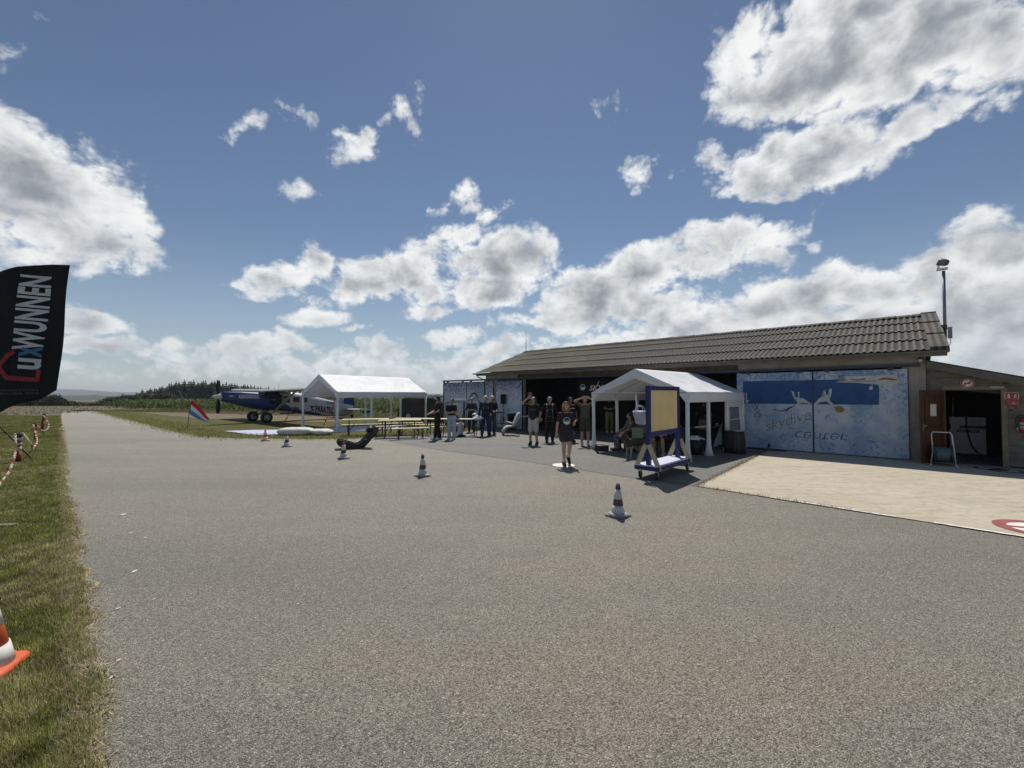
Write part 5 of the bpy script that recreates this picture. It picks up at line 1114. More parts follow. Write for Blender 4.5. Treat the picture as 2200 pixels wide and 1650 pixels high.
# ------------------------------------------------------------------ feather flag
def feather_flag():
    Y = 11.2; fx = lambda px: (px-1100)/FL*Y; fz = lambda py: ZY(py, Y)
    top = [(-95, 664), (-70, 626), (-30, 597), (0, 584), (30, 573), (60, 568.5), (100, 567.5), (142, 569)]; bot = [(-95, 937), (-50, 908), (0, 888), (30, 876), (60, 866), (100, 859), (120, 850), (142, 838)]
    wave = lambda x, z: .05*math.sin((x-fx(-95))*2.2+.5*z)+.02*math.sin(5*x+2*z)
    T = thing('feather_flag', 'black feather flag with white and red lettering at the left edge', 'flag', (fx(-97), Y, 0)); ox = fx(-97)
    def pt(px, py, off=0.0):
        x, z = fx(px), fz(py); return (x-ox, wave(x, z)-off, z)
    def f(u, v):
        p0 = -95+237*u; py = interp(top, p0)+(interp(bot, p0)-interp(top, p0))*v; return pt(p0-u*u*(22*v**.8), py)
    MB().thick(f, 40, 40, (0, .008, 0)).build('cloth', M('black_flag_cloth', (.005, .0055, .007), .85, .2, 5, .2, 12), T)
    wh = M('flag_white', (.62, .63, .68), .8, .1, 6); bl = M('flag_blue', (.06, .17, .36), .8); rd = M('flag_red', (.34, .03, .04), .8); gr = M('flag_grey', (.12, .12, .13), .8)
    d = Vector((15, -202)).normalized(); n = Vector((d.y, -d.x))
    def run(body, s0, width, hgt, mat, bold=.02):
        def fn(x, y):
            p = Vector((85, 795))+d*(s0+x)+n*y; return pt(p.x, p.y, .018)
        textobj(body, 1.0, 'lettering', mat, T, fn, width, 0, bold, 2, hgt=hgt)
    run('u', 0, 23, 45, wh, .03); run('x', 26, 24, 46, bl, .03); run('WUNNEN', 40.5, 161, 61, wh, .03)
    pts = [(30, 757), (21, 763), (3, 788), (21, 812), (82, 816), (84.5, 797)]; mb = MB()
    for (a, b), (c, e) in zip(pts[:-1], pts[1:]):
        A, B = Vector((a, b)), Vector((c, e)); dd = (B-A).normalized(); A -= dd*3; B += dd*3; nn = Vector((-dd.y, dd.x))*4.6
        mb.add([pt(*(A+(B-A)*t_+nn*s_), .02) for s_ in (1, -1) for t_ in (0, .25, .5, .75, 1)], [(i, i+1, i+6, i+5) for i in range(4)])
    mb.build('house_emblem', rd, T)
    for body, x0, x1, y0 in (('PROMOTION', 5, 84, 841.5), ('IMMOBILIERE', -6, 87, 848.5)):
        textobj(body, 1.0, 'lettering', gr, T, lambda x, y: pt(x0+x, y0-y-.02*x, .018), x1-x0, 0, .0, 0, hgt=4.6)
    dk = M('flag_pole_black', (.02, .02, .022), .4); pole = [(0, .06, 0), (0, .06, 2.2), (.02, .06, fz(800)), (.05, .06, fz(690)), (fx(-70)-ox, .06, fz(630)), (fx(-30)-ox, .05, fz(601)), (fx(30)-ox, .04, fz(577)), (fx(90)-ox, .03, fz(573))]
    MB().tube(pole, [.022, .02, .018, .016, .013, .011, .009, .008], 8).build('pole', dk, T)
    hub = Vector((0, .06, 2.15))
    for e in (G(69, 987), G(0, 1003), Vector((fx(-97)-1.2, 12.3, 0)), Vector((fx(-97)-.9, 10.1, 0))):
        e = e-Vector((ox, Y, 0)); MB().tube([hub, e], .014, 7).build('leg', dk, T)
        m = hub+(e-hub)*.62; MB().ell(m, .03).tube([m, Vector((0, .06, m.z+.05))], .009, 5).build('brace', dk, T)
feather_flag()
def small_flag():
    b = G(402.7, 921.5); Y = b.y; fx = lambda px: (px-1100)/FL*Y-b.x; fz = lambda py: ZY(py, Y)
    T = thing('small_flag', 'small red, white and blue striped flag on a thin leaning stick', 'flag', b)
    MB().tube([(0, 0, -.05), (fx(407), 0, fz(889)), (fx(413), 0, fz(858))], .014, 6).build('stick', M('flag_stick', (.045, .04, .035), .6), T)
    for nm, v0, v1, m in (('red_stripe', 0, 1/3, M('stripe_red', (.62, .04, .05), .7, .1, 6, trans=.3)), ('white_stripe', 1/3, 2/3, M('stripe_white', (.72, .72, .76), .7, .06, 6, trans=.3)), ('blue_stripe', 2/3, 1, M('stripe_blue', (.09, .32, .62), .7, .1, 6, trans=.3))):
        def f(u, v):
            w = v0+(v1-v0)*v; a = (412.7+40.5*u, 859+40*u**1.05); c = (407+41*u, 889+18.5*u**.8); k = w**(1-.35*u)*(1-.0*u)
            px, py = a[0]+(c[0]-a[0])*k, a[1]+(c[1]-a[1])*k
            if v0 == 0: pass
            return (fx(px), .10*math.sin(5*u+2*w)*u, fz(py))
        MB().thick(f, 16, 4, (0, .004, 0)).build(nm, m, T)
small_flag()
def plank():
    p = G(12, 1133.5); o = MB().box((0, 0, .012), (.42, .09, .024)).build('wooden_slat', M('grey_wood', (.20, .19, .18), .85, .2, 8)); o.location = (p.x-.1, p.y, .02); o.rotation_euler = (0, 0, .12); tag(o, 'short grey wooden slat lying in the grass at the left edge', 'plank')
plank()
# ------------------------------------------------------------------ board trolley
def trolley():
    T = thing('board_trolley', 'blue wheeled trolley carrying an upright plywood board', 'trolley', (3.03, 9.22, .008), math.atan2(.714, .70))
    bl = M('ultramarine_paint', (.014, .019, .125), .5, .15, 6, .1, 30); ply = M('plywood', (.74, .56, .28), .7, .10, 3, .1, 25); pale = M('pale_plywood', (.48, .42, .28), .7, .12, 4)
    f = MB(); f.bb((-.10, -.27, .20), (1.80, -.19, .29)).bb((-.10, .19, .20), (1.80, .27, .29)).bb((-.10, -.19, .20), (-.02, .19, .29)).bb((1.72, -.19, .20), (1.80, .19, .29)).bb((.8, -.19, .2), (.88, .19, .29)); f.build('base_frame', bl, T)
    MB().bb((-.085, -.255, .2905), (1.785, .255, .312)).build('deck', M('white_deck', (.62, .64, .78), .45, .06, 6), T)
    for x in (.03, 1.60): MB().bb((x-.045, -.045, .313), (x+.045, .045, 2.07)).build('post', bl, T)
    MB().bb((.076, -.04, 1.975), (1.554, .04, 2.068)).build('rail', bl, T); MB().bb((.076, -.04, .93), (1.554, .04, 1.035)).build('rail', bl, T)
    b = MB().bb((.076, -.018, 1.036), (1.554, .018, 1.974)).build('board', ply, T)
    for x, s in ((-.017, -1), (1.647, 1)):
        for sy in (-1, 1):
            a = Vector((x+s*.012, 0, .76)); c = Vector((x+s*.012, sy*.285, .205)); a.y += sy*.035; MB().bar(a, c, .022, .105, (0, 1, .5)).build('brace', pale, T)
    for x in (.0, 1.66):
        for y in (-.20, .20):
            w = MB().lathe([(.0, -.02), (.045, -.02), (.075, -.016), (.08, 0), (.075, .016), (.045, .02), (.0, .02)], 18, (x+.03, y, .08), Matrix.Rotation(R(90), 3, 'X')).build('wheel', M('caster_black', (.02, .02, .02), .6), T)
            MB().lathe([(.0, -.024), (.03, -.024), (.03, .024), (.0, .024)], 12, (x+.03, y, .08), Matrix.Rotation(R(90), 3, 'X')).build('hub', M('caster_steel', (.5, .5, .5), .35, metal=.8), w)
            MB().bar((x, y-.03, .20), (x+.03, y-.03, .08), .008, .04).bar((x, y+.03, .20), (x+.03, y+.03, .08), .008, .04).box((x, y, .192), (.09, .08, .012)).build('caster_fork', M('caster_steel', (.5, .5, .5), .35, metal=.8), T)
    # tote bag hung on the back of the board
    B = thing('tote_bag', 'lilac white tote bag hanging tilted on the back of the board', 'bag', (0, 0, 0)); m = T.matrix_basis
    rz = math.atan2(.714, .70); mw = Matrix.Translation((3.03, 9.22, 0)) @ Matrix.Rotation(rz, 4, 'Z')
    B.matrix_world = mw @ Matrix.Translation((.16, .05, 1.36)) @ Matrix.Rotation(R(-18), 4, 'Y')
    bm = M('lilac_canvas', (.36, .37, .50), .8, .08, 5)
    out = [(-.17, .15), (.17, .15), (.13, -.15), (-.08, -.17)]
    MB().prism([(x*1.0, z) for x, z in out], lambda a, b, t: (t*.9, a*.95+.20, b), -.05, .05).build('bag_body', bm, B)
    for t in (-.04, .04): MB().tube([(t, .08, .15), (t*.7, .12, .26), (t*.5, .20, .28), (t*.7, .27, .24), (t, .31, .15)], .010, 5).build('handle', bm, B)
trolley()

# ------------------------------------------------------------------ aeroplane
def plane():
    rz = math.atan2(.766, .645); T = thing('aeroplane', 'blue and white single propeller aeroplane parked on the grass behind the tent', 'aeroplane', (-18.62, 25.54, 0), rz)
    q = NT('aeroplane_paint'); sx = q.n('ShaderNodeSeparateXYZ'); q.l(q.tc.outputs['Object'], sx.inputs[0]); nz = q.noise(2.6, 7, .75); 
    line = q.math('ADD', q.math('MULTIPLY', sx.outputs[0], -.27), 2.22); d = q.math('ADD', q.math('SUBTRACT', sx.outputs[2], line), q.math('MULTIPLY', q.math('SUBTRACT', nz, .5), .75))
    w = q.math('MULTIPLY', q.ramp(d, -.02, .02), q.ramp(q.math('ADD', sx.outputs[0], q.math('MULTIPLY', nz, .5)), 4.02, 4.06))
    q.col(q.mix(w, (.011, .036, .15), (.38, .40, .44))); q.rough(.32); PAINT = q.m
    blue = M('aircraft_blue', (.011, .036, .15), .35, .08, 4); white = M('aircraft_white', (.66, .68, .70), .35, .05, 4); dark = M('aircraft_glass', (.02, .025, .035), .12, .2, 3); steel = M('aircraft_steel', (.20, .21, .22), .5); black = M('tyre_rubber', (.016, .016, .016), .75, .2, 12)
    ST = [(.52, 2.00, 1.44, .22), (.62, 2.03, 1.40, .27), (.9, 2.05, 1.32, .31), (1.5, 2.06, 1.14, .38), (2.4, 2.02, .88, .46), (3.0, 1.99, .80, .52), (3.6, 2.04, .74, .55), (4.6, 2.03, .60, .54), (5.5, 1.90, .42, .48), (6.6, 1.62, .27, .40), (7.6, 1.38, .20, .30), (8.6, 1.15, .18, .20), (9.35, 1.0, .26, .07)]
    S_ = [a[0] for a in ST]; at = lambda s: [float(np.interp(s, S_, [a[i] for a in ST])) for i in (1, 2, 3)]
    E_ = .62; sg = lambda v, m: math.copysign(abs(v)**m, v)
    def ring(s, grow=0.0, n=28):
        zt, zb, hw = at(s); return [Vector((s, (hw+grow)*sg(math.cos(2*math.pi*k/n), E_), (zt+zb)/2+((zt-zb)/2+grow)*sg(math.sin(2*math.pi*k/n), E_))) for k in range(n)]
    MB().loft([ring(s) for s in np.linspace(.52, 9.35, 46)]).build('fuselage', PAINT, T)
    def side(s, z, off=.02):
        zt, zb, hw = at(s); t = min(1, abs((z-(zt+zb)/2)/((zt-zb)/2))); return -(hw*max(1-t**(2/E_), 0)**(E_/2)+off)
    MB().lathe([(.0, 0), (.05, .06), (.12, .22), (.18, .42), (.205, .53)], 20, (0, 0, 1.72), Matrix.Rotation(R(90), 3, 'Y')).build('spinner', M('spinner_white', (.62, .62, .62), .3), T)
    for s in (1, -1):
        b = MB(); rings = []
        for r_, c, tw in ((.14, .07, 25), (.4, .12, 18), (.75, .125, 12), (1.04, .085, 8)):
            a = R(tw); rings.append([Vector((.36+c*math.cos(a)*x-.016*y*math.sin(a), c*math.sin(a)*x+.016*y*math.cos(a), 1.72+s*r_)) for x, y in ((-1, 0), (0, 1), (1, 0), (0, -1))])
        b.loft(rings).build('propeller_blade', M('blade_black', (.014, .014, .015), .45), T)
    # chevrons, stripes, lettering on the near side
    wm = M('decal_white', (.62, .63, .66), .4); bk = M('decal_black', (.012, .012, .014), .5)
    for k in range(8):
        s0 = 1.34+k*.145; mb = MB(); pts = [(s0+.10, 1.86), (s0+.17, 1.86), (s0+.08, 1.74), (s0+.19, 1.60), (s0+.10, 1.60), (s0-.0, 1.74)]
        mb.add([(s, side(s, z), z) for s, z in pts], [(0, 1, 2, 5), (5, 2, 3, 4)]); mb.build('chevron', wm, T)
    MB().add([(s, side(s, z), z) for s, z in ((.85, 1.80), (1.18, 1.76), (.9, 1.71))], [(0, 1, 2)]).build('exhaust_stub', wm, T)
    fn = lambda s0, z0, kx=1: (lambda x, y: (s0+x, side(s0+x, z0+y-.13*x), z0+y-.13*x))
    textobj('PARATEC', 1.0, 'lettering', bk, T, fn(6.2, .60), 1.42, 0, .035, 1, hgt=.46)
    textobj('D-FP', 1.0, 'lettering', bk, T, fn(7.05, 1.16), .66, .1, .02, 1, hgt=.2)
    MB().add([(s, side(s, z), z) for s, z in ((5.75, 1.06), (6.14, .98), (6.10, .90), (5.96, .90), (6.14, .66), (6.02, .62), (5.88, .86), (5.82, .98))], [(0, 1, 2, 3, 6, 7), (3, 4, 5, 6)]).build('arrow_emblem', bk, T)
    # glazing
    ws = MB(); n = 28; idx = [k for k in range(n) if math.sin(2*math.pi*k/n) > -.05]
    def glas(s0, s1, lo, hi, m=8):
        mb = MB(); mb.sheet(lambda u, v: (s0+(s1-s0)*u+.06*(1-v)*(.5-u), side(s0+(s1-s0)*u, lo+(hi-lo)*v, .008), lo+(hi-lo)*v), m, m); return mb
    glas(2.72, 3.02, 1.50, 1.93).build('windshield', dark, T)
    for s0, s1 in ((3.08, 3.52), (3.95, 4.42), (4.60, 5.10), (5.28, 5.62)):
        glas(s0, s1, 1.22 if s0 < 3.5 else 1.30, 1.74 if s0 < 4.5 else 1.66).build('window', dark, T)
    MB().sheet(lambda u, v: (3.5+.42*u, side(3.5+.42*u, .95+.85*v, .01), .95+.85*v), 6, 8).build('cabin_opening_shade', M('cabin_shade_dark', (.012, .014, .02), .7), T)  # dark sheet painted in for the shade of the open cabin
    # the same glazing on the far side
    for s0, s1 in ((2.72, 3.02), (3.08, 3.52), (3.95, 4.42), (4.60, 5.10)):
        MB().sheet(lambda u, v: (s0+(s1-s0)*u, -side(s0+(s1-s0)*u, 1.3+.4*v, .008), 1.3+.4*v), 6, 6).build('window', dark, T)
    top = MB(); top.sheet(lambda u, v: (2.55+.55*u, (-.40+.80*v)*(1-.15*(1-u)), at(2.55+.55*u)[0]+.012+.06*u*(1-abs(2*v-1)**2)), 8, 10); top.build('windshield', dark, T)
    # wing with struts
    prof = [(0, .02), (.06, .085), (.25, .145), (.6, .15), (1.1, .10), (1.65, .02), (1.1, -.015), (.5, -.03), (.1, -.02)]
    for s in (-1, 1):
        MB().prism([(2.95+a, 2.06+b) for a, b in prof], lambda a, b, t: (a, t*s, b+.012*t), 0.0, 6.9).build('wing', M('wing_grey_white', (.36, .37, .36), .45, .08, 3), T)
        MB().prism([(4.2+a, 2.06+b) for a, b in ((0, .05), (.42, .0), (.42, -.03), (0, -.05))], lambda a, b, t: (a, t*s, b+.012*t), .7, 6.6).build('flap', M('flap_grey', (.40, .41, .41), .5), T)
        MB().bar((3.5, s*.50, .78), (3.65, s*3.3, 2.07), .06, .14, (1, 0, 0)).build('wing_strut', M('strut_grey', (.34, .36, .33), .4), T)
        # landing gear
        wx, wy, wr = 2.70, s*1.24, .36
        g = MB(); g.tube([(2.75, s*.42, .92), (wx, wy-s*.14, wr)], .038, 8).tube([(3.55, s*.45, .78), (wx+.02, wy-s*.14, wr)], .032, 8).tube([(3.1, s*.1, .80), (wx, wy-s*.14, wr+.02)], .03, 8); g.build('gear_leg', M('gear_dark', (.04, .042, .045), .5), T)
        ax = Matrix.Rotation(R(90), 3, 'X'); wl = MB().lathe([(.19, -.13), (.28, -.14), (.345, -.09), (.36, 0), (.345, .09), (.28, .14), (.19, .13)], 28, (wx, wy, wr), ax, caps=False).build('wheel', black, T)
        MB().lathe([(.0, -.09), (.15, -.12), (.20, -.11), (.20, .11), (.15, .12), (.0, .09)], 20, (wx, wy, wr), ax).build('rim', M('rim_grey', (.36, .36, .36), .45), wl)
        for k in range(5):
            a = 6.283*k/5; MB().ell((wx+.11*math.cos(a), wy-.115*(1 if s < 0 else -1), wr+.11*math.sin(a)), (.035, .02, .035)).build('rim_hole', bk, wl)
    MB().tube([(9.0, 0, .26), (9.25, 0, .12)], .03, 6).lathe([(.05, -.04), (.12, -.035), (.13, 0), (.12, .035), (.05, .04)], 16, (9.28, 0, .13), Matrix.Rotation(R(90), 3, 'X')).build('tail_wheel', black, T)
    fin = MB(); fin.prism([(7.75, 1.30), (8.35, 2.35), (8.55, 2.52), (9.30, 2.52), (9.45, 1.0), (9.2, .8), (8.0, 1.1)], lambda a, b, t: (a, t, b), -.045, .045); fin.build('fin', blue, T)
    for k in range(5):
        s0 = 7.95+k*.12; MB().add([(s0, -.047, 1.12), (s0+.05, -.047, 1.12), (s0+.22, -.047, 1.5+.1*k), (s0+.16, -.047, 1.5+.1*k)], [(0, 1, 2, 3)]).build('fin_stripe', wm, T)
    for s in (-1, 1): MB().prism([(8.45, .72), (8.6, .78), (9.5, .74), (9.5, .71), (8.6, .69)], lambda a, b, t: (a, t*s, b), .05, 2.4).build('stabilizer', M('wing_grey_white', (.36, .37, .36), .45, .08, 3), T)
    MB().prism([(9.32, .62), (9.62, .70), (9.62, .50), (9.30, .44)], lambda a, b, t: (a, t, b), -2.2, -1.5).build('elevator_horn', blue, T)
    MB().tube([(3.9, .1, 2.2), (3.93, .1, 2.62)], .012, 5).build('antenna', steel, T)
    MB().bb((3.75, -.62, .52), (4.75, -.56, .62)).tube([(3.9, -.6, .6), (3.9, -.5, .75)], .02, 5).tube([(4.6, -.6, .6), (4.6, -.5, .7)], .02, 5).build('boarding_step', bk, T)
    return T
plane()
def car():
    c = thing('estate_car', 'black estate car parked behind the far end of the tied party tent', 'car', (-5.6, 29.3, 0), R(-14)); pb = M('black_car_paint', (.010, .012, .018), .25, .1, 3); gl = M('car_glass', (.012, .018, .028), .08, .1, 2); tr = M('car_trim', (.42, .44, .46), .4)
    out = [(-2.3, .35), (-2.32, .80), (-2.15, 1.02), (-1.95, 1.52), (-1.7, 1.60), (.4, 1.62), (.75, 1.56), (1.35, 1.06), (2.1, .92), (2.3, .72), (2.32, .35), (1.9, .25), (-1.9, .25)]
    MB().prism(out, lambda a, b, t: (a, t, b), -.88, .88).build('body', pb, c)
    for s in (-1, 1):
        MB().prism([(-1.85, 1.08), (-1.75, 1.48), (-.55, 1.52), (-.55, 1.08)], lambda a, b, t: (a, t, b), s*.881, s*.885).build('window', gl, c); MB().prism([(-.45, 1.08), (-.45, 1.52), (.55, 1.52), (1.1, 1.08)], lambda a, b, t: (a, t, b), s*.881, s*.885).build('window', gl, c)
        MB().bar((-1.75, s*.80, 1.66), (.4, s*.80, 1.68), .03, .04).build('roof_rail', tr, c)
        for x in (-1.45, 1.45):
            w = MB().lathe([(.2, -.1), (.31, -.1), (.33, 0), (.31, .1), (.2, .1)], 24, (x, s*.82, .33), Matrix.Rotation(R(90), 3, 'X'), caps=False).build('wheel', M('tyre_rubber', (.016, .016, .016), .75, .2, 12), c); MB().lathe([(.0, -.08), (.2, -.09), (.2, .09), (.0, .08)], 18, (x, s*.825, .33), Matrix.Rotation(R(90), 3, 'X')).build('rim', tr, w)
        MB().box((2.2, s*.66, .78), (.2, .34, .14)).build('headlight', M('headlight', (.5, .52, .54), .2), c)
    MB().prism([(1.22, .62), (1.58, .60), (1.66, .84), (1.50, 1.00), (1.24, .98), (1.16, .80)], lambda a, b, t: (a, t, b), -.892, -.884).build('white_patch', M('patch_white', (.75, .76, .76), .5), c)  # flat white patch on the car's side
car()
# ------------------------------------------------------------------ things along the hangar front
BLK = M('black_plastic', (.016, .016, .017), .5, .2, 10)
def speaker():
    g = G(1081, 921.5); S_ = thing('speaker_stand', 'black tripod stand under the loudspeaker before the pale door panel', 'stand', (g.x, g.y, .012))
    MB().tube([(0, 0, .25), (0, 0, 1.34)], .018, 8).build('pole', BLK, S_); MB().tube([(0, 0, .58), (0, 0, .64)], .034, 8).tube([(0, 0, .26), (0, 0, .31)], .034, 8).build('collar', BLK, S_)
    for k in range(3):
        a = R(200+120*k); MB().tube([(0, 0, .61), (.50*math.cos(a), .50*math.sin(a), .02)], .013, 6).tube([(0, 0, .28), (.27*math.cos(a), .27*math.sin(a), .29)], .01, 6).build('leg', BLK, S_)
    L = thing('loudspeaker', 'black loudspeaker box on the tripod stand before the door panel', 'loudspeaker', (g.x, g.y, 1.34+.012)); b = MB(); pr = [(-.14, -.12), (.14, -.12), (.11, .13), (-.11, .13)]
    b.loft([[Vector((x*.96, y*.96, 0)) for x, y in pr], [Vector((x, y, .02)) for x, y in pr], [Vector((x, y, .50)) for x, y in pr], [Vector((x*.96, y*.96, .52)) for x, y in pr]], False); b.build('cabinet', BLK, L)
    MB().bb((-.12, -.126, .03), (.12, -.121, .49)).build('grille', M('grille_black', (.012, .012, .013), .8, .3, 60), L); MB().box((0, -.129, .25), (.022, .004, .022)).build('badge', M('badge_olive', (.25, .26, .10), .5), L)
speaker()
def by_door():
    p = HW(16.0, .42); s = thing('bar_stool', 'dark round topped stool between the loudspeaker stand and the door', 'stool', (p.x, p.y, .012)); MB().lathe([(.0, .86), (.21, .86), (.22, .88), (.22, .91), (.0, .92)], 22).build('seat', M('stool_dark', (.05, .055, .06), .6), s)
    for k in range(4): a = R(45+90*k); MB().tube([(.12*math.cos(a), .12*math.sin(a), .86), (.22*math.cos(a), .22*math.sin(a), 0)], .013, 6).build('leg', M('stool_steel', (.07, .08, .09), .5), s)
    MB().tube([(.18*math.cos(R(k*30)), .18*math.sin(R(k*30)), .30) for k in range(13)], .01, 6).build('foot_ring', M('stool_steel', (.07, .08, .09), .5), s)
    p = HW(14.95, .50); b = thing('waste_bin', 'black waste bin with flared lid behind the white lounge chair', 'bin', (p.x, p.y, .012)); MB().lathe([(.20, 0), (.25, .72), (.29, .74), (.29, .78)], 20).build('body', BLK, b); MB().lathe([(.30, .78), (.30, .81), (.2, .86), (.0, .87)], 20).build('lid', BLK, b)
    p = HW(13.9, .6); t = thing('tray_table', 'small white topped folding table left of the man shading his eyes', 'table', (p.x, p.y, .012), HRZ); MB().bb((-.24, -.2, .74), (.24, .2, .765)).build('tabletop', M('table_white', (.66, .68, .72), .4), t)
    for s_ in (-1, 1): MB().bar((-.2, s_*.15, 0), (.2, s_*.15, .74), .02, .02).bar((.2, s_*.15, 0), (-.2, s_*.15, .74), .02, .02).build('leg', M('leg_dark', (.03, .03, .03), .5), t)
    mb = MB().ell((.05, .0, .79), (.06, .06, .03)); mb.build('bowl', M('bowl_pale', (.5, .5, .5), .5)); o = bpy.data.objects['bowl']; o.location = (p.x, p.y, .012); tag(o, 'pale bowl on the small white topped table', 'bowl')
    # lounge chair, seen from its side
    g = G(1098, 936); k = .0212; P = lambda px, py: ((px-1098)*k, (936-py)*k); c = thing('lounge_chair', 'padded white lounge chair with dark legs facing left in the sun', 'chair', (g.x, g.y+.15, .012), R(8))
    pad = M('chair_pad', (.40, .43, .40), .7, .5, 7, .5, 12); path = [P(1080, 935), P(1081, 927), P(1085, 920), P(1090, 917.5), P(1097, 917), P(1103, 917.5)]; 
    def cush(path, nm, th):
        rings = []
        for i, (x, z) in enumerate(path):
            a = path[max(i-1, 0)]; b = path[min(i+1, len(path)-1)]; d = Vector((b[0]-a[0], 0, b[1]-a[1])).normalized(); n = Vector((-d.z, 0, d.x)); w = .26; t_ = th*(.75+.35*abs(math.sin(i*1.6)))
            rings.append([Vector((x, 0, z))+Vector((0, w*sx_, 0))+n*t_*sz for sx_, sz in ((-1, -.6), (-.9, -1), (.9, -1), (1, -.6), (1, .6), (.9, 1), (-.9, 1), (-1, .6))])
        MB().loft(rings).build(nm, pad, c)
    cush(path, 'seat_cushion', .045); cush([P(1104, 916), P(1106, 910), P(1108, 904), P(1110.5, 898), P(1113, 893), P(1115.5, 889.5), P(1117, 889)], 'back_cushion', .055)
    for y in (-.28, .28):
        MB().tube([(*[P(1087, 907)[0], y, P(1087, 907)[1]],), (*[P(1107, 911.5)[0], y, P(1107, 911.5)[1]],)], .022, 7).build('armrest', M('chair_white', (.6, .62, .62), .4), c)
        MB().tube([(P(1086, 935)[0], y, .0), (P(1100, 914)[0], y, P(1100, 914)[1]), (P(1106, 911)[0], y, P(1106, 911)[1])], .014, 6).tube([(P(1114, 935)[0], y, 0), (P(1104, 918)[0], y, P(1104, 918)[1]), (P(1088, 908)[0], y, P(1088, 908)[1])], .014, 6).build('leg', M('leg_dark', (.03, .03, .03), .5), c)
        MB().tube([(P(1104, 918)[0], y, P(1104, 918)[1]), (P(1117, 891)[0], y, P(1117, 891)[1])], .014, 6).build('back_frame', M('chair_white', (.6, .62, .62), .4), c)
    # tube frame with a pale canopy in front of the outer doors
    Y = 21.6; x = lambda px: (px-1100)/FL*Y; z = lambda py: ZY(py, Y); f = thing('canopy_frame', 'dark tube frame with a pale canopy in front of the blotched doors', 'frame', (0, 0, 0)); st = M('frame_dark_steel', (.04, .045, .055), .5)
    MB().bb((x(974), Y-.1, z(863)), (x(1003.5), Y+.6, z(857.5))).build('canopy', M('canopy_pale', (.46, .49, .50), .6, .1, 4), f)
    for yy in (Y-.08, Y+.58):
        MB().tube([(x(959), yy, .012), (x(958.5), yy, z(866)), (x(961), yy, z(863.6)), (x(996), yy, z(863.8)), (x(996.6), yy, .012)], .024, 8).build('side_frame', st, f)
    MB().tube([(x(997.5), Y+.25, .012), (x(997.2), Y+.25, z(866)), (x(998.5), Y+.25, z(860.5)), (x(1002), Y+.25, z(858.8)), (x(1024), Y+.25, z(858.8)), (x(1028.5), Y+.25, z(861)), (x(1029.5), Y+.25, z(866)), (x(1031), Y+.25, .012)], .03, 8).build('arch', st, f)
    MB().tube([(x(992.5), Y+.25, .02), (x(993.5), Y+.2, z(893)), (x(997), Y+.2, z(884))], .035, 6).build('side_bar', st, f)
by_door()
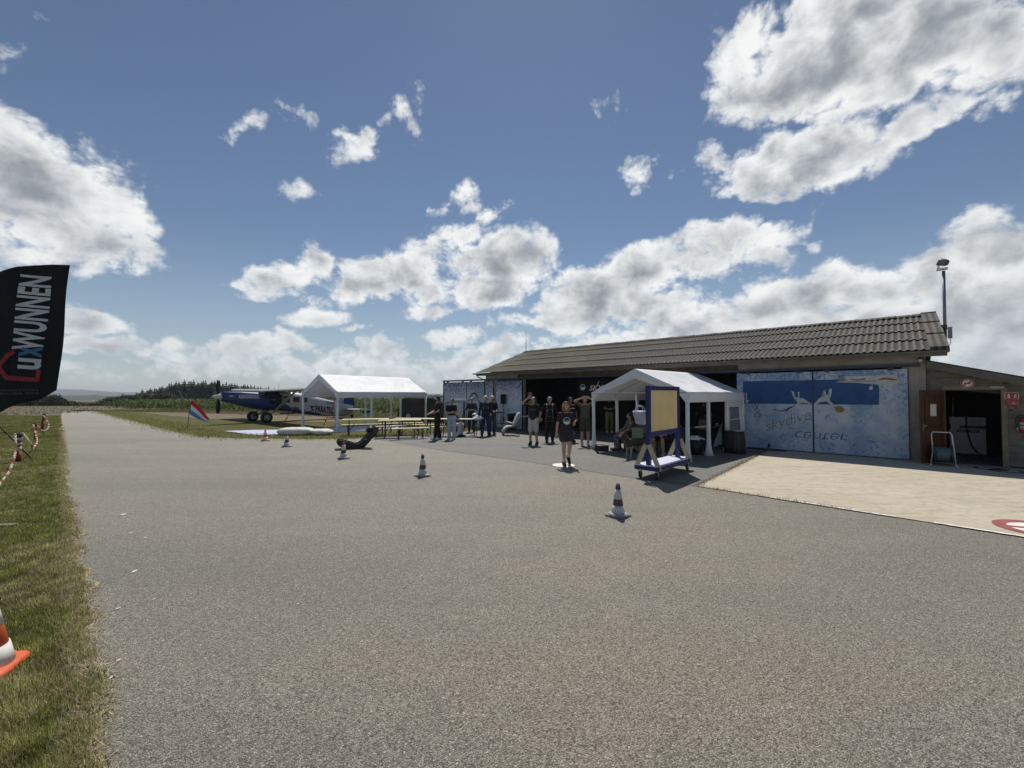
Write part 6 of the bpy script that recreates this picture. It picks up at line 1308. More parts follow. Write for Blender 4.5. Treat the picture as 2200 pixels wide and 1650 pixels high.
# ------------------------------------------------------------------ under the right-hand tent
def in_tent():
    br = M('dark_brown_wood', (.075, .032, .018), .5, .25, 5)
    a = thing('armchair', 'dark brown wooden armchair under the tent with the seated woman', 'chair', (3.95, 13.85, .012), R(-90))
    MB().bb((-.30, -.28, .36), (.30, .28, .44)).build('seat', br, a); MB().bb((-.30, .24, .44), (.30, .31, .95)).build('backrest', br, a)
    for s in (-1, 1):
        MB().bb((s*.30-.03, -.28, .62), (s*.30+.03, .28, .66)).bb((s*.30-.02, -.26, .44), (s*.30+.02, .26, .62)).build('armrest', br, a)
        for y in (-.25, .25): MB().bb((s*.27-.025, y-.025, 0), (s*.27+.025, y+.025, .36)).build('leg', br, a)
    g = G(1293, 968.5); c = thing('crate', 'low dark brown crate with a pale rim by the front tent leg', 'crate', (g.x, g.y, .012), .3); MB().bb((-.17, -.16, .01), (.17, .16, .17)).build('box', M('crate_brown', (.05, .038, .03), .8), c); MB().bb((-.18, -.17, .17), (.18, -.14, .19)).bb((-.18, .14, .17), (.18, .17, .19)).bb((-.18, -.14, .17), (-.15, .14, .19)).bb((.15, -.14, .17), (.18, .14, .19)).build('rim', M('crate_rim', (.45, .43, .38), .7), c)
    g = thing('cabinet', 'low cabinet with a pale green side behind the dog', 'cabinet', (4.28, 13.35, .012), R(35)); MB().bb((-.35, -.22, .2), (.35, .22, .76)).build('body', M('pale_green', (.17, .27, .16), .6), g); MB().bb((-.37, -.24, .76), (.37, .24, .80)).build('top', M('cabinet_top', (.28, .24, .18), .6), g)
    for x in (-.3, .3):
        for y in (-.18, .18): MB().bb((x-.02, y-.02, 0), (x+.02, y+.02, .2)).build('leg', BLK, g)
    o = MB().cap((-.2, 0, .84), (.15, .02, .84), .04, .05).cap((.1, .05, .84), (.25, -.05, .86), .04, .03).build('folded_jacket', M('jacket_brown', (.20, .13, .09), .8)); o.location = (4.28, 13.35, .012); tag(o, 'brown jacket dropped on top of the green sided cabinet', 'jacket')
    # camp chair, serving table and its load
    c = thing('camp_chair', 'black folding camp chair behind the blue board trolley', 'chair', (5.05, 12.75, .012), R(-30)); MB().sheet(lambda u, v: (-.26+.52*u, .24+.10*v, .42+.42*v-.06*math.sin(math.pi*u)*(1-v)), 10, 6).build('backrest', BLK, c); MB().sheet(lambda u, v: (-.26+.52*u, -.24+.46*v, .42-.06*math.sin(math.pi*u)*math.sin(math.pi*v)), 10, 8).build('seat', BLK, c)
    for s in (-1, 1): MB().tube([(s*.27, -.24, 0), (s*.27, .24, .44), (s*.27, .34, .86)], .012, 6).tube([(s*.27, .26, 0), (s*.27, -.24, .43)], .012, 6).build('leg', M('leg_dark', (.03, .03, .03), .5), c)
    tb = thing('serving_table', 'dark serving table loaded with papers and boxes inside the tent', 'table', (6.75, 14.25, .012), a2); MB().bb((-.95, -.3, .74), (.95, .3, .77)).build('tabletop', M('table_brown', (.10, .075, .05), .6), tb)
    for x in (-.85, .85):
        for y in (-.25, .25): MB().bb((x-.02, y-.02, 0), (x+.02, y+.02, .74)).build('leg', BLK, tb)
    def on(name, lab, cat, mb, mat, dx, dy, z):
        c, s = math.cos(a2), math.sin(a2); o = mb.build(name, mat); o.location = (6.75+dx*c-dy*s, 14.25+dx*s+dy*c, z+.012); o.rotation_euler = (0, 0, a2); tag(o, lab, cat)
    on('paper_stack', 'stack of white papers on the serving table near the tent leg', 'paper', MB().bb((-.16, -.12, 0), (.16, .12, .04)).box((.02, -.1, .05), (.28, .2, .02), Matrix.Rotation(.2, 3, 'Z')), M('paper', (.62, .62, .58), .8), -.75, -.1, .77)
    on('cardboard_box', 'brown cardboard box on the serving table', 'box', MB().bb((-.18, -.14, 0), (.18, .14, .22)), M('cardboard', (.16, .10, .055), .8), -.2, 0, .77)
    on('coffee_machine', 'dark drinks machine with pale cups on the serving table', 'machine', MB().bb((-.14, -.14, 0), (.14, .14, .36)).bb((-.12, -.2, .02), (.12, -.14, .05)), M('machine_dark', (.03, .03, .033), .4), .3, .05, .77)
    on('paper_cups', 'white cups standing before the drinks machine', 'cups', MB().lathe([(.03, 0), (.04, .1)], 12, (-.05, 0, 0)).lathe([(.03, 0), (.04, .1)], 12, (.05, .02, 0)), M('cup_white', (.6, .6, .58), .6), .3, -.2, .77)
    cb = thing('laundry_basket', 'dark basket with a crumpled white cloth on top inside the tent', 'basket', (5.75, 13.0, .012), .4); MB().lathe([(.20, 0), (.27, .45)], 18).build('basket_body', BLK, cb)
    o = MB().sheet(lambda u, v: (-.26+.52*u, -.22+.44*v, .47+.10*math.sin(math.pi*u)*math.sin(math.pi*v)+.05*noise.noise(Vector((u*5, v*5, 2)))), 14, 12).build('crumpled_cloth', M('white_cloth', (.70, .70, .70), .8, .1, 8)); o.location = (5.75, 13.0, .012); tag(o, 'crumpled white cloth lying on the dark basket in the tent', 'cloth')
    # black skirted table outside the tent corner
    g = G(1588, 976); k = thing('skirted_table', 'round high table under a black cloth at the right tent corner', 'table', (g.x, g.y+.25, .012)); rings = []
    for z, r_ in ((0.0, .31), (.2, .30), (.45, .285), (.66, .28), (.675, .275)): rings.append([Vector((r_*(1+.07*math.sin(11*t)*(1-z/.8))*math.cos(t), r_*(1+.07*math.sin(11*t)*(1-z/.8))*math.sin(t), z)) for t in [6.28318*i/88 for i in range(88)]])
    MB().loft(rings).build('tablecloth', M('black_cloth2', (.014, .015, .017), .6, .25, 6), k); MB().lathe([(.0, .676), (.30, .676), (.30, .695), (.0, .695)], 28).build('tabletop', BLK, k)
    for dx in (.18, -.05): MB().tube([(dx, -.315, .0), (dx, -.292, .66)], .007, 5).build('skirt_rod', M('rod_grey', (.16, .17, .17), .5), k)
    o = MB().box((0, 0, .008), (.28, .2, .016)).box((.02, .01, .02), (.22, .16, .01), Matrix.Rotation(.3, 3, 'Z')).build('napkin_stack', M('paper', (.62, .62, .58), .8)); o.location = (g.x+.12, g.y+.2, .708); tag(o, 'white papers lying on the black skirted table', 'paper')
    # white cloth hung from a rail
    g = G(1553, 966); w = thing('hung_sheet', 'pale blue white sheet hanging in folds left of the black skirted table', 'sheet', (g.x, g.y+.1, .012), R(25))
    MB().thick(lambda u, v: (-.02-.30*v*(1-u)-.02+.10*u*(1-v), .05*math.sin(u*9+v*2)*v, .82-.72*v+.06*u-.12*(1-u)*abs(v-.6)*.5), 16, 14, (0, .006, 0)).build('cloth', M('pale_blue_cloth', (.40, .47, .52), .8, .1, 5), w)
    MB().tube([(.10, .02, 0), (.09, .02, .85)], .014, 6).build('stand', M('leg_dark', (.03, .03, .03), .5), w)
in_tent()

# ------------------------------------------------------------------ people
SKIN = (.43, .26, .18)
def frame(d, up=Vector((0, 0, 1))):
    d = d.normalized(); s = d.cross(up)
    if s.length < .05: s = d.cross(Vector((0, 1, 0)))
    s.normalize(); return d, s, s.cross(d)
def person(label, loc, turn, h, top, bottom, shoes, hair, pose=None, skin=SKIN, female=False, look=(0, -1, 0), sleeve=.62, hem=-.02, curl=.5, extras=None, z=.012, group=None):
    k = h/1.75
    J = dict(pel=(0, 0, .95), nek=(0, .01, 1.47), hed=(0, -.012, 1.635), sl=(.178, .005, 1.42), el=(.245, .02, 1.14), wl=(.262, -.07, .90), sr=(-.178, .005, 1.42), er=(-.245, .02, 1.14), wr=(-.262, -.07, .90),
             hl=(.092, 0, .92), kl=(.105, -.02, .50), al=(.112, .025, .085), hr=(-.092, 0, .92), kr=(-.105, -.02, .50), ar=(-.112, .025, .085), tl=(.03, -1, -.12), tr=(-.03, -1, -.12))
    if female: J.update(sl=(.16, .005, 1.415), sr=(-.16, .005, 1.415), el=(.215, .02, 1.14), er=(-.215, .02, 1.14), wl=(.235, -.06, .90), wr=(-.235, -.06, .90))
    J.update(pose or {}); V = {a: Vector(b) for a, b in J.items()}
    P = thing('person', label, 'person', (loc[0], loc[1], z), R(turn), group); P.scale = (k, k, k)
    sm = M('skin', skin, .55, .08, 12)
    pel, nek, hed = V['pel'], V['nek'], V['hed']
    latT = (V['sl']-V['sr']).normalized(); latB = (V['hl']-V['hr']).normalized()
    F = [(-.14, .135, .10), (0, .165, .118), (.2, .152, .108), (.42, .142, .102), (.68, .168, .116), (.86, .165, .104), (.97, .10, .075)] if not female else [(-.14, .14, .105), (0, .168, .122), (.2, .145, .105), (.42, .120, .092), (.68, .148, .118), (.86, .145, .095), (.97, .085, .068)]
    def torso(mb, f0, f1, g):
        rings = []
        for f in np.linspace(f0, f1, 9):
            rx, ry = [float(np.interp(f, [q[0] for q in F], [q[i] for q in F])) for i in (1, 2)]; c = pel+(nek-pel)*f; lat = latB.lerp(latT, min(max(f, 0), 1)).normalized(); ax = (nek-pel).normalized(); fr = lat.cross(ax).normalized()
            rings.append([c+lat*((rx+g)*math.cos(t))+fr*((ry+g)*math.sin(t)) for t in [2*math.pi*i/16 for i in range(16)]])
        mb.loft(rings)
    b = MB(); torso(b, -.14, .97, 0)
    b.cap(nek-Vector((0, 0, .03)), hed-Vector((0, 0, .07)), .056, .052)
    lk = Vector(look).normalized(); hd, hs, hu = frame(lk); rot = Matrix((hs, hd, hu)).transposed()
    H = lambda x, y, zz: hed+hs*x+hd*y+hu*zz
    b.ell(hed, (.076, .094, .112), rot).ell(H(0, .025, -.055), (.056, .062, .062), rot).ell(H(0, .092, -.012), (.013, .022, .022), rot).ell(H(0, .070, .022), (.055, .026, .018), rot).ell(H(0, .085, -.058), (.026, .012, .010), rot)
    for s in (-1, 1): b.ell(H(s*.077, -.008, -.012), (.012, .022, .032), rot)
    for s, sh, e, w, hi, kn, an, toe in ((1, 'sl', 'el', 'wl', 'hl', 'kl', 'al', 'tl'), (-1, 'sr', 'er', 'wr', 'hr', 'kr', 'ar', 'tr')):
        b.cap(nek-Vector((0, 0, .07)), V[sh], .06, .058).cap(V[sh], V[e], .054, .041).cap(V[e], V[w], .042, .028)
        d, sd, nn = frame(V[w]-V[e], Vector((0, -1, .3))); w_ = V[w]
        b.ell(w_+d*.05, (.040, .056, .018), Matrix((sd, d, nn)).transposed()); tip = d*(1-curl*.3)+nn*curl*.9*(1)
        for i, (o, l) in enumerate(((-.031, .062), (-.010, .074), (.011, .070), (.031, .055))):
            a = w_+d*.088+sd*o; m = a+(d*(1-.35*curl)+nn*(.35*curl)).normalized()*l*.55; t = m+(d*(1-1.1*curl)+nn*curl).normalized()*l*.5; b.cap(a, m, .0105, .0098, 7).cap(m, t, .0098, .0085, 7)
        a = w_+d*.02+sd*s*.034; m = a+(d*.6+sd*s*.65+nn*.2).normalized()*.045; b.cap(a, m, .0135, .011, 7).cap(m, m+(d*.9+nn*.3).normalized()*.032, .011, .0095, 7)
        b.cap(V[hi], V[kn], .092 if not female else .094, .062).cap(V[kn], V[an]+Vector((0, 0, .02)), .062, .044); b.cap(V[kn].lerp(V[an], .22)+Vector((0, .022, 0)), V[kn].lerp(V[an], .5), .058, .048)
        td = V[toe].normalized(); b.cap(V[an]+Vector((0, 0, -.03))-td*.03, V[an]+td*.13+Vector((0, 0, -.045)), .036, .03)
    remesh(b.build('body', sm, P), .0115, 2)
    for s in (-1, 1): MB().ell(H(s*.031, .082, .003), (.012, .008, .008), rot, 8, 6).build('eye', M('eye_dark', (.03, .022, .02), .3), P)
    # clothes
    if top:
        m = MB(); torso(m, hem, .965, .016)
        for s, sh, e, w in ((1, 'sl', 'el', 'wl'), (-1, 'sr', 'er', 'wr')):
            m.cap(nek-Vector((0, 0, .075)), V[sh], .068, .070)
            if sleeve <= 1: m.cap(V[sh], V[sh].lerp(V[e], sleeve), .070, .060)
            else: m.cap(V[sh], V[e], .072, .056).cap(V[e], V[e].lerp(V[w], min(sleeve-1, .95)), .056, .042)
        remesh(m.build('jacket' if sleeve > 1 else 'shirt', top, P), .014, 3)
    if bottom:
        kind, mat, ln = bottom; m = MB(); torso(m, -.14, .10, .014)
        for s, hi, kn, an in ((1, 'hl', 'kl', 'al'), (-1, 'hr', 'kr', 'ar')):
            if kind == 'skirt':
                q = V[hi].lerp(V[kn], ln); m.cap(V[hi], q, .105, .125).cap((V[hi]+pel)/2, (q+Vector((pel.x, q.y, q.z)))/2, .10, .105)
            elif ln <= 1: m.cap(V[hi], V[hi].lerp(V[kn], ln), .110, .098)
            else: m.cap(V[hi], V[kn], .108, .082).cap(V[kn], V[kn].lerp(V[an], ln-1), .082, .074)
        remesh(m.build({'skirt': 'shorts', 'dress': 'skirt'}.get(kind, kind), mat, P), .014, 3)
    if shoes:
        for an, toe in (('al', 'tl'), ('ar', 'tr')):
            td = V[toe].normalized(); a = V[an]; m = MB(); m.cap(a+Vector((0, 0, -.005))-td*.035, a+Vector((0, 0, -.04))-td*.03, .060, .058).cap(a-td*.045+Vector((0, 0, -.036)), a+td*.16+Vector((0, 0, -.042)), .056, .046)
            remesh(m.build('shoe', shoes, P), .012, 2)
    if hair:
        hm, style = hair; m = MB(); m.ell(H(0, -.024, .022), (.094, .104, .114), rot)
        if style == 'bob':
            m.ell(H(0, -.05, -.05), (.105, .08, .115), rot)
            for s in (-1, 1): m.ell(H(s*.078, .0, -.05), (.034, .065, .098), rot)
            m.ell(H(0, .058, .088), (.075, .05, .036), rot)
        if style == 'bun': m.ell(H(.055, -.115, .055), (.055, .055, .05), rot)
        if style == 'long': m.ell(H(0, -.07, -.10), (.085, .055, .17), rot)
        remesh(m.build('hair' if style not in ('cap', 'helmet') else 'helmet' if style == 'helmet' else 'cap', hm, P), .012, 1)
        if style == 'cap': MB().ell(H(0, .10, .055), (.06, .075, .010), rot).build('peak', hm, P)
    if extras: extras(P, V, H, rot)
    return P
cl = lambda n, c, v=.15: M(n, c, .85, v, 9, .2, 40)
BLACKC = cl('black_cotton', (.016, .015, .016)); NAVY = cl('navy_cloth', (.022, .028, .062)); WHITEJ = cl('white_denim', (.42, .45, .56), .08); DENIM = cl('blue_coverall', (.020, .026, .10)); KHAKI = cl('pale_khaki', (.48, .46, .42), .08); OLIVE = cl('olive_cotton', (.085, .082, .052)); GREYT = cl('grey_trousers', (.05, .055, .055)); YELG = cl('mustard_trousers', (.24, .23, .07)); SNEAK = cl('pale_sneaker', (.50, .50, .48)); BLKS = cl('black_shoe', (.014, .014, .015)); DKH = M('dark_hair', (.018, .013, .010), .6, .3, 30); GREYH = M('grey_hair', (.32, .31, .29), .6, .3, 30); AUB = M('auburn_hair', (.30, .12, .045), .5, .4, 30); WHC = M('white_cap', (.62, .62, .60), .6)
WHM = M('print_white', (.70, .70, .70), .7)
def chest_disc(P, V, H, rot, r_=.10, z=1.24, y=-.142):
    mb = MB(); n = 28
    def at_(x, zz): return (x, y+.35*x*x*2.2+abs(zz)*.05, z+zz)
    mb.add([at_(math.cos(6.2832*k/n)*q, math.sin(6.2832*k/n)*q) for q in (r_*.86, r_) for k in range(n)], [(k, (k+1) % n, n+(k+1) % n, n+k) for k in range(n)])
    mb.add([at_(math.cos(math.pi+math.pi*k/12)*r_*.78, math.sin(math.pi+math.pi*k/12)*r_*.78-.018) for k in range(13)], [tuple(range(13))])
    for x0 in (-.068, -.03, .01, .045): mb.add([at_(x0, -.006), at_(x0+.025, -.006), at_(x0+.025, .014), at_(x0, .014)], [(0, 1, 2, 3)])
    mb.build('round_print', WHM, P)
# the woman walking in front
def woman_x(P, V, H, rot):
    chest_disc(P, V, H, rot)
    MB().cap((.20, -.25, 1.30), (.235, -.27, 1.22), .018, .016).build('held_glasses', BLACKC, P); MB().tube([(-.06, .0, 1.47), (-.05, -.09, 1.40), (0, -.125, 1.33), (.05, -.09, 1.40), (.06, 0, 1.47)], .005, 5).build('lanyard', BLACKC, P); MB().tube([(.19, -.06, .96), (.21, -.10, .90), (.20, -.10, .84)], .010, 5).build('hip_strap', M('strap_grey', (.3, .3, .3), .6), P)
person('woman with auburn bob in printed black tee and short shorts walking over the white disc', G(1216, 1000.5), 4, 1.66, cl('charcoal_tee', (.026, .025, .027)), ('skirt', cl('black_shorts', (.030, .031, .042)), .42), BLKS, (AUB, 'bob'),
       dict(el=(.235, .03, 1.13), wl=(.205, -.20, 1.21), er=(-.235, .02, 1.14), wr=(-.265, -.02, .89), kr=(-.07, -.05, .51), ar=(-.06, -.05, .085), kl=(.085, -.10, .53), al=(.10, .12, .20), tl=(.02, -.75, -.65), hr=(-.085, 0, .92)), female=True, look=(.05, -.86, .42), extras=woman_x, skin=(.52, .32, .235))
person('bearded man all in black with pale sneakers, facing left beside the rear table', G(940, 945), -62, 1.80, BLACKC, ('trousers', cl('black_trousers', (.012, .012, .014)), 1.96), SNEAK, (DKH, 'short'),
       dict(el=(.25, -.04, 1.15), wl=(.10, -.30, 1.06), er=(-.25, -.05, 1.15), wr=(-.04, -.33, 1.04), kl=(.12, -.02, .5), al=(.15, .05, .085), ar=(-.14, -.06, .085)), look=(-.1, -.9, .25), hem=-.10,
       extras=lambda P, V, H, rot: MB().ell(H(0, .04, -.075), (.058, .055, .05), rot).build('beard', DKH, P))
person('woman with tied up hair, black crop tee and white jeans, arms crossed', G(970, 944.5), -12, 1.70, BLACKC, ('trousers', WHITEJ, 1.93), SNEAK, (M('brown_hair', (.05, .028, .016), .6, .3, 30), 'bun'),
       dict(er=(-.225, -.07, 1.16), wr=(.07, -.19, 1.16), el=(.225, -.07, 1.15), wl=(-.09, -.21, 1.12)), female=True, look=(-.1, -.95, .25), hem=.16)
# seated on the bench
person('person in a denim vest and white trousers sitting on the pine bench, facing right', (-2.62, 18.35), 78, 1.70, cl('denim_vest', (.05, .075, .13)), ('trousers', cl('white_trousers', (.50, .52, .60), .06), 1.9), BLKS, (DKH, 'short'),
       dict(pel=(0, .08, .56), nek=(0, -.10, 1.02), hed=(0, -.16, 1.18), sl=(.17, -.08, .97), sr=(-.17, -.08, .97), el=(.22, -.22, .74), er=(-.22, -.22, .74), wl=(.12, -.42, .62), wr=(-.12, -.42, .62), hl=(.09, .05, .55), hr=(-.09, .05, .55), kl=(.12, -.40, .53), kr=(-.12, -.38, .53), al=(.12, -.36, .085), ar=(-.12, -.34, .085)), look=(0, -.95, .1), sleeve=1.5)
person('grey haired person in a navy jacket standing behind the beer table, hands together', G(1013, 928.5), 5, 1.70, NAVY, ('trousers', cl('navy_trousers', (.018, .020, .034)), 1.95), BLKS, (GREYH, 'short'),
       dict(el=(.26, -.04, 1.15), er=(-.26, -.04, 1.15), wl=(.06, -.25, 1.12), wr=(-.06, -.26, 1.12)), sleeve=1.3, look=(-.1, -.96, .15))
def harness(mat):
    def f(P, V, H, rot):
        mb = MB()
        for s in (-1, 1): mb.tube([(s*.10, .12, 1.38), (s*.115, .0, 1.49), (s*.11, -.10, 1.40), (s*.10, -.155, 1.2), (s*.12, -.14, 1.0), (s*.16, -.09, .88)], .019, 6).tube([(s*.18, -.05, .80), (s*.12, -.14, .82), (s*.03, -.11, .80)], .018, 6)
        mb.tube([(-.10, -.16, 1.27), (0, -.168, 1.27), (.10, -.16, 1.27)], .018, 6).tube([(-.12, -.15, 1.02), (0, -.165, 1.0), (.12, -.15, 1.02)], .018, 6); mb.build('harness_strap', mat, P)
        MB().ell((0, .20, 1.22), (.17, .10, .28)).build('parachute_pack', BLACKC, P)
        for s in (-1, 1): MB().box((s*.105, -.17, 1.22), (.03, .015, .04)).build('buckle', M('buckle_steel', (.4, .4, .4), .35, metal=.8), P)
    return f
person('skydiver in baggy blue trousers with white helmet and chest harness, by the door', G(1043, 937), 8, 1.80, cl('dark_jumpsuit', (.022, .024, .045)), ('trousers', DENIM, 1.97), BLKS, (WHC, 'helmet'),
       dict(al=(.15, .03, .085), ar=(-.15, .02, .085), kl=(.13, -.02, .5), kr=(-.13, -.02, .5), wl=(.2, -.2, .98), wr=(-.30, -.05, .90)), sleeve=1.94, extras=harness(M('strap_dark_grey', (.07, .06, .065), .7)))
def teal_pack(P, V, H, rot): MB().ell((.12, .16, 1.12), (.20, .14, .30)).build('teal_backpack', M('teal_nylon', (.025, .10, .11), .6, .2, 6), P)
person('person with white cap, grey trousers and teal backpack, half behind the skydiver', G(1057, 934), 25, 1.80, cl('dark_plum_top', (.026, .018, .028)), ('trousers', GREYT, 1.95), cl('grey_shoe', (.14, .14, .13)), (WHC, 'cap'), dict(el=(.25, -.04, 1.15), wl=(.12, -.27, 1.08), er=(-.25, -.04, 1.15), wr=(-.08, -.28, 1.06)), sleeve=1.9, extras=teal_pack)
def tee_print(P, V, H, rot):
    mb = MB()
    for i, (z, w) in enumerate(((1.30, .07), (1.27, .10), (1.24, .085))): mb.add([(-w, -.139, z), (w, -.139, z), (w, -.137, z+.014), (-w, -.137, z+.014)], [(0, 1, 2, 3)])
    mb.build('shirt_print', M('print_grey', (.12, .12, .12), .8), P)
person('man in black tee and pale shorts shading his eyes with one raised arm', G(1146, 955.5), -18, 1.78, BLACKC, ('shorts', KHAKI, .92), cl('dark_sandal', (.03, .025, .02)), (M('brown_hair2', (.07, .04, .025), .6, .3, 30), 'short'),
       dict(er=(-.40, -.14, 1.50), wr=(-.15, -.20, 1.69), el=(.255, .06, 1.14), wl=(.215, -.02, .91), al=(.13, .02, .085), ar=(-.12, .02, .085)), look=(-.2, -.75, .55), hem=-.12, extras=tee_print)
person('skydiver all in black with light hair standing at the shade edge of the hangar', G(1181, 950), -2, 1.76, cl('black_jumpsuit', (.011, .011, .012)), ('trousers', cl('black_jumpsuit2', (.011, .011, .012)), 1.9), BLKS, (GREYH, 'short'),
       dict(el=(.29, .03, 1.16), wl=(.33, -.06, .93), er=(-.29, .03, 1.16), wr=(-.33, -.06, .93)), sleeve=1.92, extras=harness(M('strap_pale', (.10, .10, .10), .7)))
def text_stripe(P, V, H, rot):
    MB().add([(-.12, -.139, 1.31), (.12, -.139, 1.31), (.12, -.137, 1.335), (-.12, -.137, 1.335)], [(0, 1, 2, 3)]).build('shirt_print', WHM, P)
person('person in black tee with white chest stripe, half hidden behind the walking woman', (2.32, 16.4), 20, 1.74, BLACKC, ('trousers', cl('black_trousers', (.012, .012, .014)), 1.95), BLKS, (DKH, 'short'), dict(el=(.26, .02, 1.15), wl=(.22, -.12, .95)), extras=text_stripe, skin=(.22, .12, .08))
person('man in olive tee and olive shorts with both hands shading his eyes', G(1257, 957), -4, 1.80, OLIVE, ('shorts', cl('olive_shorts', (.060, .056, .036)), .86), SNEAK, (DKH, 'short'),
       dict(er=(-.37, -.08, 1.58), wr=(-.12, -.19, 1.68), el=(.37, -.08, 1.58), wl=(.12, -.19, 1.68)), look=(0, -.9, .4), hem=-.10)
person('person in mustard trousers and dark top standing inside the hangar under the banner', (4.72, 20.0), 0, 1.78, BLACKC, ('trousers', YELG, 1.95), SNEAK, (DKH, 'short'), dict(el=(.25, -.05, 1.15), wl=(.08, -.24, 1.12), er=(-.25, -.05, 1.15), wr=(-.08, -.25, 1.12)), z=.03)
q = NT('patterned_dress'); v_ = q.n('ShaderNodeTexVoronoi', feature='F1'); v_.inputs['Scale'].default_value = 26; q.l(q.tc.outputs['Object'], v_.inputs['Vector']); q.col(q.mix(q.ramp(v_.outputs['Distance'], .35, .45), (.42, .40, .36), (.04, .04, .045))); q.rough(.9); DRESS = q.m
SIT = dict(pel=(0, .06, .54), nek=(0, .08, 1.04), hed=(0, .05, 1.20), sl=(.16, .06, .99), sr=(-.16, .06, .99), el=(.24, -.06, .74), er=(-.24, -.06, .74), wl=(.14, -.28, .64), wr=(-.14, -.28, .64), hl=(.09, .04, .53), hr=(-.09, .04, .53), kl=(.11, -.40, .53), kr=(-.11, -.40, .53), al=(.11, -.42, .085), ar=(-.11, -.42, .085))
person('dark haired woman in a speckled dress sitting in the brown armchair under the tent', (3.90, 13.85), -88, 1.68, DRESS, ('dress', DRESS, 1.75), cl('brown_sandal', (.10, .06, .04)), (DKH, 'long'), SIT, female=True, sleeve=.7, look=(0, -.97, .1), hem=-.05)
person('person with white top and black shorts sitting behind the blue board, only legs in view', (4.62, 12.85), -35, 1.72, cl('white_top', (.50, .51, .50), .1), ('shorts', BLACKC, .8), M('speckled_shoe', (.3, .3, .3), .8, .8, 60), (DKH, 'short'), {**SIT, 'kl': (.15, -.38, .50), 'kr': (-.13, -.36, .50), 'al': (.16, -.30, .085), 'ar': (-.14, -.22, .085)}, sleeve=.9)
person('person in dark clothes standing in the shade at the serving table', (6.95, 14.95), 150, 1.74, BLACKC, ('trousers', GREYT, 1.95), BLKS, (DKH, 'short'), dict(el=(.25, -.05, 1.15), wl=(.12, -.28, 1.05)), skin=(.2, .12, .08))
person('person in a dark purple top sitting at the rear of the tent', (6.0, 15.3), 20, 1.70, cl('purple_top', (.035, .022, .05)), ('trousers', cl('navy_trousers', (.018, .020, .034)), 1.9), BLKS, (DKH, 'long'), SIT, female=True, sleeve=.9)
b_ = thing('folding_chair', 'dark folding chair at the rear of the tent carrying the person in purple', 'chair', (6.0, 15.3, .012), R(20)); MB().bb((-.22, -.2, .42), (.22, .24, .45)).build('seat', BLK, b_); MB().bb((-.22, .22, .6), (.22, .25, .86)).build('backrest', BLK, b_)
for s_ in (-1, 1): MB().tube([(s_*.22, -.2, 0), (s_*.22, .24, .86)], .012, 6).tube([(s_*.22, .26, 0), (s_*.22, -.18, .43)], .012, 6).build('leg', BLK, b_)
b_ = thing('low_stool', 'low dark stool under the person behind the blue board', 'stool', (4.62, 12.85, .012), R(-35)); MB().bb((-.2, -.12, .40), (.2, .26, .44)).build('seat', BLK, b_)
for x_ in (-.17, .17):
    for y_ in (-.09, .23): MB().bb((x_-.015, y_-.015, 0), (x_+.015, y_+.015, .40)).build('leg', BLK, b_)
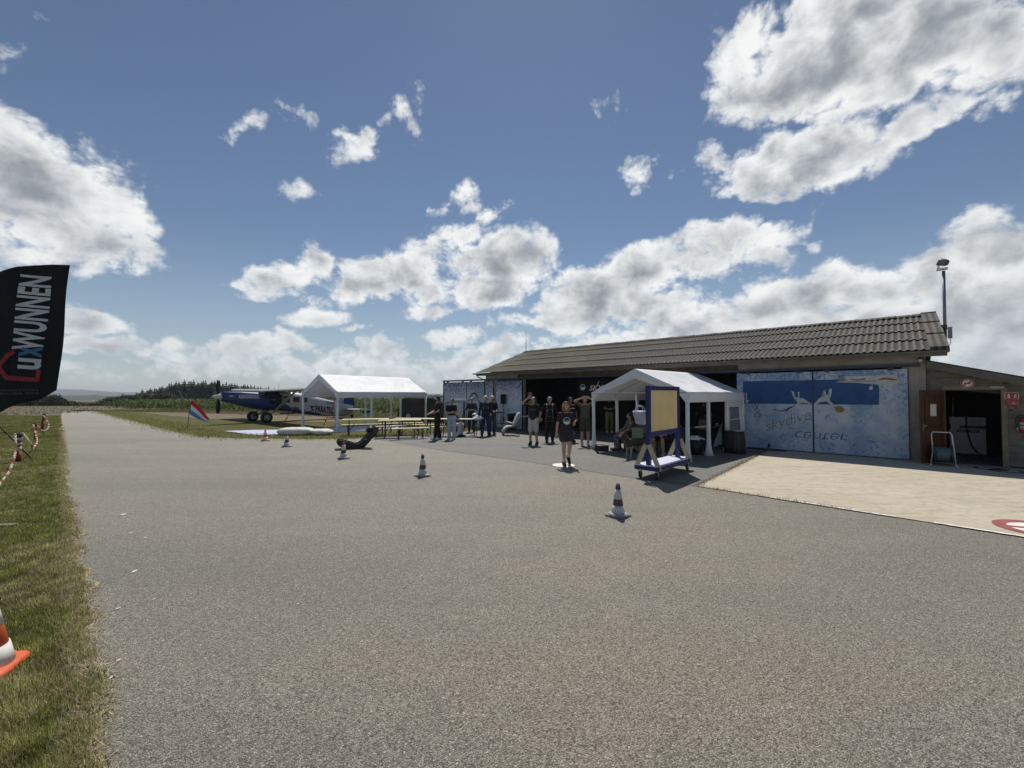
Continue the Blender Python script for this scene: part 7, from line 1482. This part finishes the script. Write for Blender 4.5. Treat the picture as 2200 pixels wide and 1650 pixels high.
# ------------------------------------------------------------------ dog
def dog():
    D = thing('dog', 'dark husky like dog with pale legs standing under the tent edge', 'dog', (3.62, 12.25, .012), R(-62)); b = MB(); C = b.cap
    C((0, -.22, .47), (0, .02, .46), .125, .115); C((0, .02, .46), (0, .26, .47), .112, .105); b.ell((0, -.20, .44), (.12, .17, .15)); C((0, -.26, .52), (0, -.38, .66), .085, .065)
    b.ell((0, -.43, .70), (.066, .085, .068)); C((0, -.48, .68), (0, -.575, .655), .042, .027)
    for s in (-1, 1):
        C((s*.04, -.40, .755), (s*.05, -.395, .83), .026, .006); C((s*.085, -.22, .40), (s*.085, -.20, .22), .052, .030); C((s*.085, -.20, .22), (s*.085, -.22, .04), .028, .024); C((s*.085, -.22, .03), (s*.085, -.26, .025), .030, .024)
        C((s*.085, .24, .42), (s*.09, .16, .27), .075, .042); C((s*.09, .16, .27), (s*.09, .30, .17), .040, .027); C((s*.09, .30, .17), (s*.09, .27, .04), .025, .023); C((s*.09, .27, .03), (s*.09, .22, .025), .030, .024)
    C((0, .34, .52), (0, .47, .60), .035, .05); C((0, .47, .60), (0, .40, .70), .05, .03)
    q = NT('husky_fur'); sx = q.n('ShaderNodeSeparateXYZ'); q.l(q.tc.outputs['Object'], sx.inputs[0]); n = q.noise(7, 6, .7); d = q.math('ADD', sx.outputs[2], q.math('MULTIPLY', q.math('SUBTRACT', n, .5), .22)); c = q.mix(q.ramp(d, .27, .36), (.36, .30, .25), (.055, .042, .034)); c = q.mix(q.ramp(sx.outputs[1], -.50, -.54), c, (.24, .19, .15)); c = q.mix(q.ramp(q.noise(3.5, 4), .58, .64, 0, .6), c, (.20, .13, .08)); q.col(c); q.rough(.9); q.bump(q.noise(60, 3), .5)
    remesh(b.build('body', q.m, D), .011, 2)
    MB().ell((0, -.60, .662), (.017, .014, .013)).build('nose', BLKS, D)
    for s in (-1, 1): MB().ell((s*.030, -.49, .715), .009).build('eye', M('eye_dark', (.03, .022, .02), .3), D)
    MB().tube([(.075*math.cos(t), -.335+.04*math.sin(t)*.6-.0, .61+.045*math.sin(t)) for t in [6.2832*i/14 for i in range(15)]], .010, 5).build('collar', M('collar_red', (.2, .03, .03), .6), D)
dog()
# bake the remeshed figures into plain meshes
dg = bpy.context.evaluated_depsgraph_get(); done = []
for o in REMESH: done.append((o, bpy.data.meshes.new_from_object(o.evaluated_get(dg), preserve_all_data_layers=False, depsgraph=dg)))
for o, me in done:
    nm = o.data.name; o.modifiers.clear(); o.data = me; me.name = nm
    me.polygons.foreach_set('use_smooth', [True]*len(me.polygons))
# ------------------------------------------------------------------ air
def haze():
    o = MB().bb((-6000, -400, -16), (6000, 5200, 66)).build('haze', None); tag(o, kind='stuff'); m = bpy.data.materials.new('haze_air'); m.use_nodes = True; nt = m.node_tree; nt.nodes.clear()
    v = nt.nodes.new('ShaderNodeVolumePrincipled'); v.inputs['Color'].default_value = (.78, .86, .95, 1); v.inputs['Density'].default_value = .00019; v.inputs['Anisotropy'].default_value = .2; q = nt.nodes.new('ShaderNodeOutputMaterial'); nt.links.new(v.outputs[0], q.inputs['Volume']); o.data.materials.append(m)
haze()
